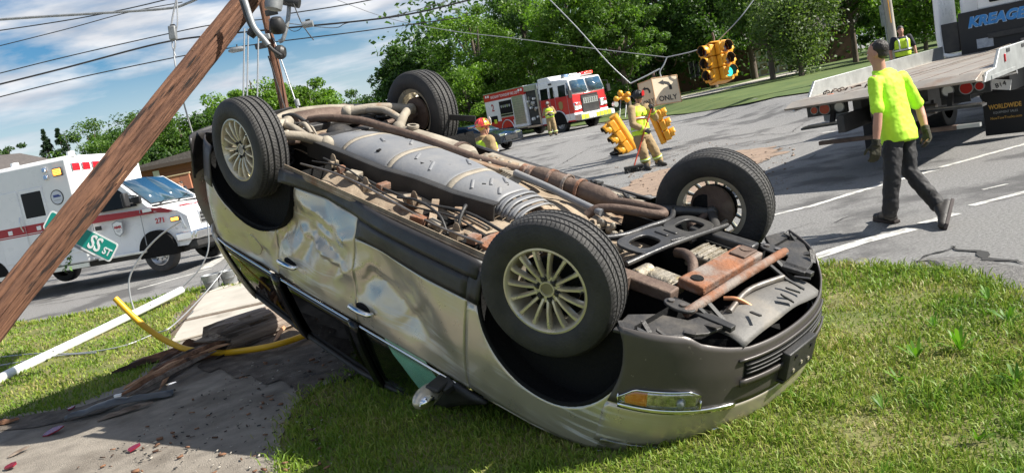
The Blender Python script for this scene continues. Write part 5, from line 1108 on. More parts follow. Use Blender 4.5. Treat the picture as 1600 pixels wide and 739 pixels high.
b_ = B(Wi); torso(b_, hN['pel']-Vector((0, 0, .06)), hN['pel']+Vector((0, 0, .03)), hN['pel']+Vector((0, 0, .10)), sr_, (.158, .152, .14), (.118, .112, .10))
for h_, k_, a_, f2 in (('hl', 'kl', 'al', 0), ('hr', 'kr', 'ar', 0)): limb(b_, (hN[h_].lerp(hN['pel'], .12)-Vector((0, 0, .04)), hN[h_].lerp(hN[k_], .5), hN[k_], hN[k_].lerp(hN[a_], .5), hN[a_].lerp(hN[k_], .06)), (.094, .090, .076, .076, .072))
rm(b_.build('trousers', M_trou, wk, ang=None), .010, .028)
b_ = B(Wi)
for a, c in zip([hN['pel']+Vector((0, 0, .055))], [0]):
    ring = []
    for k in range(24): t = 2*PI*k/24; ring.append(a+sr_*(.176*math.cos(t))+Vector((0, 0, 1)).cross(sr_)*(.13*math.sin(t)))
    pass
for w_, e_, n_, sd_ in (('wl', 'el', _f*-1, -1), ('wr', 'er', _r, 1)):
    b_ = B(Wi); d_ = (hN[w_]-hN[e_]).normalized(); hand(b_, hN[w_], hN[e_], n_, .55, 1.22, sd_); b_.cyl(hN[w_]-d_*.03, hN[w_]+d_*.03, .042, .038, 12); rm(b_.build('glove', M_glove, wk, ang=None), .007)
for a_, h_, t_, u_ in (('al', fl_h, fl_t, (0, 0, 1)), ('ar', fr_h, fr_t, _r*-1)):
    b_ = B(Wi); foot(b_, hN[a_], h_, t_, u_, .060); b_.cyl(hN[a_], hN[a_]+(hN['kl' if a_ == 'al' else 'kr']-hN[a_]).normalized()*.08, .064, .062, 12)
    bt = rm(b_.build('boot', M_boot, wk, ang=None), .010)
    d = (t_-h_).normalized(); u = Vector(u_); u = (u-d*u.dot(d)).normalized(); n = d.cross(u); sl = B(Wi); L = (t_-h_).length
    sl.prism([(-.012, -.036), (.06, -.046), (L*.6, -.05), (L-.03, -.042), (L+.006, 0), (L-.03, .042), (L*.6, .05), (.06, .046), (-.012, .036)], lambda p, q, h: h_+d*p+n*q+u*h, -.010, .022); sl.build('sole', M_sole, bt, bevel=.006)
b_ = B(Wi); Pm = lambda x, y, z: hN['head']+Mx @ Vector((x, y, z))
b_.ball(Pm(0, -.040, .040), (.078, .078, .082), 22, 14, rot=Mx); b_.ball(Pm(0, -.045, -.010), (.068, .055, .058), 18, 12, rot=Mx)
q = random.Random(2)
for k in range(60):
    v = Vector((q.gauss(0, 1), q.gauss(0, 1)-.3, abs(q.gauss(0, 1))+.2)).normalized(); b_.ball(Pm(v.x*.074, v.y*.078-.036, v.z*.080+.038), .012, 6, 4)
rm(b_.build('hair', M_hairb, wk, ang=None), .009)
eyes(lambda x, y, z: Pm(x, y, z)-org, Mx, wk)

# ------------------------------------------------ fire fighters
def helmet(par, Wm, c, Mx, mat, s=1.0):
    c = Vector(c); Pm = lambda x, y, z: c+Mx @ Vector((x, y, z))*s
    b_ = B(Wm); b_.ball(Pm(0, -.01, .075), (.115*s, .135*s, .115*s), 20, 12, rot=Mx); hm = b_.build('helmet', mat, par)
    b_ = B(Wm); pts = [(.15*math.cos(t), .19*math.sin(t)-.04-(.05 if math.sin(t) < 0 else 0)*abs(math.sin(t))) for t in lin(0, 2*PI, 25)[:-1]]
    b_.ringplate(pts, [(x*.72, y*.72) for x, y in pts], lambda u, v, h: Pm(u, v, h+.055-.05*max(0, -v-.05)), 0, .014); b_.build('brim', mat, hm)
    b_ = B(Wm)
    for k in range(4): a = PI*k/4; b_.tube([Pm(.118*math.cos(a)*math.cos(t), .138*math.sin(a)*math.cos(t)-.01, .075+.118*math.sin(t)) for t in lin(.1, PI-.1, 9)], .008*s, 5)
    b_.build('helmet_ridge', mat, hm); B(Wm).prism([(-.05, .06), (.05, .06), (.06, .15), (0, .20), (-.06, .15)], lambda u, v, h: Pm(u, .135+h, v), 0, .012).build('badge', M_refl if mat is not M_ink else M_redl, hm)
    B(Wm).tube([Pm(-.08, .02, .03), Pm(-.065, .05, -.09), Pm(0, .075, -.125), Pm(.065, .05, -.09), Pm(.08, .02, .03)], .007*s, 5, sm=3).build('chin_strap', M_ink, hm)
    B(Wm).prism([(-.085, .03), (.085, .03), (.08, .075), (-.08, .075)], lambda u, v, h: Pm(u, .112+h-.9*u*u, v), -.012, .008).build('visor', M_dark, hm)
    return hm
def band(par, Wm, c, ax, r, f, a, b, hh, mat, nm='reflective_band'):
    b_ = B(Wm); c = Vector(c); ax = Vector(ax).normalized(); r = Vector(r); r = (r-ax*r.dot(ax)).normalized(); f = ax.cross(r)
    b_.grid(lambda t, h: c+r*a*math.cos(t)+f*b*math.sin(t)+ax*h, lin(0, 2*PI, 25), (-hh/2, hh/2)); return b_.build(nm, mat, par, solid=.004)
def fireman(label, j, face, base, hm_mat, vox=.014, vest=True, glove=True, hs=1.0):
    th = thing('person', label, 'person', Matrix.Translation(base)); Wm = Matrix.Translation(-base); sr = (j['sr']-j['sl']).normalized()
    b_ = B(Wm); P, Mx = headmesh(b_, j['head'], face, (0, 0, 1), hs); b_.cyl(j['neck']-Vector((0, 0, .05)), j['head']-Vector((0, 0, .05)), .065, .058, 12)
    torso(b_, j['pel'], j['chest'], j['neck'], sr, (.16, .15, .19), (.11, .105, .12))
    for s_, e_, w_ in (('sl', 'el', 'wl'), ('sr', 'er', 'wr')): limb(b_, (j[s_], j[e_], j[w_]), (.06, .045, .033)); hand(b_, j[w_], j[e_], -_f, .9, 1.05, -1 if s_ == 'sl' else 1)
    for h_, k_, a_ in (('hl', 'kl', 'al'), ('hr', 'kr', 'ar')): limb(b_, (j[h_], j[k_], j[a_]), (.09, .06, .045))
    rm(b_.build('body', M_skin, th, ang=None), vox)
    b_ = B(Wm); torso(b_, j['pel'], j['chest'], j['neck'], sr, (.20, .195, .215), (.16, .155, .15), .015); b_.ball(j['neck'], (.10, .10, .055), 14, 8)
    for s_, e_, w_ in (('sl', 'el', 'wl'), ('sr', 'er', 'wr')): limb(b_, (j[s_].lerp(j['chest'], .15), j[s_], j[e_], j[w_].lerp(j[e_], .08)), (.10, .10, .082, .066))
    rm(b_.build('coat', M_turn, th, ang=None), vox, .02)
    b_ = B(Wm); b_.ball(j['pel']-Vector((0, 0, .05)), (.185, .165, .16), 16, 10)
    for h_, k_, a_ in (('hl', 'kl', 'al'), ('hr', 'kr', 'ar')): limb(b_, (j[h_], j[k_], j[k_].lerp(j[a_], .5), j[a_]+Vector((0, 0, .02))), (.135, .118, .112, .104))
    rm(b_.build('trousers', M_turn, th, ang=None), vox, .022)
    for h_, k_, a_ in (('hl', 'kl', 'al'), ('hr', 'kr', 'ar')):
        d = (j[k_]-j[a_]).normalized(); band(th, Wm, j[a_]+d*.13, d, sr, 0, .122, .122, .065, M_hivis, 'trouser_band'); band(th, Wm, j[a_]+d*.13, d, sr, 0, .126, .126, .025, M_refl, 'trouser_band')
    for e_, w_ in (('el', 'wl'), ('er', 'wr')):
        d = (j[w_]-j[e_]).normalized(); band(th, Wm, j[w_]-d*.06, d, _r if abs(d.dot(_r)) < .8 else _u, 0, .082, .082, .05, M_hivis, 'sleeve_band')
    if vest:
        vb = B(Wm); torso(vb, j['pel'].lerp(j['chest'], .12), j['chest'], j['neck']-Vector((0, 0, .015)), sr, (.205, .20, .205), (.165, .16, .158), .032); rm(vb.build('vest', M_hivis, th, ang=None), vox, .012)
    ax = (j['chest']-j['pel']).normalized()
    for t, m_, h in ((.20, M_hivis, .07), (.20, M_refl, .03), (.72, M_orange if vest else M_hivis, .075), (.72, M_refl, .035)):
        k = .008 if m_ is M_refl else 0; band(th, Wm, j['pel'].lerp(j['chest'], t), ax, sr, 0, .246+k, .202+k, h, m_, 'coat_band')
    for s_, w_, e_ in ((-1, 'wl', 'el'), (1, 'wr', 'er')):
        b_ = B(Wm); hand(b_, j[w_], j[e_], -_f, .95, 1.25, s_); d = (j[w_]-j[e_]).normalized(); b_.cyl(j[w_]-d*.05, j[w_]+d*.03, .05, .042, 12); rm(b_.build('glove', M_ink if glove else M_skin, th, ang=None), .010)
    for s in 'lr': b_ = B(Wm); foot(b_, j['a'+s], j['f'+s][0], j['f'+s][1], (0, 0, 1), .07); rm(b_.build('boot', M_boot, th, ang=None), .012)
    eyes(lambda x, y, z: P(x, y, z)-base, Mx, th, hs); helmet(th, Wm, j['head'], Mx, hm_mat, hs)
    return th
D = 17.9
jb = dict(head=J(997, 154), neck=J(994, 165), chest=J(996, 177), pel=J(1002, 211), sr=J(986, 171, -.14), sl=J(1010, 168, .14), er=J(989, 195, -.26), wr=J(1007, 203, -.26), el=J(1024, 184, .08), wl=J(1019, 172, -.14),
          hr=J(998, 216, -.06), hl=J(1010, 214, .06), kr=J(1005, 238, -.12), kl=J(1022, 234, .02), ar=J(1010, 257, -.03), al=J(1030, 252, .12))
base = gnd(1018, 262); D = base.y/_f.y*0+ (base-CAMPOS).dot(_f)
for k in jb: pass
jb['fr'] = (gnd(1006, 263, .01), gnd(1017, 266, .01)); jb['fl'] = (gnd(1025, 258, .01), gnd(1042, 259, .01))
# rescale the pose to the depth of the feet
kz = D/17.9; jb = {k: (v if k[0] == 'f' else CAMPOS+(v-CAMPOS)*kz) for k, v in jb.items()}
fireman('fire fighter in a black helmet sweeping the road with a red-handled broom', jb, (_r*.72-_f*.65+Vector((0, 0, -.1))), base, M_ink)
bt = thing('broom', 'push broom with red handle and wide black head held by a fire fighter', 'broom', Matrix.Translation(gnd(991, 270)))
Wb = Matrix.Translation(-bt.matrix_world.translation); c0 = gnd(991, 269); top = at(1019, 165, D-.2); B(Wb).cyl(c0+Vector((0, 0, .10)), top, .016, n=10).build('handle', pm('red_handle', (.50, .06, .025), .5), bt)
bh = B(Wb).box(c0+Vector((0, -.05, .13)), (.46, .09, .06)).build('broom_head', M_ink, bt, bevel=.01); b_ = B(Wb); q = random.Random(8)
for k in range(120): x, y = q.uniform(-.22, .22), q.uniform(-.09, -.01); p = c0+Vector((x, y, .11)); b_.bar(p, p+Vector((q.uniform(-.03, .03), q.uniform(-.03, .03), -.105)), .012, .008)
o = b_.build('bristles', M_ink, bh); o['kind'] = 'stuff'
# far fire fighter in front of the engine
def stand(px, depth, yaw, h=1.78, arms='front', lean=0):
    g_ = col(px, depth); c, s = math.cos(R(yaw)), math.sin(R(yaw)); k = h/1.78
    def L(x, y, z): return g_+Vector((x*c-y*s, x*s+y*c, z))*k if z > -9 else None
    a = {'front': ((-.30, .02, 1.18), (-.12, .26, 1.12), (.30, .02, 1.18), (.12, .26, 1.15)), 'down': ((-.29, -.02, 1.16), (-.30, .08, .90), (.29, -.02, 1.16), (.30, .08, .90))}[arms]
    j = dict(head=L(0, .03, 1.64), neck=L(0, 0, 1.50), chest=L(0, 0, 1.36), pel=L(0, 0, .98), sl=L(-.19, 0, 1.44), sr=L(.19, 0, 1.44), el=L(*a[0]), wl=L(*a[1]), er=L(*a[2]), wr=L(*a[3]), hl=L(-.10, 0, .93), hr=L(.10, 0, .93), kl=L(-.13, .03, .50), kr=L(.13, .03, .50), al=L(-.14, 0, .09), ar=L(.14, 0, .09), fl=(L(-.14, -.07, .0), L(-.17, .20, 0)), fr=(L(.14, -.07, 0), L(.17, .20, 0)))
    return j, Vector((-s, c, 0)), g_
j, f_, g_ = stand(865, 42.5, 178, 1.80); fireman('fire fighter with arms folded standing in front of the fire engine', j, f_, g_, pm('brown_helmet', (.16, .06, .03), .4), .02)
j, f_, g_ = stand(784, 14.0, -62, 1.87, 'down')
fireman('fire fighter in a red helmet standing behind the overturned car, seen from the waist up', j, (f_+_r*.3), g_, pm('red_helmet', (.50, .03, .03), .25, coat=.8, c2=(.60, .42, .05), scale=9, lo=.52, hi=.56), .014)
# ------------------------------------------------ plain clothes: police officer and a bystander
def plain(label, j, face, base, top, legs, vest=None, vox=.016, hairc=None):
    th = thing('person', label, 'person', Matrix.Translation(base)); Wm = Matrix.Translation(-base); sr = (j['sr']-j['sl']).normalized()
    b_ = B(Wm); P, Mx = headmesh(b_, j['head'], face, (0, 0, 1)); b_.cyl(j['neck']-Vector((0, 0, .05)), j['head']-Vector((0, 0, .05)), .06, .055, 12); torso(b_, j['pel'], j['chest'], j['neck'], sr, (.155, .145, .18), (.11, .10, .115))
    for s_, e_, w_ in (('sl', 'el', 'wl'), ('sr', 'er', 'wr')): limb(b_, (j[s_], j[e_], j[w_]), (.055, .042, .032)); hand(b_, j[w_], j[e_], -_f, .6, 1, -1 if s_ == 'sl' else 1)
    for h_, k_, a_ in (('hl', 'kl', 'al'), ('hr', 'kr', 'ar')): limb(b_, (j[h_], j[k_], j[a_]), (.09, .06, .045))
    rm(b_.build('body', M_skin, th, ang=None), vox)
    b_ = B(Wm); torso(b_, j['pel'].lerp(j['chest'], .05), j['chest'], j['neck'], sr, (.17, .16, .19), (.12, .115, .125), .015)
    for s_, e_ in (('sl', 'el'), ('sr', 'er')): limb(b_, (j[s_].lerp(j['chest'], .15), j[s_], j[s_].lerp(j[e_], .75)), (.08, .078, .068))
    rm(b_.build('shirt', top, th, ang=None), vox, .012)
    b_ = B(Wm); b_.ball(j['pel']-Vector((0, 0, .05)), (.175, .135, .14), 16, 10)
    for h_, k_, a_ in (('hl', 'kl', 'al'), ('hr', 'kr', 'ar')): limb(b_, (j[h_], j[k_], j[a_]), (.11, .085, .075))
    rm(b_.build('trousers', legs, th, ang=None), vox)
    for s in 'lr': b_ = B(Wm); foot(b_, j['a'+s], j['f'+s][0], j['f'+s][1], (0, 0, 1), .06); rm(b_.build('shoe', M_boot, th, ang=None), .014)
    if vest:
        vb = B(Wm); torso(vb, j['pel'].lerp(j['chest'], .15), j['chest'], j['neck']-Vector((0, 0, .04)), sr, (.175, .17, .185), (.13, .125, .13), .026); rm(vb.build('vest', vest, th, ang=None), vox, .01)
        ax = (j['chest']-j['pel']).normalized()
        for t in (.42,): band(th, Wm, j['pel'].lerp(j['chest'], t), ax, sr, 0, .214, .170, .07, M_ink, 'vest_band'); band(th, Wm, j['pel'].lerp(j['chest'], t), ax, sr, 0, .219, .175, .04, M_refl, 'vest_band')
        for s in (-1, 1): fdir = ax.cross(sr); b_ = B(Wm); b_.tube([j['pel'].lerp(j['chest'], .4)+sr*.10*s+fdir*.17, j['chest']+sr*.10*s+fdir*.165, j['chest'].lerp(j['neck'], .7)+sr*.11*s+fdir*.05], .018, 6, sm=3); b_.build('vest_strap', M_refl, th)
    Pm = lambda x, y, z: j['head']+Mx @ Vector((x, y, z)); b_ = B(Wm); b_.ball(Pm(0, -.016, .042), (.083, .100, .088), 18, 12, rot=Mx); b_.ball(Pm(0, -.05, 0), (.07, .06, .06), 14, 9, rot=Mx); rm(b_.build('hair', hairc or M_hairb, th, ang=None), .012)
    eyes(lambda x, y, z: P(x, y, z)-base, Mx, th)
j, f_, g_ = stand(1419, 21.0, 165, 1.80, 'down'); plain('police officer in a dark uniform and lime safety vest beyond the truck bed', j, f_, g_, M_navy, M_navy, M_hivis)
j, f_, g_ = stand(297, 37, 150, 1.68, 'front'); j['wr'] = j['head']+(j['sr']-j['head'])*.35+f_*.10; plain('bystander in a dark t-shirt with a hand raised to the face by the brick house', j, f_, g_, M_navy, M_navy)
# ================================================================== poles, wires, signals, debris
M_wood = pm('pole_wood', (.165, .078, .044), .9, c2=(.075, .033, .019), scale=22, lo=.40, hi=.66, bump=1.0, bscale=55, bdet=9, c3=(.016, .009, .007), s3=13, lo3=.57, hi3=.63, stretch=(1, 1, .13))
M_woodw = pm('weathered_wood', (.22, .175, .14), .95, c2=(.085, .06, .045), scale=22, bump=1.0, bscale=30, stretch=(.09, 1, 1))
M_split = pm('split_wood', (.30, .155, .085), .9, c2=(.12, .055, .03), scale=16, bump=.9, bscale=30, stretch=(.12, 1, 1), c3=(.045, .024, .015), s3=2.5, lo3=.5, hi3=.6)
M_fresh = pm('fresh_wood', (.50, .29, .16), .9, c2=(.36, .19, .10), scale=20, bump=.5, stretch=(.1, 1, 1))
M_wire = pm('wire_black', (.02, .02, .02), .6); M_wireg = pm('wire_grey', (.36, .37, .38), .45, .5); M_galv = pm('galvanised', (.20, .21, .215), .55, .5, c2=(.32, .33, .335), scale=8, bump=.1)
def log_mesh(b_, p0, p1, r0, r1, n=72, m=90, seed=0, ragged=0, M_=None):
    """a round timber with grooves, checks and knots along it, in its own frame: z along the timber"""
    L = (Vector(p1)-Vector(p0)).length; vs = []; fs = []; qc = random.Random(seed+40); CR = [(qc.uniform(0, 2*PI), qc.uniform(0, .8)*L, qc.uniform(.08, .32)*L, qc.uniform(.10, .26)) for k in range(12)]
    for i in range(m+1):
        t = i/m; r = r0+(r1-r0)*t
        for k in range(n):
            a = 2*PI*k/n; c, s = math.cos(a), math.sin(a); z = t*L
            g_ = mnoise.noise(Vector((c*9, s*9, z*.55+seed))); g2 = mnoise.noise(Vector((c*22, s*22, z*1.3+seed))); kn = mnoise.noise(Vector((c*3, s*3, z*2.5+seed+9)))
            g3 = mnoise.noise(Vector((c*5, s*5, z*.35+seed+3))); rr_ = r*(1+.05*g_+.035*g2-.34*max(0, g_-.16)-.60*max(0, g3-.32)-.05*max(0, kn-.4)+.02*mnoise.noise(Vector((c*30, s*30, z*6))))
            for ca, cz0, cl_, cdp in CR:
                if cz0 < z < cz0+cl_:
                    da = (a-ca-.12*mnoise.noise(Vector((z*1.7, ca, 0)))+PI) % (2*PI)-PI; w_ = .12*math.sin(PI*(z-cz0)/cl_)
                    if abs(da) < w_: rr_ -= r*cdp*(1-abs(da)/w_)
            if ragged and i == 0: z -= ragged*max(0, .3+mnoise.noise(Vector((c*3, s*3, seed+4))))*2+ragged*.4*abs(g2)
            vs.append((rr_*c, rr_*s, z))
    for i in range(m):
        for k in range(n): j = (k+1) % n; fs.append((i*n+k, i*n+j, (i+1)*n+j, (i+1)*n+k))
    fs += [tuple(range(n))[::-1], tuple(range(m*n, (m+1)*n))]; b_.add(vs, fs)
def along(p0, p1):
    u, v, a = basis(Vector(p1)-Vector(p0)); return Matrix(((u.x, v.x, a.x, p0[0]), (u.y, v.y, a.y, p0[1]), (u.z, v.z, a.z, p0[2]), (0, 0, 0, 1)))
q0, q1 = at(-4, 494, 6.7), at(391, -6, 8.3); dpole = (q1-q0).normalized(); p0 = q0-dpole*.95; p1 = q1+dpole*2.2
pole = thing('utility_pole', 'thick snapped wooden utility pole leaning across the sky, hung up in its wires', 'utility pole', along(p0, p1), 'wooden utility poles')
b_ = B(); log_mesh(b_, p0, p1, .148, .112, n=150, m=240, ragged=.22); b_.build('shaft', M_wood, pole, ang=60)
PI_ = pole.matrix_world.inverted()
q = random.Random(6)
for k in range(26):                                      # splinters and nail holes standing proud
    z, a = q.uniform(.3, 6.2), q.uniform(0, 2*PI); r = .138-.005*z; L = q.uniform(.08, .3); B().prism([(0, -.006), (L, -.001), (L, .001), (0, .006)], lambda u, v, h: ((r+h+.01*u)*math.cos(a+v*6), (r+h+.01*u)*math.sin(a+v*6), z+u), .0, .008).build('splinter', M_split if k % 3 else M_fresh, pole)
lowz = 0
# hardware at the top of the leaning pole
def hw(name, mat, par, fn, **k): b_ = B(par.matrix_world.inverted()); fn(b_); return b_.build(name, mat, par, **k)
dt = 8.1
tr = hw('transformer', M_galv, pole, lambda b_: b_.lathe([(.0, -.02), (.085, -.02), (.09, .02), (.09, .38), (.0, .40)], at(427, 12, dt), _u*.95+_r*.1, 24))
hw('insulator', M_dark, pole, lambda b_: b_.lathe([(0, -.02), (.05, -.02), (.075, .02), (.085, .07), (.075, .12), (.06, .14), (0, .14)], at(432, 31, dt), _u*-.9+_f*.5, 18)); hw('insulator', M_dark, pole, lambda b_: b_.lathe([(0, -.05), (.04, -.05), (.05, 0), (.04, .06), (0, .06)], at(395, 51, 7.9), _u*.9+_r*.6, 14))
for pts, r, m_ in (([(382, 0), (390, 25), (398, 45), (412, 62), (420, 72)], .03, M_galv), ([(376, 0), (386, 30), (396, 50)], .018, M_dark), ([(420, 72), (428, 80), (440, 88)], .018, M_dark)):
    hw('conduit_hose', m_, pole, lambda b_: b_.tube([at(x, y, 7.85) for x, y in pts], r, 8, sm=5))
# the thinner pole standing behind
b0 = col(485, 19.5); z1 = at(412, 12, 19.5); d2 = (z1-b0).normalized(); top2 = b0+d2*8.2
pole2 = thing('utility_pole', 'thin brown utility pole leaning behind the upturned rear wheel', 'utility pole', along(b0, top2), 'wooden utility poles'); b_ = B(); log_mesh(b_, b0, top2, .125, .095, n=20, m=50, seed=5); b_.build('shaft', M_wood, pole2, ang=60)
q = random.Random(12)
for k in range(5): hw('bracket', M_galv if k % 2 else M_dark, pole2, lambda b_: b_.box(at(412+q.uniform(-4, 30), 20+k*13, 19.2), (.3, .1, .14)), bevel=.02)
hw('guy_wire', M_wireg, pole2, lambda b_: b_.tube([at(427, 60, 19.4), at(445, 110, 19.4), at(462, 160, 19.3), at(474, 190, 19.3)], .018, 6)); hw('guy_wire', M_wire, pole2, lambda b_: b_.tube([at(419, 88, 19.3), at(450, 184, 19.1)], .015, 6)); hw('guy_sleeve', M_galv, pole2, lambda b_: b_.cyl(at(463, 156, 19.2), at(466, 166, 19.2), .06, n=10))
hw('down_conduit', M_galv, pole2, lambda b_: b_.tube([at(452, 3, 19.2), at(450, 30, 19.2), at(443, 60, 19.2), at(436, 66, 19.2)], .05, 8, sm=5)); hw('spool', M_dark, pole2, lambda b_: b_.lathe([(0, -.12), (.12, -.12), (.17, -.05), (.17, .05), (.12, .12), (0, .12)], at(438, 82, 19.1), _r, 16)); hw('connector', M_dark, pole2, lambda b_: b_.cyl(at(440, 0, 19.1), at(468, 6, 19.1), .12, n=12))
# wires
def wire(label, pts, r=.012, mat=None, cat='cable', group='overhead cables', name='overhead_cable', sm=8):
    P = [at(x, y, d) for x, y, d in pts]; o = B().tube(P, r, 6, sm=sm).build(name, mat or M_wire, label=label, cat=cat, group=group); return o
dW = 20
wire('twisted bright overhead cable sagging at the top left corner', [(-40, 34, dW), (60, 27, dW), (160, 21, dW), (260, 14, dW), (292, 6, dW), (330, -12, dW)], .032, M_galv)
wire('black overhead cable rising from the left edge under the twisted cable', [(-40, 54, dW), (100, 33, dW), (200, 14, dW), (300, -10, dW)], .014); wire('third overhead cable from the top, thin and dark at the left edge', [(-40, 82, dW), (100, 47, dW), (200, 20, dW), (285, 4, dW)], .011)
wire('overhead cable crossing behind the leaning pole at the height of the grey box', [(-40, 125, dW), (100, 90, dW), (250, 56, dW), (340, 38, dW), (420, 30, dW)], .013); wire('thick black overhead cable below the grey box', [(-40, 142, dW), (100, 107, dW), (250, 68, dW), (340, 55, dW), (430, 46, dW), (620, 26, dW), (760, -6, dW)], .022); wire('lowest overhead cable at the left, passing behind the leaning pole', [(-40, 162, dW), (100, 127, dW), (250, 95, dW), (330, 80, dW), (430, 66, dW), (560, 50, dW), (720, 28, dW)], .014)
wire('upper overhead cable right of the thin pole', [(450, 22, dW), (540, 8, dW), (640, -12, dW)], .014)
wire('thin drooping telephone wire crossing the sky above the dark tree', [(440, 36, 21), (520, 44, 22), (545, 36, 22), (620, 24, 22), (700, 2, 23)], .010)
hx = thing('cable_splice', 'grey cable splice box hanging between two wires left of the leaning pole', 'splice box', Matrix.Translation(at(270, 52, 9.5))); hw('case', M_galv, hx, lambda b_: b_.box(at(270, 52, 9.5), (.085, .07, .165), Matrix.Rotation(R(8), 3, 'Y')), bevel=.012); hw('clamp', M_dark, hx, lambda b_: b_.box(at(270, 41, 9.5), (.05, .05, .03)))
wire('pair of wires holding the grey splice box, upper strand', [(277, -8, 9.5), (268, 40, 9.5), (274, 66, 9.5), (272, 84, 9.5), (276, 112, 9.5), (290, 172, 9.6), (313, 246, 9.8)], .010, M_wireg); wire('pair of wires holding the grey splice box, second strand', [(276, -8, 9.5), (277, 40, 9.5), (269, 66, 9.5), (274, 88, 9.5)], .008, M_wireg)
for x, nm in ((382, 'left'), (388, 'middle'), (404, 'right')): wire(f'{nm} of the three vertical wires hanging behind the upturned rear wheel', [(x, 45, 16), (x-1, 100, 16), (x-2, 155, 16)], .016, M_wireg)
wire('thin guy wire falling past the thin pole', [(420, 88, 19), (450, 186, 19)], .01)
cb_ = thing('cable_weight', 'grey cylinder clamp on the cable right of the thin pole', 'cable clamp', Matrix.Translation(at(480, 38, 18))); hw('case', M_galv, cb_, lambda b_: b_.cyl(at(473, 40, 18), at(489, 37, 18), .075, n=14)); hw('clamp', M_dark, cb_, lambda b_: b_.box(at(481, 33, 18), (.1, .06, .06)))
cb_ = thing('cable_weight', 'slim grey splice sleeve on the cable left of the thin pole', 'cable clamp', Matrix.Translation(at(370, 78, 18))); hw('case', M_galv, cb_, lambda b_: b_.tube([at(357, 81, 18), at(362, 79.5, 18), at(378, 76.5, 18), at(383, 75.5, 18)], [.02, .06, .06, .02], 10)); hw('hanger', M_dark, cb_, lambda b_: b_.tube([at(370, 76, 18), at(370, 70, 18)], .015, 5))
wire('loose cable end curling down right of the thin pole', [(456, 0, 19), (470, 34, 19), (480, 50, 19), (490, 63, 19)], .014); wire('small loop of loose wire right of the thin pole', [(440, 33, 19), (455, 48, 19), (466, 48, 19), (474, 40, 19)], .008)
# span wires and traffic signals
M_sig = pm('signal_yellow', (.78, .37, .020), .45, c2=(.66, .29, .02), scale=5, bump=.15, bscale=20); M_lensr = pm('dark_red_lens', (.06, .008, .006), .15, coat=1); M_lensy = pm('dark_amber_lens', (.085, .03, .01), .15, coat=1); M_lensg = pm('lit_green_lens', (.02, .35, .26), .2, emit=(.05, .75, .55), es=.9); M_inside = pm('visor_black', (.012, .011, .01), .7)
def signal_head(root, M, lit=True):
    sc = []
    for k, m_ in enumerate((M_lensr, M_lensy, M_lensg if lit else M_lensr)):
        z = .35-.35*k; s_ = B(M).box((0, 0, z), (.34, .20, .335)).build('signal_section', M_sig, root, bevel=.03); B(M).ball((0, -.105, z), (.135, .03, .135), 18, 8).build('lens', m_, s_)
        for r0, r1, m2 in ((.155, .165, M_sig), (.150, .1545, M_inside)):
            b_ = B(M); b_.grid(lambda a, t: (r1*math.cos(a), -.10-.19*t*(1-.30*(a < 0 or a > PI)), z+r1*math.sin(a)), lin(R(-38), R(218), 26), lin(0, 1, 4)); b_.build('visor', m2, s_, solid=.004)
    return root
sgp = at(1122, 99, 22.4); sg_ = thing('traffic_signal', 'yellow four-way traffic signal hanging from the span wire with green lit', 'traffic signal', pose(sgp.x, sgp.y, sgp.z, 12, 3, -9), 'yellow traffic signals')
for k, a in enumerate((14, 104, 194, -76)):
    signal_head(sg_, Matrix.Rotation(R(a), 4, 'Z') @ Matrix.Translation((0, -.26, 0)), k == 0)
B().cyl((0, 0, -.45), (0, 0, .62), .07, n=14).build('centre_post', M_sig, sg_); [B().box((0, 0, z), (.5, .5, .04)).build('end_plate', M_sig, sg_, bevel=.01) for z in (.56, -.54)]; B().tube([(0, 0, .6), (.02, 0, .75), (0, .0, .88)], .03, 8).build('hanger', M_rustd, sg_)
def sign_face(root, M, w, h, txt=1.0):
    f_ = B(M).box((0, 0, 0), (w, .05, h)).build('sign_panel', pm('sign_cream', (.66, .56, .40), .6, c2=(.60, .50, .35), scale=3), root, bevel=.008); k = w/.78
    b_ = B(M)
    for x in (-1, 1): b_.box((x*(w/2-.012), -.018, 0), (.022, .03, h))
    for z in (-1, 1): b_.box((0, -.018, z*(h/2-.012)), (w-.05, .03, .022))
    b_.build('sign_frame', pm('sign_frame', (.50, .30, .15), .6), f_, bevel=.004)
    P = [(.17, -.06), (.17, .05), (.10, .16), (-.05, .20), (-.05, .13), (.05, .10), (.09, .03), (.09, -.06)]
    B(M).prism([(x*k, z*k+.06) for x, z in P], lambda u, v, hh: (u, -.026-hh, v), 0, .006).build('arrow', M_ink, f_); B(M).prism([(-.05*k, .10*k+.06), (-.05*k, .24*k+.06), (-.20*k, .175*k+.06)], lambda u, v, hh: (u, -.026-hh, v), 0, .006).build('arrow_head', M_ink, f_)
    Mt = M @ facing((.0, -.031, -.235), (1, 0, 0), (0, 0, 1)); text('sign_letters', 'ONLY', .21, M_ink, f_, Mt, sx=.95*k, bold=.003)
    return f_
snp = at(1037, 142, 22.6); sn = thing('traffic_sign', 'two-faced cream left turn ONLY sign hanging from the span wire', 'sign', pose(snp.x, snp.y, snp.z, 4, 2, -10))
sign_face(sn, Matrix.Translation((0, 0, 0)) @ Matrix.Rotation(R(6), 4, 'Z') @ Matrix.Translation((.07, -.02, 0)), .80, .80); sign_face(sn, Matrix.Translation((-.42, .19, 0)) @ Matrix.Rotation(R(-52), 4, 'Z'), .56, .80); B().cyl((-.18, .1, .36), (-.17, .1, .62), .04, n=10).build('hanger', M_rustd, sn)
def spw(label, pts, r=.016, mat=None): return wire(label, pts, r, mat or M_wireg, 'cable', 'signal span wires', 'span_wire', 4)
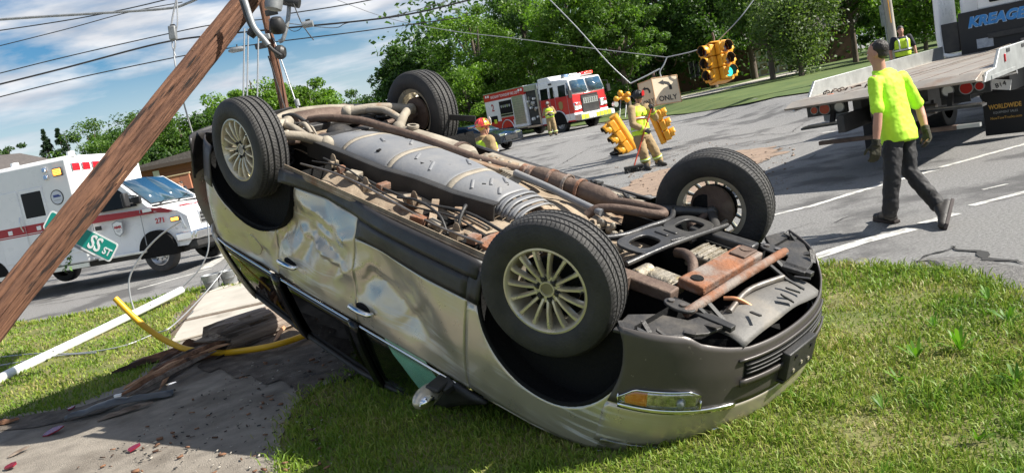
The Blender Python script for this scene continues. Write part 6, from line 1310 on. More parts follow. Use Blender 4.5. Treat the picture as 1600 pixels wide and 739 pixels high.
spw('steel span wire rising steeply to the top right from the hanging signal', [(1200, -26, 22), (1178, 0, 22), (1155, 30, 22), (1120, 66, 22.4)]); spw('slack span wire between the hanging signal and the ONLY sign', [(1120, 66, 22.4), (1085, 80, 22.4), (1042, 90, 22.6)]); spw('short wire from the span down to the ONLY sign', [(1042, 90, 22.6), (1037, 102, 22.6), (1031, 112, 22.6), (1033, 121, 22.6)], .02); spw('sagging wire from the ONLY sign to the fallen signals', [(1031, 108, 22.6), (1008, 120, 22.6), (985, 131, 22.6)], .022)
spw('diagonal wire from the top centre down to the fallen signals', [(845, -14, 24), (900, 42, 23.4), (950, 98, 22.8), (985, 131, 22.6)]); spw('long thin wire crossing in front of the trees to the ONLY sign', [(500, -10, 26), (600, 27, 26), (700, 48, 25), (800, 60, 24), (900, 73, 23.4), (1042, 90, 22.6)], .011)
# fallen signals behind the sweeping fire fighter
fs_ = thing('traffic_signal', 'fallen yellow traffic signal leaning on the road left of the sweeping fire fighter', 'traffic signal', None, 'yellow traffic signals'); c = at(975, 207, 22.3); fs_.matrix_world = Matrix.Translation(c) @ Matrix.Rotation(R(-24), 4, 'Y') @ Matrix.Rotation(R(8), 4, 'X')
for a in (-78,): signal_head(fs_, Matrix.Rotation(R(a), 4, 'Z') @ Matrix.Translation((0, -.20, 0)), False)
B().cyl((0, 0, -.56), (0, 0, .58), .13, n=14).build('centre_post', M_sig, fs_)
fs2 = thing('traffic_signal', 'fallen yellow traffic signal partly hidden behind the sweeping fire fighter', 'traffic signal', None, 'yellow traffic signals'); c = at(1027, 200, 22.4); fs2.matrix_world = Matrix.Translation(c) @ Matrix.Rotation(R(-14), 4, 'Y') @ Matrix.Scale(.86, 4)
for a in (80,): signal_head(fs2, Matrix.Rotation(R(a), 4, 'Z') @ Matrix.Translation((0, -.20, 0)), False)
B().cyl((0, 0, -.56), (0, 0, .58), .10, n=14).build('centre_post', M_sig, fs2)
hb_ = thing('signal_bracket', 'yellow signal hanger bracket on the wire beside the black helmet', 'bracket', Matrix.Translation(at(972, 152, 22.6)))
hw('hub', M_sig, hb_, lambda b_: b_.ball(at(973, 152, 22.6), .10, 12, 8)); 
for dx, dy in ((-10, 3), (-4, -6), (8, -4), (7, 4)): hw('arm', M_sig, hb_, lambda b_: b_.cyl(at(973, 152, 22.6), at(973+dx, 152+dy, 22.5), .06, n=10).ball(at(973+dx, 152+dy, 22.5), .085, 10, 7))
for x, nm in ((970, 'left'), (979, 'right')): spw(nm+' of the two thin cords from the yellow bracket down to the fallen signal', [(x, 156, 22.6), (x-1, 170, 22.5), (x-2, 184, 22.4)], .014)
rb = thing('signal_backplate', 'crumpled black signal part lying at the foot of the fallen signal', 'debris', Matrix.Translation(gnd(968, 237))); hw('shell', M_inside, rb, lambda b_: (b_.ball(gnd(971, 236, .10), (.28, .16, .12), 10, 6), b_.ball(gnd(962, 239, .06), (.2, .12, .08), 10, 6))); hw('flap', M_dark, rb, lambda b_: b_.bar(gnd(962, 240, .05), gnd(978, 233, .25), .2, .02))
# grey pole with the meter box at the right
lpB = col(1402, 32); lt = lpB+Vector((-.12, 0, 9)); lp_ = thing('utility_pole', 'grey weathered utility pole with conduit and meter box beyond the truck', 'utility pole', along(lpB, lt), 'wooden utility poles'); b_ = B(); log_mesh(b_, lpB, lt, .17, .14, n=18, m=30, seed=8); b_.build('shaft', pm('grey_wood', (.36, .33, .29), .9, c2=(.27, .25, .22), scale=20, bump=.4, stretch=(1, 1, .1)), lp_, ang=60)
B().cyl((-.17, -.12, 0), (-.15, -.12, 8.5), .05, n=10).build('conduit', M_galv, lp_); B().box((-.30, -.05, 2.25), (.30, .22, .85)).build('meter_box', M_galv, lp_, bevel=.02); B().cyl((.24, -.1, 1.9), (.22, -.1, 3.2), .018, n=8).build('marker_post', M_sig, lp_)

# ------------------------------------------------ street name sign, pinned behind the leaning pole
sgc = at(126, 369, 7.9); sx_ = (at(181, 397, 7.9)-at(75, 343, 7.9)).normalized(); sup = (_u*.88+_r*.47); sl_ = (at(181, 397, 7.9)-at(75, 343, 7.9)).length
ss_ = thing('street_sign', 'green street name sign tipped behind the leaning pole', 'sign', facing(sgc, sx_, sup))
def rrp(w, h, r, n=5): return [(sx*(w/2-r)+r*math.cos(a), sy*(h/2-r)+r*math.sin(a)) for sx, sy, a0 in ((1, 1, 0), (-1, 1, PI/2), (-1, -1, PI), (1, -1, 3*PI/2)) for a in lin(a0, a0+PI/2, n)]
B().prism(rrp(sl_, .205, .03), lambda u, v, h: (u, v, h), -.003, 0).build('plate', M_inkw, ss_); B().prism(rrp(sl_-.03, .175, .022), lambda u, v, h: (u, v, h), 0, .002).build('green_field', pm('sign_green', (.005, .27, .21), .4), ss_)
text('sign_letters', 'SS', .20, M_inkw, ss_, Matrix.Translation((.165, -.004, .003)), sx=.72, bold=.004); text('sign_letters', 'ST', .10, M_inkw, ss_, Matrix.Translation((sl_/2-.075, -.022, .003)), sx=.85, bold=.002); B().box((.05, -.112, .006), (.34, .022, .018)).build('bracket', M_galv, ss_, bevel=.004)
lf = B(); q = random.Random(3)
for k in range(60): p = at(q.uniform(78, 112), q.uniform(385, 420), 7.9+q.uniform(-.05, .05)); d = Vector((q.uniform(-1, 1), q.uniform(-1, 1), q.uniform(-1, .3))).normalized()*.05; e = d.cross(Vector((q.random(), q.random(), 1))).normalized()*.014; lf.add([p-e*.2, p+d*.5-e, p+d, p+d*.5+e], [(0, 1, 2, 3)])
lf.tube([at(112, 392, 7.9), at(98, 405, 7.9), at(86, 418, 7.9)], .006, 5); lf.build('twig', pm('twig_leaf', (.10, .20, .04), .6), ang=None, label='small leafy green twig caught under the street name sign', cat='twig')

# ------------------------------------------------ things on the ground at the left
wp = B(); P = [gnd(284, 453, .16), gnd(240, 475, .11), gnd(150, 519, .07), gnd(60, 562, .06), gnd(-30, 606, .06), gnd(-90, 636, .06)]; wt = thing('conduit_cover', 'long white plastic conduit guard lying on the grass', 'conduit', Matrix.Translation(P[2]))
hw('pipe', pm('white_plastic', (.74, .75, .74), .45, c2=(.64, .65, .63), scale=3), wt, lambda b_: b_.tube(P, .058, 12, sm=4)); hw('nail_hole', M_ink, wt, lambda b_: b_.cyl(gnd(83, 549, .115), gnd(83, 549, .13), .012, n=8)); hw('nail_hole', M_ink, wt, lambda b_: b_.cyl(gnd(235, 476, .165), gnd(235, 476, .18), .012, n=8))
yp = [at(180, 466, 8.15), at(208, 494, 8.15), at(240, 520, 8.15), at(272, 538, 8.1), at(300, 547, 8.0), gnd(345, 551, .07), gnd(385, 547, .09), gnd(425, 540, .10), gnd(470, 526, .10), gnd(510, 508, .09)]
yo = B().tube(yp, .031, 12, sm=6).build('guy_guard', pm('yellow_plastic', (.72, .42, .012), .4, c2=(.62, .34, .01), scale=4), label='curved yellow plastic guy wire guard lying on the broken pavement', cat='cable guard')
wire('grey wire looping down in front of the ambulance to the grass', [(283, 345, 10), (250, 368, 10), (222, 398, 10), (203, 432, 10), (203, 460, 10), (209, 483, 10)], .011, M_wireg, 'cable', 'fallen wires', 'fallen_wire'); wire('thin wire falling past the ambulance bumper to the white guard', [(322, 330, 10.5), (326, 385, 10.5), (312, 420, 10.5), (286, 448, 10.5)], .009, M_wireg, 'cable', 'fallen wires', 'fallen_wire')
wire('thin wire crossing the buckets down to the pavement', [(372, 388, 11), (345, 428, 11), (312, 467, 10.5), (268, 510, 9.5), (245, 520, 9.5)], .008, M_wireg, 'cable', 'fallen wires', 'fallen_wire'); 
def gw(label, pts): P = [gnd(x, y, .035) for x, y in pts]; B().tube(P, .010, 6, sm=6).build('fallen_wire', M_wireg, label=label, cat='cable', group='fallen wires')
gw('upper grey wire lying on the lawn beside the white guard', [(-20, 560), (60, 552), (120, 552), (190, 541), (240, 522)]); gw('lower grey wire lying on the lawn below the white guard', [(-20, 574), (40, 564), (95, 555), (150, 551)])
for (x, y, nm) in ((334, 454, 'nearer of the two galvanised buckets by the road edge'), (362, 447, 'right galvanised bucket standing behind the other by the road edge')):
    g_ = gnd(x, y); bk = thing('bucket', nm, 'bucket', Matrix.Translation(g_), 'galvanised buckets'); B().lathe([(0, .01), (.098, .01), (.10, 0), (.145, .27), (.152, .275), (.146, .282), (.138, .27), (.094, .02), (0, .02)], (0, 0, 0), (0, 0, 1), 32).build('pail', M_galv, bk); B().tube([(-.148, 0, .25), (-.13, -.10, .17), (0, -.155, .13), (.13, -.10, .17), (.148, 0, .25)], .005, 6, sm=4).build('bail', M_steel, bk); B().lathe([(.128, 0), (.134, .006), (.129, .012)], (0, 0, .16), (0, 0, 1), 32).build('hoop', M_galv, bk)
# broken butt of the pole
l0, l1 = gnd(362, 524, .19), gnd(500, 475, .17); lg_ = thing('broken_pole_butt', 'weathered broken butt of the utility pole lying with a splintered end', 'log', along(l0, l1))
b_ = B(); log_mesh(b_, l0, l1, .185, .175, n=64, m=80, seed=21, ragged=.2); b_.build('shaft', pm('butt_wood', (.36, .30, .25), .95, c2=(.20, .15, .12), scale=20, bump=1, bscale=30, stretch=(1, 1, .1), c3=(.05, .038, .03), s3=3, lo3=.45, hi3=.6), lg_, ang=60)
q = random.Random(14)
for k in range(46):
    a, r = q.uniform(0, 2*PI), .15*math.sqrt(q.random()); L = q.uniform(.10, .34); w_ = q.uniform(.008, .022); B().add([(r*math.cos(a)-w_, r*math.sin(a), .12), (r*math.cos(a)+w_, r*math.sin(a), .12), (r*math.cos(a), r*math.sin(a)+w_, .12), (r*math.cos(a)+q.uniform(-.02, .02), r*math.sin(a)+q.uniform(-.02, .02), -L)], [(0, 1, 3), (1, 2, 3), (2, 0, 3), (0, 2, 1)]).build('splinter', M_split if k % 4 else M_woodw, lg_)
def plank(label, a, b, w_, h, mat, seed, name='wood_splinter', up=0.03, group='splintered planks from the pole'):
    A, C_ = gnd(*a, up), gnd(*b, up+.02); L = (C_-A).length; d = (C_-A).normalized(); s = d.cross(Vector((0, 0, 1))).normalized(); n = 16; vs = []; fs = []; q = random.Random(seed)
    for i in range(n+1):
        t = i/n; c = A.lerp(C_, t); k = math.sin(PI*min(.98, max(.02, t)))**.45; jx = .02*mnoise.noise(Vector((t*4, seed, 0)))
        for x, z in ((-1, 0), (-.6, 1), (.5, 1.1), (1, .1), (.2, -.2)): vs.append(c+s*(x*w_/2*k*(1+.35*mnoise.noise(Vector((t*7, x*3, seed))))+jx)+Vector((0, 0, z*h*k*(1+.5*mnoise.noise(Vector((t*6, x, seed+3)))))))
    for i in range(n):
        for k in range(5): j = (k+1) % 5; fs.append((i*5+k, i*5+j, (i+1)*5+j, (i+1)*5+k))
    fs += [tuple(range(5))[::-1], tuple(range(n*5, n*5+5))]; B().add(vs, fs).build(name, mat, label=label, cat='wood splinter', group=group, ang=30)
plank('long dark splintered plank pointing left from the broken butt', (175, 584), (372, 524), .16, .07, M_split, 1); plank('broad reddish splinter lying below the long dark plank', (236, 580), (372, 545), .20, .05, M_split, 2); plank('split slab half under the yellow guard', (250, 570), (366, 534), .12, .12, M_split, 3); plank('short pale splinter tilted against the planks above the grey trim', (249, 609), (287, 551), .05, .03, M_fresh, 4, up=.05); plank('pale stick poking out of the soil beside the car roof', (428, 533), (457, 496), .05, .03, M_fresh, 5, up=.08); plank('dark strip of wood lying under the grey trim', (152, 658), (240, 628), .07, .03, M_woodw, 6); plank('dark bark strip at the bottom left edge', (12, 715), (46, 697), .05, .015, M_woodw, 7); plank('thin dark strip at the left edge of the lawn', (-10, 666), (30, 655), .06, .03, M_split, 8); plank('broken stake in the middle of the dark splinters', (300, 562), (372, 538), .09, .10, M_split, 12)
q = random.Random(52); FAN = []
for k in range(15):
    x1, y1 = q.uniform(318, 366), q.uniform(526, 552); L_ = q.uniform(50, 170); an = q.uniform(.30, .52); x0, y0 = x1-L_*math.cos(an), y1+L_*math.sin(an)*.95
    FAN.append((x0, y0, x1, y1, k, q.uniform(.02, .055), q.uniform(.02, .05), q.uniform(.03, .16)))
FAN.sort(); NTH = 'first second third fourth fifth sixth seventh eighth ninth tenth eleventh twelfth thirteenth fourteenth fifteenth sixteenth seventeenth eighteenth nineteenth twentieth twenty-first twenty-second'.split()
for i, (x0, y0, x1, y1, k, w_, h_, up_) in enumerate(FAN):
    plank(['brown', 'pale fresh', 'reddish', 'grey'][k % 4]+f' splinter, {NTH[i]} from the left in the splinter fan by the butt', (x0, y0), (x1, y1), w_, h_, [M_split, M_fresh, M_split, M_woodw][k % 4], 60+k, up=up_)
# car trim, red lens fragments
A, C_ = gnd(103, 656, .05), gnd(272, 610, .06); d = (C_-A).normalized(); s = d.cross(Vector((0, 0, 1))).normalized(); L = (C_-A).length
tr_ = thing('trim_strip', 'torn charcoal plastic sill trim lying on the driveway', 'car trim', Matrix.Translation(A)); Wt = Matrix.Translation(-A); B(Wt).grid(lambda t, v: A+d*(t*L)+s*(v*.085*min(1, .25+t*3))+Vector((0, 0, .03*(1-v*v)+.03*math.sin(t*4)+.015*mnoise.noise(Vector((t*8, v, 0))))), lin(0, 1, 30), lin(-1, 1, 8)).build('strip', pm('trim_grey', (.05, .055, .06), .4, c2=(.08, .085, .09), scale=8), tr_, solid=.006)
B(Wt).prism([(0, -.02), (.08, -.03), (.10, .0), (.06, .03), (.02, .03)], lambda u, v, h: A+d*(L-.06+u)+s*v+Vector((0, 0, .05+h)), 0, .02).build('chrome_clip', M_chrome, tr_); B(Wt).box(A+d*.5*L+Vector((0, 0, .09)), (.06, .03, .02)).build('white_clip', M_inkw, tr_)
M_lensf = pm('red_fragment', (.20, .008, .025), .25, coat=.6)
for x, y, sz, nm in ((84, 676, .11, 'larger crimson tail lamp fragment on the driveway'), (210, 703, .07, 'small red lens fragment near the shadow edge on the driveway'), (18, 731, .07, 'red lens fragment at the bottom left corner'), (113, 640, .05, 'tiny red lens chip at the lawn edge')):
    g_ = gnd(x, y, .03); q = random.Random(x); pts = [(sz*q.uniform(.6, 1)*math.cos(a), .6*sz*q.uniform(.6, 1)*math.sin(a)) for a in lin(0, 2*PI, 8)[:-1]]; B().prism(pts, lambda u, v, h: (g_.x+u, g_.y+v, g_.z+h+.2*u+.25*v+.015), 0, .012).build('lens_fragment', M_lensf, label=nm, cat='lens fragment', group='broken tail lamp fragments')
# crumbs: chips and grit too many to count
q = random.Random(77)
for nm, mat, n, (xa, xb, ya, yb), (s0, s1) in (('wood_chips', M_split, 260, (40, 520, 560, 739), (.008, .05)), ('bark_chips', M_crack, 260, (60, 520, 540, 739), (.006, .03)), ('pale_chips', M_slab, 200, (200, 560, 520, 739), (.006, .025)), ('grit', M_sand, 300, (960, 1240, 220, 300), (.02, .06))):
    b_ = B()
    for k in range(n):
        x, y = q.uniform(xa, xb), q.uniform(ya, yb)
        if nm != 'grit' and (y < 700-.42*x-40 or y < 545-(x-430)*.6): continue
        p = gnd(x, y, .034 if nm != 'grit' else .01); a = q.uniform(0, PI); L = q.uniform(s0, s1); w_ = L*q.uniform(.12, .5); b_.box(p+Vector((0, 0, w_*.3)), (L, w_, w_*.7), Matrix.Rotation(a, 3, 'Z') @ Matrix.Rotation(q.uniform(-.4, .4), 3, 'X'))
    b_.build(nm, mat, kind='stuff', ang=None, label='scattered '+nm.replace('_', ' ')+' on the ground', cat='debris')
# ================================================================== trees, houses, grass
M_bark = pm('bark', (.085, .065, .05), .95, c2=(.15, .12, .095), scale=6, bump=1, bscale=14, stretch=(1, 1, .25)); M_barkd = M_bark
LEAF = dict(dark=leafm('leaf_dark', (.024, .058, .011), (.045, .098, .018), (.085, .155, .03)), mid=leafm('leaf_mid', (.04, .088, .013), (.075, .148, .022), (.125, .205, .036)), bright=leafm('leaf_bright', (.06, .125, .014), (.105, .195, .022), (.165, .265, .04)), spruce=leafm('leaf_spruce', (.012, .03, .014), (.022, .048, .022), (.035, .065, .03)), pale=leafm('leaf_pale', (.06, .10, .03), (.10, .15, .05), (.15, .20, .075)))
def leafmesh(name, C_, out, size, seed, flat=.5):
    """C_ (n,3) leaf centres, out (n,3) directions the leaves tend to face"""
    g = np.random.default_rng(seed); n = len(C_); nr = out*flat+g.normal(size=(n, 3))*.75+np.array([0, 0, .35]); nr /= np.linalg.norm(nr, axis=1)[:, None]
    t = g.normal(size=(n, 3)); t -= nr*(t*nr).sum(1)[:, None]; t /= np.linalg.norm(t, axis=1)[:, None]; b_ = np.cross(nr, t); s = size*g.uniform(.55, 1.3, n)[:, None]
    V = np.stack([C_-t*s, C_-b_*s*.5+nr*s*.12, C_+t*s, C_+b_*s*.5+nr*s*.12], 1).reshape(-1, 3).astype(np.float32)
    me = bpy.data.meshes.new(name); me.vertices.add(4*n); me.vertices.foreach_set('co', V.ravel()); me.loops.add(4*n); me.loops.foreach_set('vertex_index', np.arange(4*n, dtype=np.int32)); me.polygons.add(n)
    me.polygons.foreach_set('loop_start', np.arange(0, 4*n, 4, dtype=np.int32)); me.update(calc_edges=True); return me
def tree(label, px, py, depth, rad, mat, seed, n=9000, leaf=.17, base=.22, cl=70, kind='round', group='trees along the junction', name='tree', z0=None, crad=.24, shell=.45):
    top = at(px, py, depth); gz = terrain(top.x, top.y); H = top.z-gz; g = np.random.default_rng(seed); rt = thing(name, label, 'tree', Matrix.Translation((top.x, top.y, gz)), group)
    hb = H*base; ch = (H-hb)/2; cz = hb+ch
    n = int(n*1.8); leaf *= .82
    if kind == 'spruce':
        cl *= 4
        t = g.random(cl)**.75; ang = g.uniform(0, 2*PI, cl); rr_ = rad*(1-t)*g.uniform(.5, 1, cl); cc = np.stack([rr_*np.cos(ang), rr_*np.sin(ang), hb+t*(H-hb)], 1); cr = np.maximum(.12, rad*.28*(1-t*.8))
    else:
        d = g.normal(size=(cl, 3)); d /= np.linalg.norm(d, axis=1)[:, None]; r = g.uniform(shell, 1, cl)**.6; wob = np.array([.80+.45*mnoise.noise(Vector(v)*1.6+Vector((seed, 0, 0))) for v in d]); cc = d*(r*wob)[:, None]*np.array([rad, rad, ch])
        if kind == 'cone': k = (cc[:, 2]/ch+1)/2; cc[:, :2] *= (1.12-.85*k)[:, None]
        cc[:, 2] += cz; cr = rad*crad*g.uniform(.6, 1.35, cl)
        lim = cc[:, 2] < hb*.8; cc[lim, 2] = hb*.8
    idx = g.integers(0, cl, n); off = g.normal(size=(n, 3)); off /= np.linalg.norm(off, axis=1)[:, None]; rr2 = g.random(n)**.4; P = cc[idx]+off*(rr2*cr[idx])[:, None]*np.array([1, 1, .62])
    if kind == 'weep': P[:, 2] -= (g.random(n)**2)*1.6
    if kind == 'spruce': P[:, 2] -= .35*np.linalg.norm(P[:, :2], axis=1)*.4
    o = bpy.data.objects.new('crown', leafmesh('crown', P, off, leaf, seed+1)); o.data.materials.append(LEAF[mat]); COL.objects.link(o); o.parent = rt
    tr_r = max(.10, H*.020); b_ = B(); b_.tube([(0, 0, -.2), (.05, .03, H*.3), (-.05, .05, H*.6), (0, 0, H*.86)], [tr_r*1.25, tr_r, tr_r*.6, tr_r*.15], 9, sm=5); b_.build('trunk', M_bark, rt)
    b_ = B()
    for i in range(0, min(cl, 16)):
        c = Vector(cc[i]); s = Vector((0, 0, max(.12*H, c.z*.62))); m_ = s.lerp(c, .5)+Vector((0, 0, -.05*H)); b_.tube([s, m_, c], [tr_r*.42, tr_r*.28, tr_r*.08], 5, sm=4)
    b_.build('limb', M_bark, rt)
    return rt
GL = 'trees beyond the ambulance'; GR = 'trees across the junction'
tree('small narrow spruce at the far left, second from the leaning pole', 66, 203, 74, 2.4, 'spruce', 1, 5000, .12, .03, 40, 'spruce', GL); tree('narrow blue-green spruce standing right of the other small spruce', 88, 200, 74, 2.6, 'spruce', 2, 5600, .12, .03, 40, 'spruce', GL); tree('distant tree top at the extreme left edge of the picture', 6, 214, 80, 2.0, 'dark', 3, 2500, .16, .2, 30, 'round', GL)
tree('rounded green tree rising over the roof of the ambulance', 130, 190, 72, 4.3, 'mid', 4, 7000, .15, .1, 60, 'round', GL); tree('low green tree between the rounded tree and the leaning pole', 178, 203, 73, 3.9, 'dark', 5, 5000, .15, .1, 50, 'round', GL); tree('tall dark tree just left of the leaning pole', 215, 170, 66, 4.3, 'dark', 6, 7000, .16, .08, 70, 'round', GL); tree('broad dark green tree right of the leaning pole behind the brick house', 268, 153, 60, 4.5, 'mid', 7, 9000, .15, .05, 70, 'round', GL); tree('dark tree next to the upturned rear wheel behind the brick house', 316, 164, 60, 4.0, 'dark', 8, 7000, .16, .05, 60, 'round', GL); tree('bushy low tree behind the brick house roof', 245, 215, 56, 2.6, 'dark', 9, 5000, .15, .02, 50, 'round', GL)
tree('loose airy maple above the upturned rear wheel, left crown', 383, 98, 52, 3.3, 'bright', 10, 7500, .15, .10, 60, 'round', GL, shell=.3); tree('loose airy maple right of the thin utility pole', 474, 108, 52, 3.4, 'bright', 11, 8500, .15, .08, 66, 'round', GL, shell=.3); tree('airy maple directly behind the thin utility pole', 428, 106, 54, 3.0, 'bright', 12, 6000, .15, .10, 56, 'round', GL, shell=.3)
tree('small pale tree on the skyline left of the dark conical tree', 551, 132, 95, 4.6, 'mid', 13, 5000, .2, .02, 40, 'round', GR); tree('dark conical maple left edge of the tall trees', 612, 60, 72, 4.6, 'dark', 14, 12000, .17, .02, 90, 'cone', GR); tree('second dark maple close behind the conical one', 655, 48, 70, 3.8, 'dark', 15, 9000, .17, .02, 80, 'cone', GR)
tree('tall bright green locust with feathery outline', 722, -14, 62, 4.4, 'bright', 16, 11000, .14, .10, 95, 'round', GR, crad=.2); tree('low bright shrubby locust in front of the tall bright one', 716, 88, 58, 2.9, 'bright', 17, 6500, .13, .0, 60, 'round', GR); tree('bright leafy tree directly above the fire engine rear', 770, 60, 60, 3.4, 'bright', 18, 7500, .14, .02, 70, 'round', GR); tree('very dark tall tree between the locust and the maple', 795, -70, 68, 4.6, 'dark', 19, 11000, .18, .05, 90, 'round', GR)
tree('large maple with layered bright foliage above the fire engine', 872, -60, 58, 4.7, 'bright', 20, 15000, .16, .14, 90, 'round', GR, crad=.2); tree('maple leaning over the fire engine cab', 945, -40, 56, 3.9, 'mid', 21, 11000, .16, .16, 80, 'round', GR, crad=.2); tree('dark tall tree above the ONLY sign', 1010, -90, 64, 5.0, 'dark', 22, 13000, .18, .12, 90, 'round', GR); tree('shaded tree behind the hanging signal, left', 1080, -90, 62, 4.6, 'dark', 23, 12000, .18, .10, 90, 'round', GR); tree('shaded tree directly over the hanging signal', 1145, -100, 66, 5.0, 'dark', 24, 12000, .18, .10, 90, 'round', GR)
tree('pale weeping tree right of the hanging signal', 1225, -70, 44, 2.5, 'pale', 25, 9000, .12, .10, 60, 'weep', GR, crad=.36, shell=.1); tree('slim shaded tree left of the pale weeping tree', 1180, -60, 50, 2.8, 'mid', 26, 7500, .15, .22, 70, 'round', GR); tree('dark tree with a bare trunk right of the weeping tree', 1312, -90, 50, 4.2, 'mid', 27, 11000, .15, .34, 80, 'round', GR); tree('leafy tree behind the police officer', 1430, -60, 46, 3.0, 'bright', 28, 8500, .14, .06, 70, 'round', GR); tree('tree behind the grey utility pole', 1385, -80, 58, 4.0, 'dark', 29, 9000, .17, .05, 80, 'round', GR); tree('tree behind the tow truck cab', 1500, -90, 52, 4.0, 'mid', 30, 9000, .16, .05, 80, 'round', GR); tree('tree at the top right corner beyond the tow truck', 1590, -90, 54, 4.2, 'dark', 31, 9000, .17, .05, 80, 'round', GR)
# understorey and far wood that read as one mass
def mass(name, label, px0, px1, depth, h, dz, n, mat, seed, leaf=.22, depthv=6):
    g = np.random.default_rng(seed); P = []
    for k in range(n):
        x = g.uniform(px0, px1); d = depth+g.uniform(-depthv, depthv); c = col(x, d) if k % 40 == 0 else None
        if c is not None: base_ = c; dirn = (base_-CAMPOS); 
        hh = h*(.55+.45*mnoise.noise(Vector((base_.x*.35, base_.y*.35, seed)))*1.6+.25); P.append((base_.x+g.normal()*1.5, base_.y+g.normal()*1.5, base_.z+hh*g.random()**.7))
    P = np.array(P); o = bpy.data.objects.new(name, leafmesh(name, P, np.tile([0, -.6, .4], (len(P), 1)), leaf, seed)); o.data.materials.append(LEAF[mat]); COL.objects.link(o); tag(o, label, 'foliage', None, 'stuff')
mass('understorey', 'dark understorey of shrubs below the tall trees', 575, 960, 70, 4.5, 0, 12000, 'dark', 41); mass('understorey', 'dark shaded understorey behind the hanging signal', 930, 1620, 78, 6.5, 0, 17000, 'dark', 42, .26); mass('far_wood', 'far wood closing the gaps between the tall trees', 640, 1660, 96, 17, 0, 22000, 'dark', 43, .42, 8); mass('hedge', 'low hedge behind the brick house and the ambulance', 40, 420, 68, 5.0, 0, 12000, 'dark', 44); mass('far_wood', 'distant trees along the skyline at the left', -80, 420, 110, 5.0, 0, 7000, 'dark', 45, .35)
# ------------------------------------------------ houses
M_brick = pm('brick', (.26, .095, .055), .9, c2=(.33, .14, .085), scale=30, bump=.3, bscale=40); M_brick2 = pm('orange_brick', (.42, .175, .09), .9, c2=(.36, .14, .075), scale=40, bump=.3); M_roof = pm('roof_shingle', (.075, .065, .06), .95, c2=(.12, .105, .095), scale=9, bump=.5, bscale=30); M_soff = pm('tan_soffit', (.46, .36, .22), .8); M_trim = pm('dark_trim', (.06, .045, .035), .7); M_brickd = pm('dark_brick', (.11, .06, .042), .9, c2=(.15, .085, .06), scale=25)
def courses(par, x0, x1, y, z0, z1, m_=None):
    for k in range(int((z1-z0)/.2)): B().box(((x0+x1)/2, y, z0+.2*k+.1), (x1-x0, .012, .012)).build('brick_course', m_ or M_trim, par)
c = col(290, 47); hs = thing('brick_house', 'low brick house with brown roof and chimney behind the ambulance', 'house', pose(c.x, c.y, c.z, 10))
wl_ = B().box((2.0, 3.0, 1.35), (9.0, 5.0, 2.7)).build('wall', M_brick, hs); courses(wl_, -2.4, 6.4, .49, .2, 2.6)
B().prism([(-3.2, 2.72), (7.2, 2.72), (7.2, 2.86), (2.0, 3.35), (-3.2, 2.86)], lambda u, v, h: (u, h, v), -.3, 6.2).build('roof', M_roof, hs); B().box((2.0, -.28, 2.74), (10.4, .06, .22)).build('fascia', M_trim, hs); ch_ = B().box((2.2, 1.2, 3.35), (1.0, .8, 1.1)).build('chimney', M_brick, hs); B().box((2.2, 1.2, 3.93), (1.15, .95, .1)).build('chimney_cap', M_roof, ch_)
for x in (-1.6, 3.2, 5.0): w_ = B().box((x, .49, 1.6), (1.2, .04, 1.0)).build('window', M_glassd, hs); B().box((x, .47, 1.08), (1.3, .08, .08)).box((x, .47, 2.12), (1.3, .05, .06)).build('frame', M_inkw, w_)
B().box((-1.2, .47, 2.35), (.35, .05, .35)).build('porch_light', M_inkw, hs)
c = col(284, 43); bwl = thing('screen_wall', 'orange brick screen wall with a white oval in front of the low brick house', 'wall', pose(c.x, c.y, c.z, 8)); w_ = B().box((0, 0, .98), (1.75, .25, 1.96)).build('brickwork', M_brick2, bwl); B().box((.62, -.004, .98), (.5, .25, 1.9)).build('side_bay', M_brick, bwl); courses(w_, -.86, .35, -.128, .1, 1.9, M_brick); B().box((0, 0, 1.99), (1.85, .34, .06)).build('coping', M_soff, bwl); B().lathe([(0, 0), (.34, 0), (.34, .03), (0, .03)], (0, 0, 0), (0, -1, 0), 28).build('oval_plaque', M_inkw, bwl); ov = [c_ for c_ in bwl.children if c_.name.startswith('oval')][0]; ov.location = (-.25, -.128, 1.25); ov.scale = (.55, 1, 1.55)
bn = thing('dustbin', 'black wheeled bin beside the brick screen wall', 'bin', pose(*(col(309, 43)), 10)); B().box((0, 0, .55), (.55, .55, 1.0), taper=1.15).build('bin_body', M_black, bn, bevel=.03); B().box((0, 0, 1.1), (.68, .68, .08)).build('lid', M_ink, bn, bevel=.03)
c = col(-12, 33); h2 = thing('house', 'tan-eaved house with brick pier and white windows at the left edge', 'house', pose(c.x, c.y, c.z, -12)); B().box((-3.0, 3, 1.6), (7.0, 5, 3.2)).build('wall', M_soff, h2); B().prism([(-7.5, 3.1), (1.3, 3.05), (1.25, 3.25), (-2.6, 4.7), (-7.5, 4.7)], lambda u, v, h: (u, h, v), -.7, 6).build('roof', M_roof, h2); B().prism([(-7.4, 3.0), (1.36, 2.98), (1.36, 3.10), (-2.6, 4.55), (-2.6, 4.35), (.5, 3.2), (-7.4, 3.15)], lambda u, v, h: (u, h, v), -.78, -.68).build('bargeboard', M_soff, h2); B().box((-.2, .45, 1.5), (.7, .3, 3.0)).build('brick_pier', M_brick, h2)
for x in (-1.3, -2.6): w_ = B().box((x, .48, 2.2), (1.0, .06, 1.6)).build('window', M_glassd, h2); b_ = B(); [b_.box((x+dx, .44, 2.2), (.06, .05, 1.6)) for dx in (-.5, -.17, .17, .5)]; b_.box((x, .44, 2.98), (1.0, .05, .07)).box((x, .44, 1.42), (1.0, .05, .07)); b_.build('frame', M_inkw, w_)
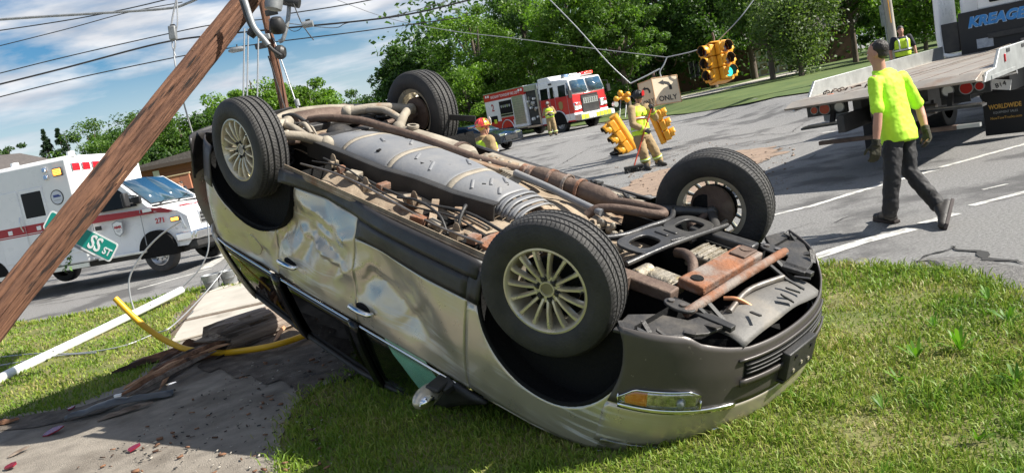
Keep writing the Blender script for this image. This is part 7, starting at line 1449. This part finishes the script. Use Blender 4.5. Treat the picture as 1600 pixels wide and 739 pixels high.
c = col(1115, 74); h3 = thing('dark_house', 'long dark brick house with white garage door in the shade of the trees', 'house', pose(c.x, c.y, c.z, -6)); wl_ = B().box((0, 3, 1.6), (26, 6, 3.2)).build('wall', M_brickd, h3); B().prism([(-1.0, 3.1), (7.0, 3.1), (3, 5.2)], lambda u, v, h: (h, u, v), -14, 14).build('roof', M_roof, h3); gd = B().box((5.2, -.04, 1.25), (3.4, .08, 2.4)).build('garage_door', pm('garage_white', (.62, .60, .55), .6), h3)
for i in range(4):
    for k in range(4): B().box((3.95+.83*k, -.09, .4+.58*i), (.66, .03, .42)).build('door_panel', M_soff, gd, bevel=.01)
for x in (-9.5, -8.0, -5.0, -1.5, 9.5): w_ = B().box((x, -.03, 1.9), (.9, .06, 1.5)).build('window', M_glassd, h3); b_ = B(); b_.box((x-.46, -.07, 1.9), (.08, .05, 1.6)).box((x+.46, -.07, 1.9), (.08, .05, 1.6)).box((x, -.07, 1.9), (.05, .05, 1.5)).box((x, -.07, 2.68), (.98, .05, .08)); b_.build('frame', M_inkw, w_)
# ------------------------------------------------ grass
def inpoly(x, y, P):
    c = np.zeros(len(x), bool); n = len(P)
    for i in range(n):
        (x1, y1), (x2, y2) = P[i][:2], P[(i+1) % n][:2]
        if y1 == y2: continue
        m_ = ((y1 > y) != (y2 > y)) & (x < (x2-x1)*(y-y1)/(y2-y1)+x1); c ^= m_
    return c
def grassm(name, cols):
    m = bpy.data.materials.new(name); m.use_nodes = True; t = m.node_tree; N = t.nodes; L = t.links; b_ = N['Principled BSDF']; b_.inputs['Roughness'].default_value = .5; b_.inputs['Specular IOR Level'].default_value = .3
    g = N.new('ShaderNodeNewGeometry'); co = N.new('ShaderNodeTexCoord'); ns = N.new('ShaderNodeTexNoise'); ns.inputs['Scale'].default_value = 1.15; ns.inputs['Detail'].default_value = 6; L.new(co.outputs['Object'], ns.inputs[0])
    ad = N.new('ShaderNodeMath'); ad.operation = 'MULTIPLY_ADD'; L.new(g.outputs['Random Per Island'], ad.inputs[0]); ad.inputs[1].default_value = .34; L.new(ns.outputs[0], ad.inputs[2]); sb = N.new('ShaderNodeMath'); sb.operation = 'SUBTRACT'; L.new(ad.outputs[0], sb.inputs[0]); sb.inputs[1].default_value = .15
    r = N.new('ShaderNodeValToRGB'); e = r.color_ramp.elements; e[0].position = .2; e[0].color = (*cols[0], 1); e[1].position = .80; e[1].color = (*cols[3], 1); k = e.new(.45); k.color = (*cols[1], 1); k = e.new(.66); k.color = (*cols[2], 1); L.new(sb.outputs[0], r.inputs[0]); L.new(r.outputs[0], b_.inputs['Base Color'])
    tl = N.new('ShaderNodeBsdfTranslucent'); L.new(r.outputs[0], tl.inputs[0]); mxx = N.new('ShaderNodeMixShader'); mxx.inputs[0].default_value = .35; L.new(b_.outputs[0], mxx.inputs[1]); L.new(tl.outputs[0], mxx.inputs[2]); L.new(mxx.outputs[0], N['Material Output'].inputs[0]); return m
M_grass = grassm('grass_blades', [(.08, .165, .014), (.17, .275, .026), (.29, .335, .058), (.42, .34, .16)])
def blades(name, label, x, y, h, wd, lean, seed, mat):
    g = np.random.default_rng(seed); n = len(x); z = np.array([terrain(a, b_) for a, b_ in zip(x, y)])+.010; a = g.uniform(0, 2*PI, n); cu = lean*g.uniform(.3, 1.5, n); la = g.uniform(0, 2*PI, n); dx, dy = np.cos(a)*wd/2, np.sin(a)*wd/2; lx, ly = np.cos(la)*cu*h, np.sin(la)*cu*h
    V = np.stack([np.stack([x-dx, y-dy, z], 1), np.stack([x+dx, y+dy, z], 1), np.stack([x+dx*.75+lx*.32, y+dy*.75+ly*.32, z+h*.6], 1), np.stack([x-dx*.75+lx*.32, y-dy*.75+ly*.32, z+h*.6], 1), np.stack([x+lx, y+ly, z+h*(1-.25*np.minimum(cu, 1.6))], 1)], 1).reshape(-1, 3).astype(np.float32)
    me = bpy.data.meshes.new(name); me.vertices.add(5*n); me.vertices.foreach_set('co', V.ravel()); i = np.arange(n, dtype=np.int32)*5; F = np.stack([i, i+1, i+2, i+3, i+3, i+2, i+4], 1).ravel(); me.loops.add(7*n); me.loops.foreach_set('vertex_index', F); me.polygons.add(2*n); st = (np.arange(n)[:, None]*7+np.array([0, 4])).ravel().astype(np.int32); me.polygons.foreach_set('loop_start', st); me.update(calc_edges=True); me.polygons.foreach_set('use_smooth', [True]*(2*n)); me.materials.append(mat)
    o = bpy.data.objects.new(name, me); COL.objects.link(o); return tag(o, label, 'grass', None, 'stuff')
g = np.random.default_rng(5)
def field(n, d0, d1, a0, a1, polys, holes, s0):
    d = d0*(d1/d0)**g.random(n); a = g.uniform(a0, a1, n); x = d*np.sin(a); y = d*np.cos(a); ok = np.zeros(n, bool)
    for P in polys: ok |= inpoly(x, y, P)
    for P in holes: ok &= ~inpoly(x+.05*np.sin(y*9+x*5), y+.05*np.cos(x*8), P)
    x, y, d = x[ok], y[ok], d[ok]; nz = np.array([mnoise.noise(Vector((p*1.1, q*1.1, 3)))+.6*mnoise.noise(Vector((p*3.1, q*3.1, 8))) for p, q in zip(x, y)]); keep = (nz > -.36) | (g.random(len(x)) < .45); return x[keep], y[keep], d[keep], nz[keep]
PAVE = gp((266, 541), (291, 503), (326, 450), (430, 425), (520, 470), (470, 500), (340, 522)); SOILH = [(cxy.x+1.2*math.cos(t), cxy.y+.5*math.sin(t)) for t in lin(0, 2*PI, 20)]
x, y, d, nz = field(430000, 2.0, 22, R(-60), R(62), [verge], [DRIVE, PAVE, SOILH], 0)
h = (.027+.032*np.clip(nz+.35, 0, 1.2))*g.uniform(.6, 1.5, len(x)); blades('lawn_grass', 'short sunlit grass of the verge around the overturned car', x, y, h, .0034+.0011*d, .8, 9, M_grass)
x, y, d, nz = field(26000, 2.2, 9, R(8), R(62), [verge], [DRIVE], 0); k = nz > .12; x, y, d, nz = x[k], y[k], d[k], nz[k]; x = x+g.normal(size=len(x))*.02
blades('tall_grass', 'longer unmown tufts of grass at the right edge of the verge', x, y, (.05+.075*np.clip(nz, 0, 1))*g.uniform(.7, 1.4, len(x)), .0045+.0013*d, .8, 10, grassm('tuft_blades', [(.06, .15, .012), (.12, .25, .02), (.20, .30, .035), (.30, .30, .10)]))
# ragged fringe over the road edge
ex = []
for (ax, ay), (bx, by) in zip(E_R[:-1], E_R[1:]):
    for k in range(240): t = g.random(); ex.append((ax+(bx-ax)*t+g.normal()*.06, ay+(by-ay)*t+g.normal()*.06))
for (ax, ay), (bx, by) in zip(E_L[:-1], E_L[1:]):
    for k in range(260): t = g.random(); ex.append((ax+(bx-ax)*t+g.normal()*.08, ay+(by-ay)*t+g.normal()*.08))
DR = [Vector(p) for p in DRIVE]
for a_, c_ in zip(DR, DR[1:]+DR[:1]):
    L_ = (c_-a_).length
    for k in range(int(L_*170)):
        p_ = a_.lerp(c_, g.random()); n_ = Vector((-(c_-a_).y, (c_-a_).x)).normalized(); p_ = p_+n_*g.normal()*.07; dd_ = p_.length
        if 2 < dd_ < 16: ex.append((p_.x, p_.y))
ex = np.array(ex); blades('edge_grass', 'ragged bright grass hanging over the edge of the asphalt', ex[:, 0], ex[:, 1], g.uniform(.03, .10, len(ex)), .004+.0010*np.hypot(ex[:, 0], ex[:, 1]), .9, 12, M_grass)
# broad-leaved weeds in the right-hand verge
wq = random.Random(19); Mw = leafm('weed_leaf', (.06, .15, .015), (.10, .22, .02), (.15, .28, .04))
for k, (px, py, s) in enumerate(((1432, 560, .17), (1500, 548, .20), (1545, 470, .14), (1405, 596, .11), (1575, 505, .14), (1460, 512, .12), (1590, 600, .13), (1380, 640, .10), (1530, 690, .10))):
    b_ = B(); c = gnd(px, py, .015)
    for i in range(16):
        a = wq.uniform(0, 2*PI); L = s*wq.uniform(.6, 1.1); e = wq.uniform(.5, 1.25); dv = Vector((math.cos(a)*math.cos(e), math.sin(a)*math.cos(e), math.sin(e))); sd_ = Vector((-math.sin(a), math.cos(a), 0)); w_ = L*.055
        b_.add([c, c+dv*L*.4-sd_*w_, c+dv*L*.4+sd_*w_, c+dv*L*.75-sd_*w_*.8+Vector((0, 0, -.03*L)), c+dv*L*.75+sd_*w_*.8+Vector((0, 0, -.03*L)), c+dv*L+Vector((0, 0, -.18*L))], [(0, 2, 1), (1, 2, 4, 3), (3, 4, 5)])
    b_.build('weed', Mw, ang=None, label=['leafy bright weed in the middle of the right lawn', 'tallest blade-leaved weed in the right lawn', 'upper weed near the road edge at the right', 'small weed nearest the car bumper', 'weed below the asphalt patch at the right edge', 'short weed above the tall blade-leaved one', 'weed at the right edge above the dark corner', 'tiny weed low in the lawn right of the bumper', 'lowest small weed near the bottom right corner'][k], cat='weed', group='weeds in the right lawn')
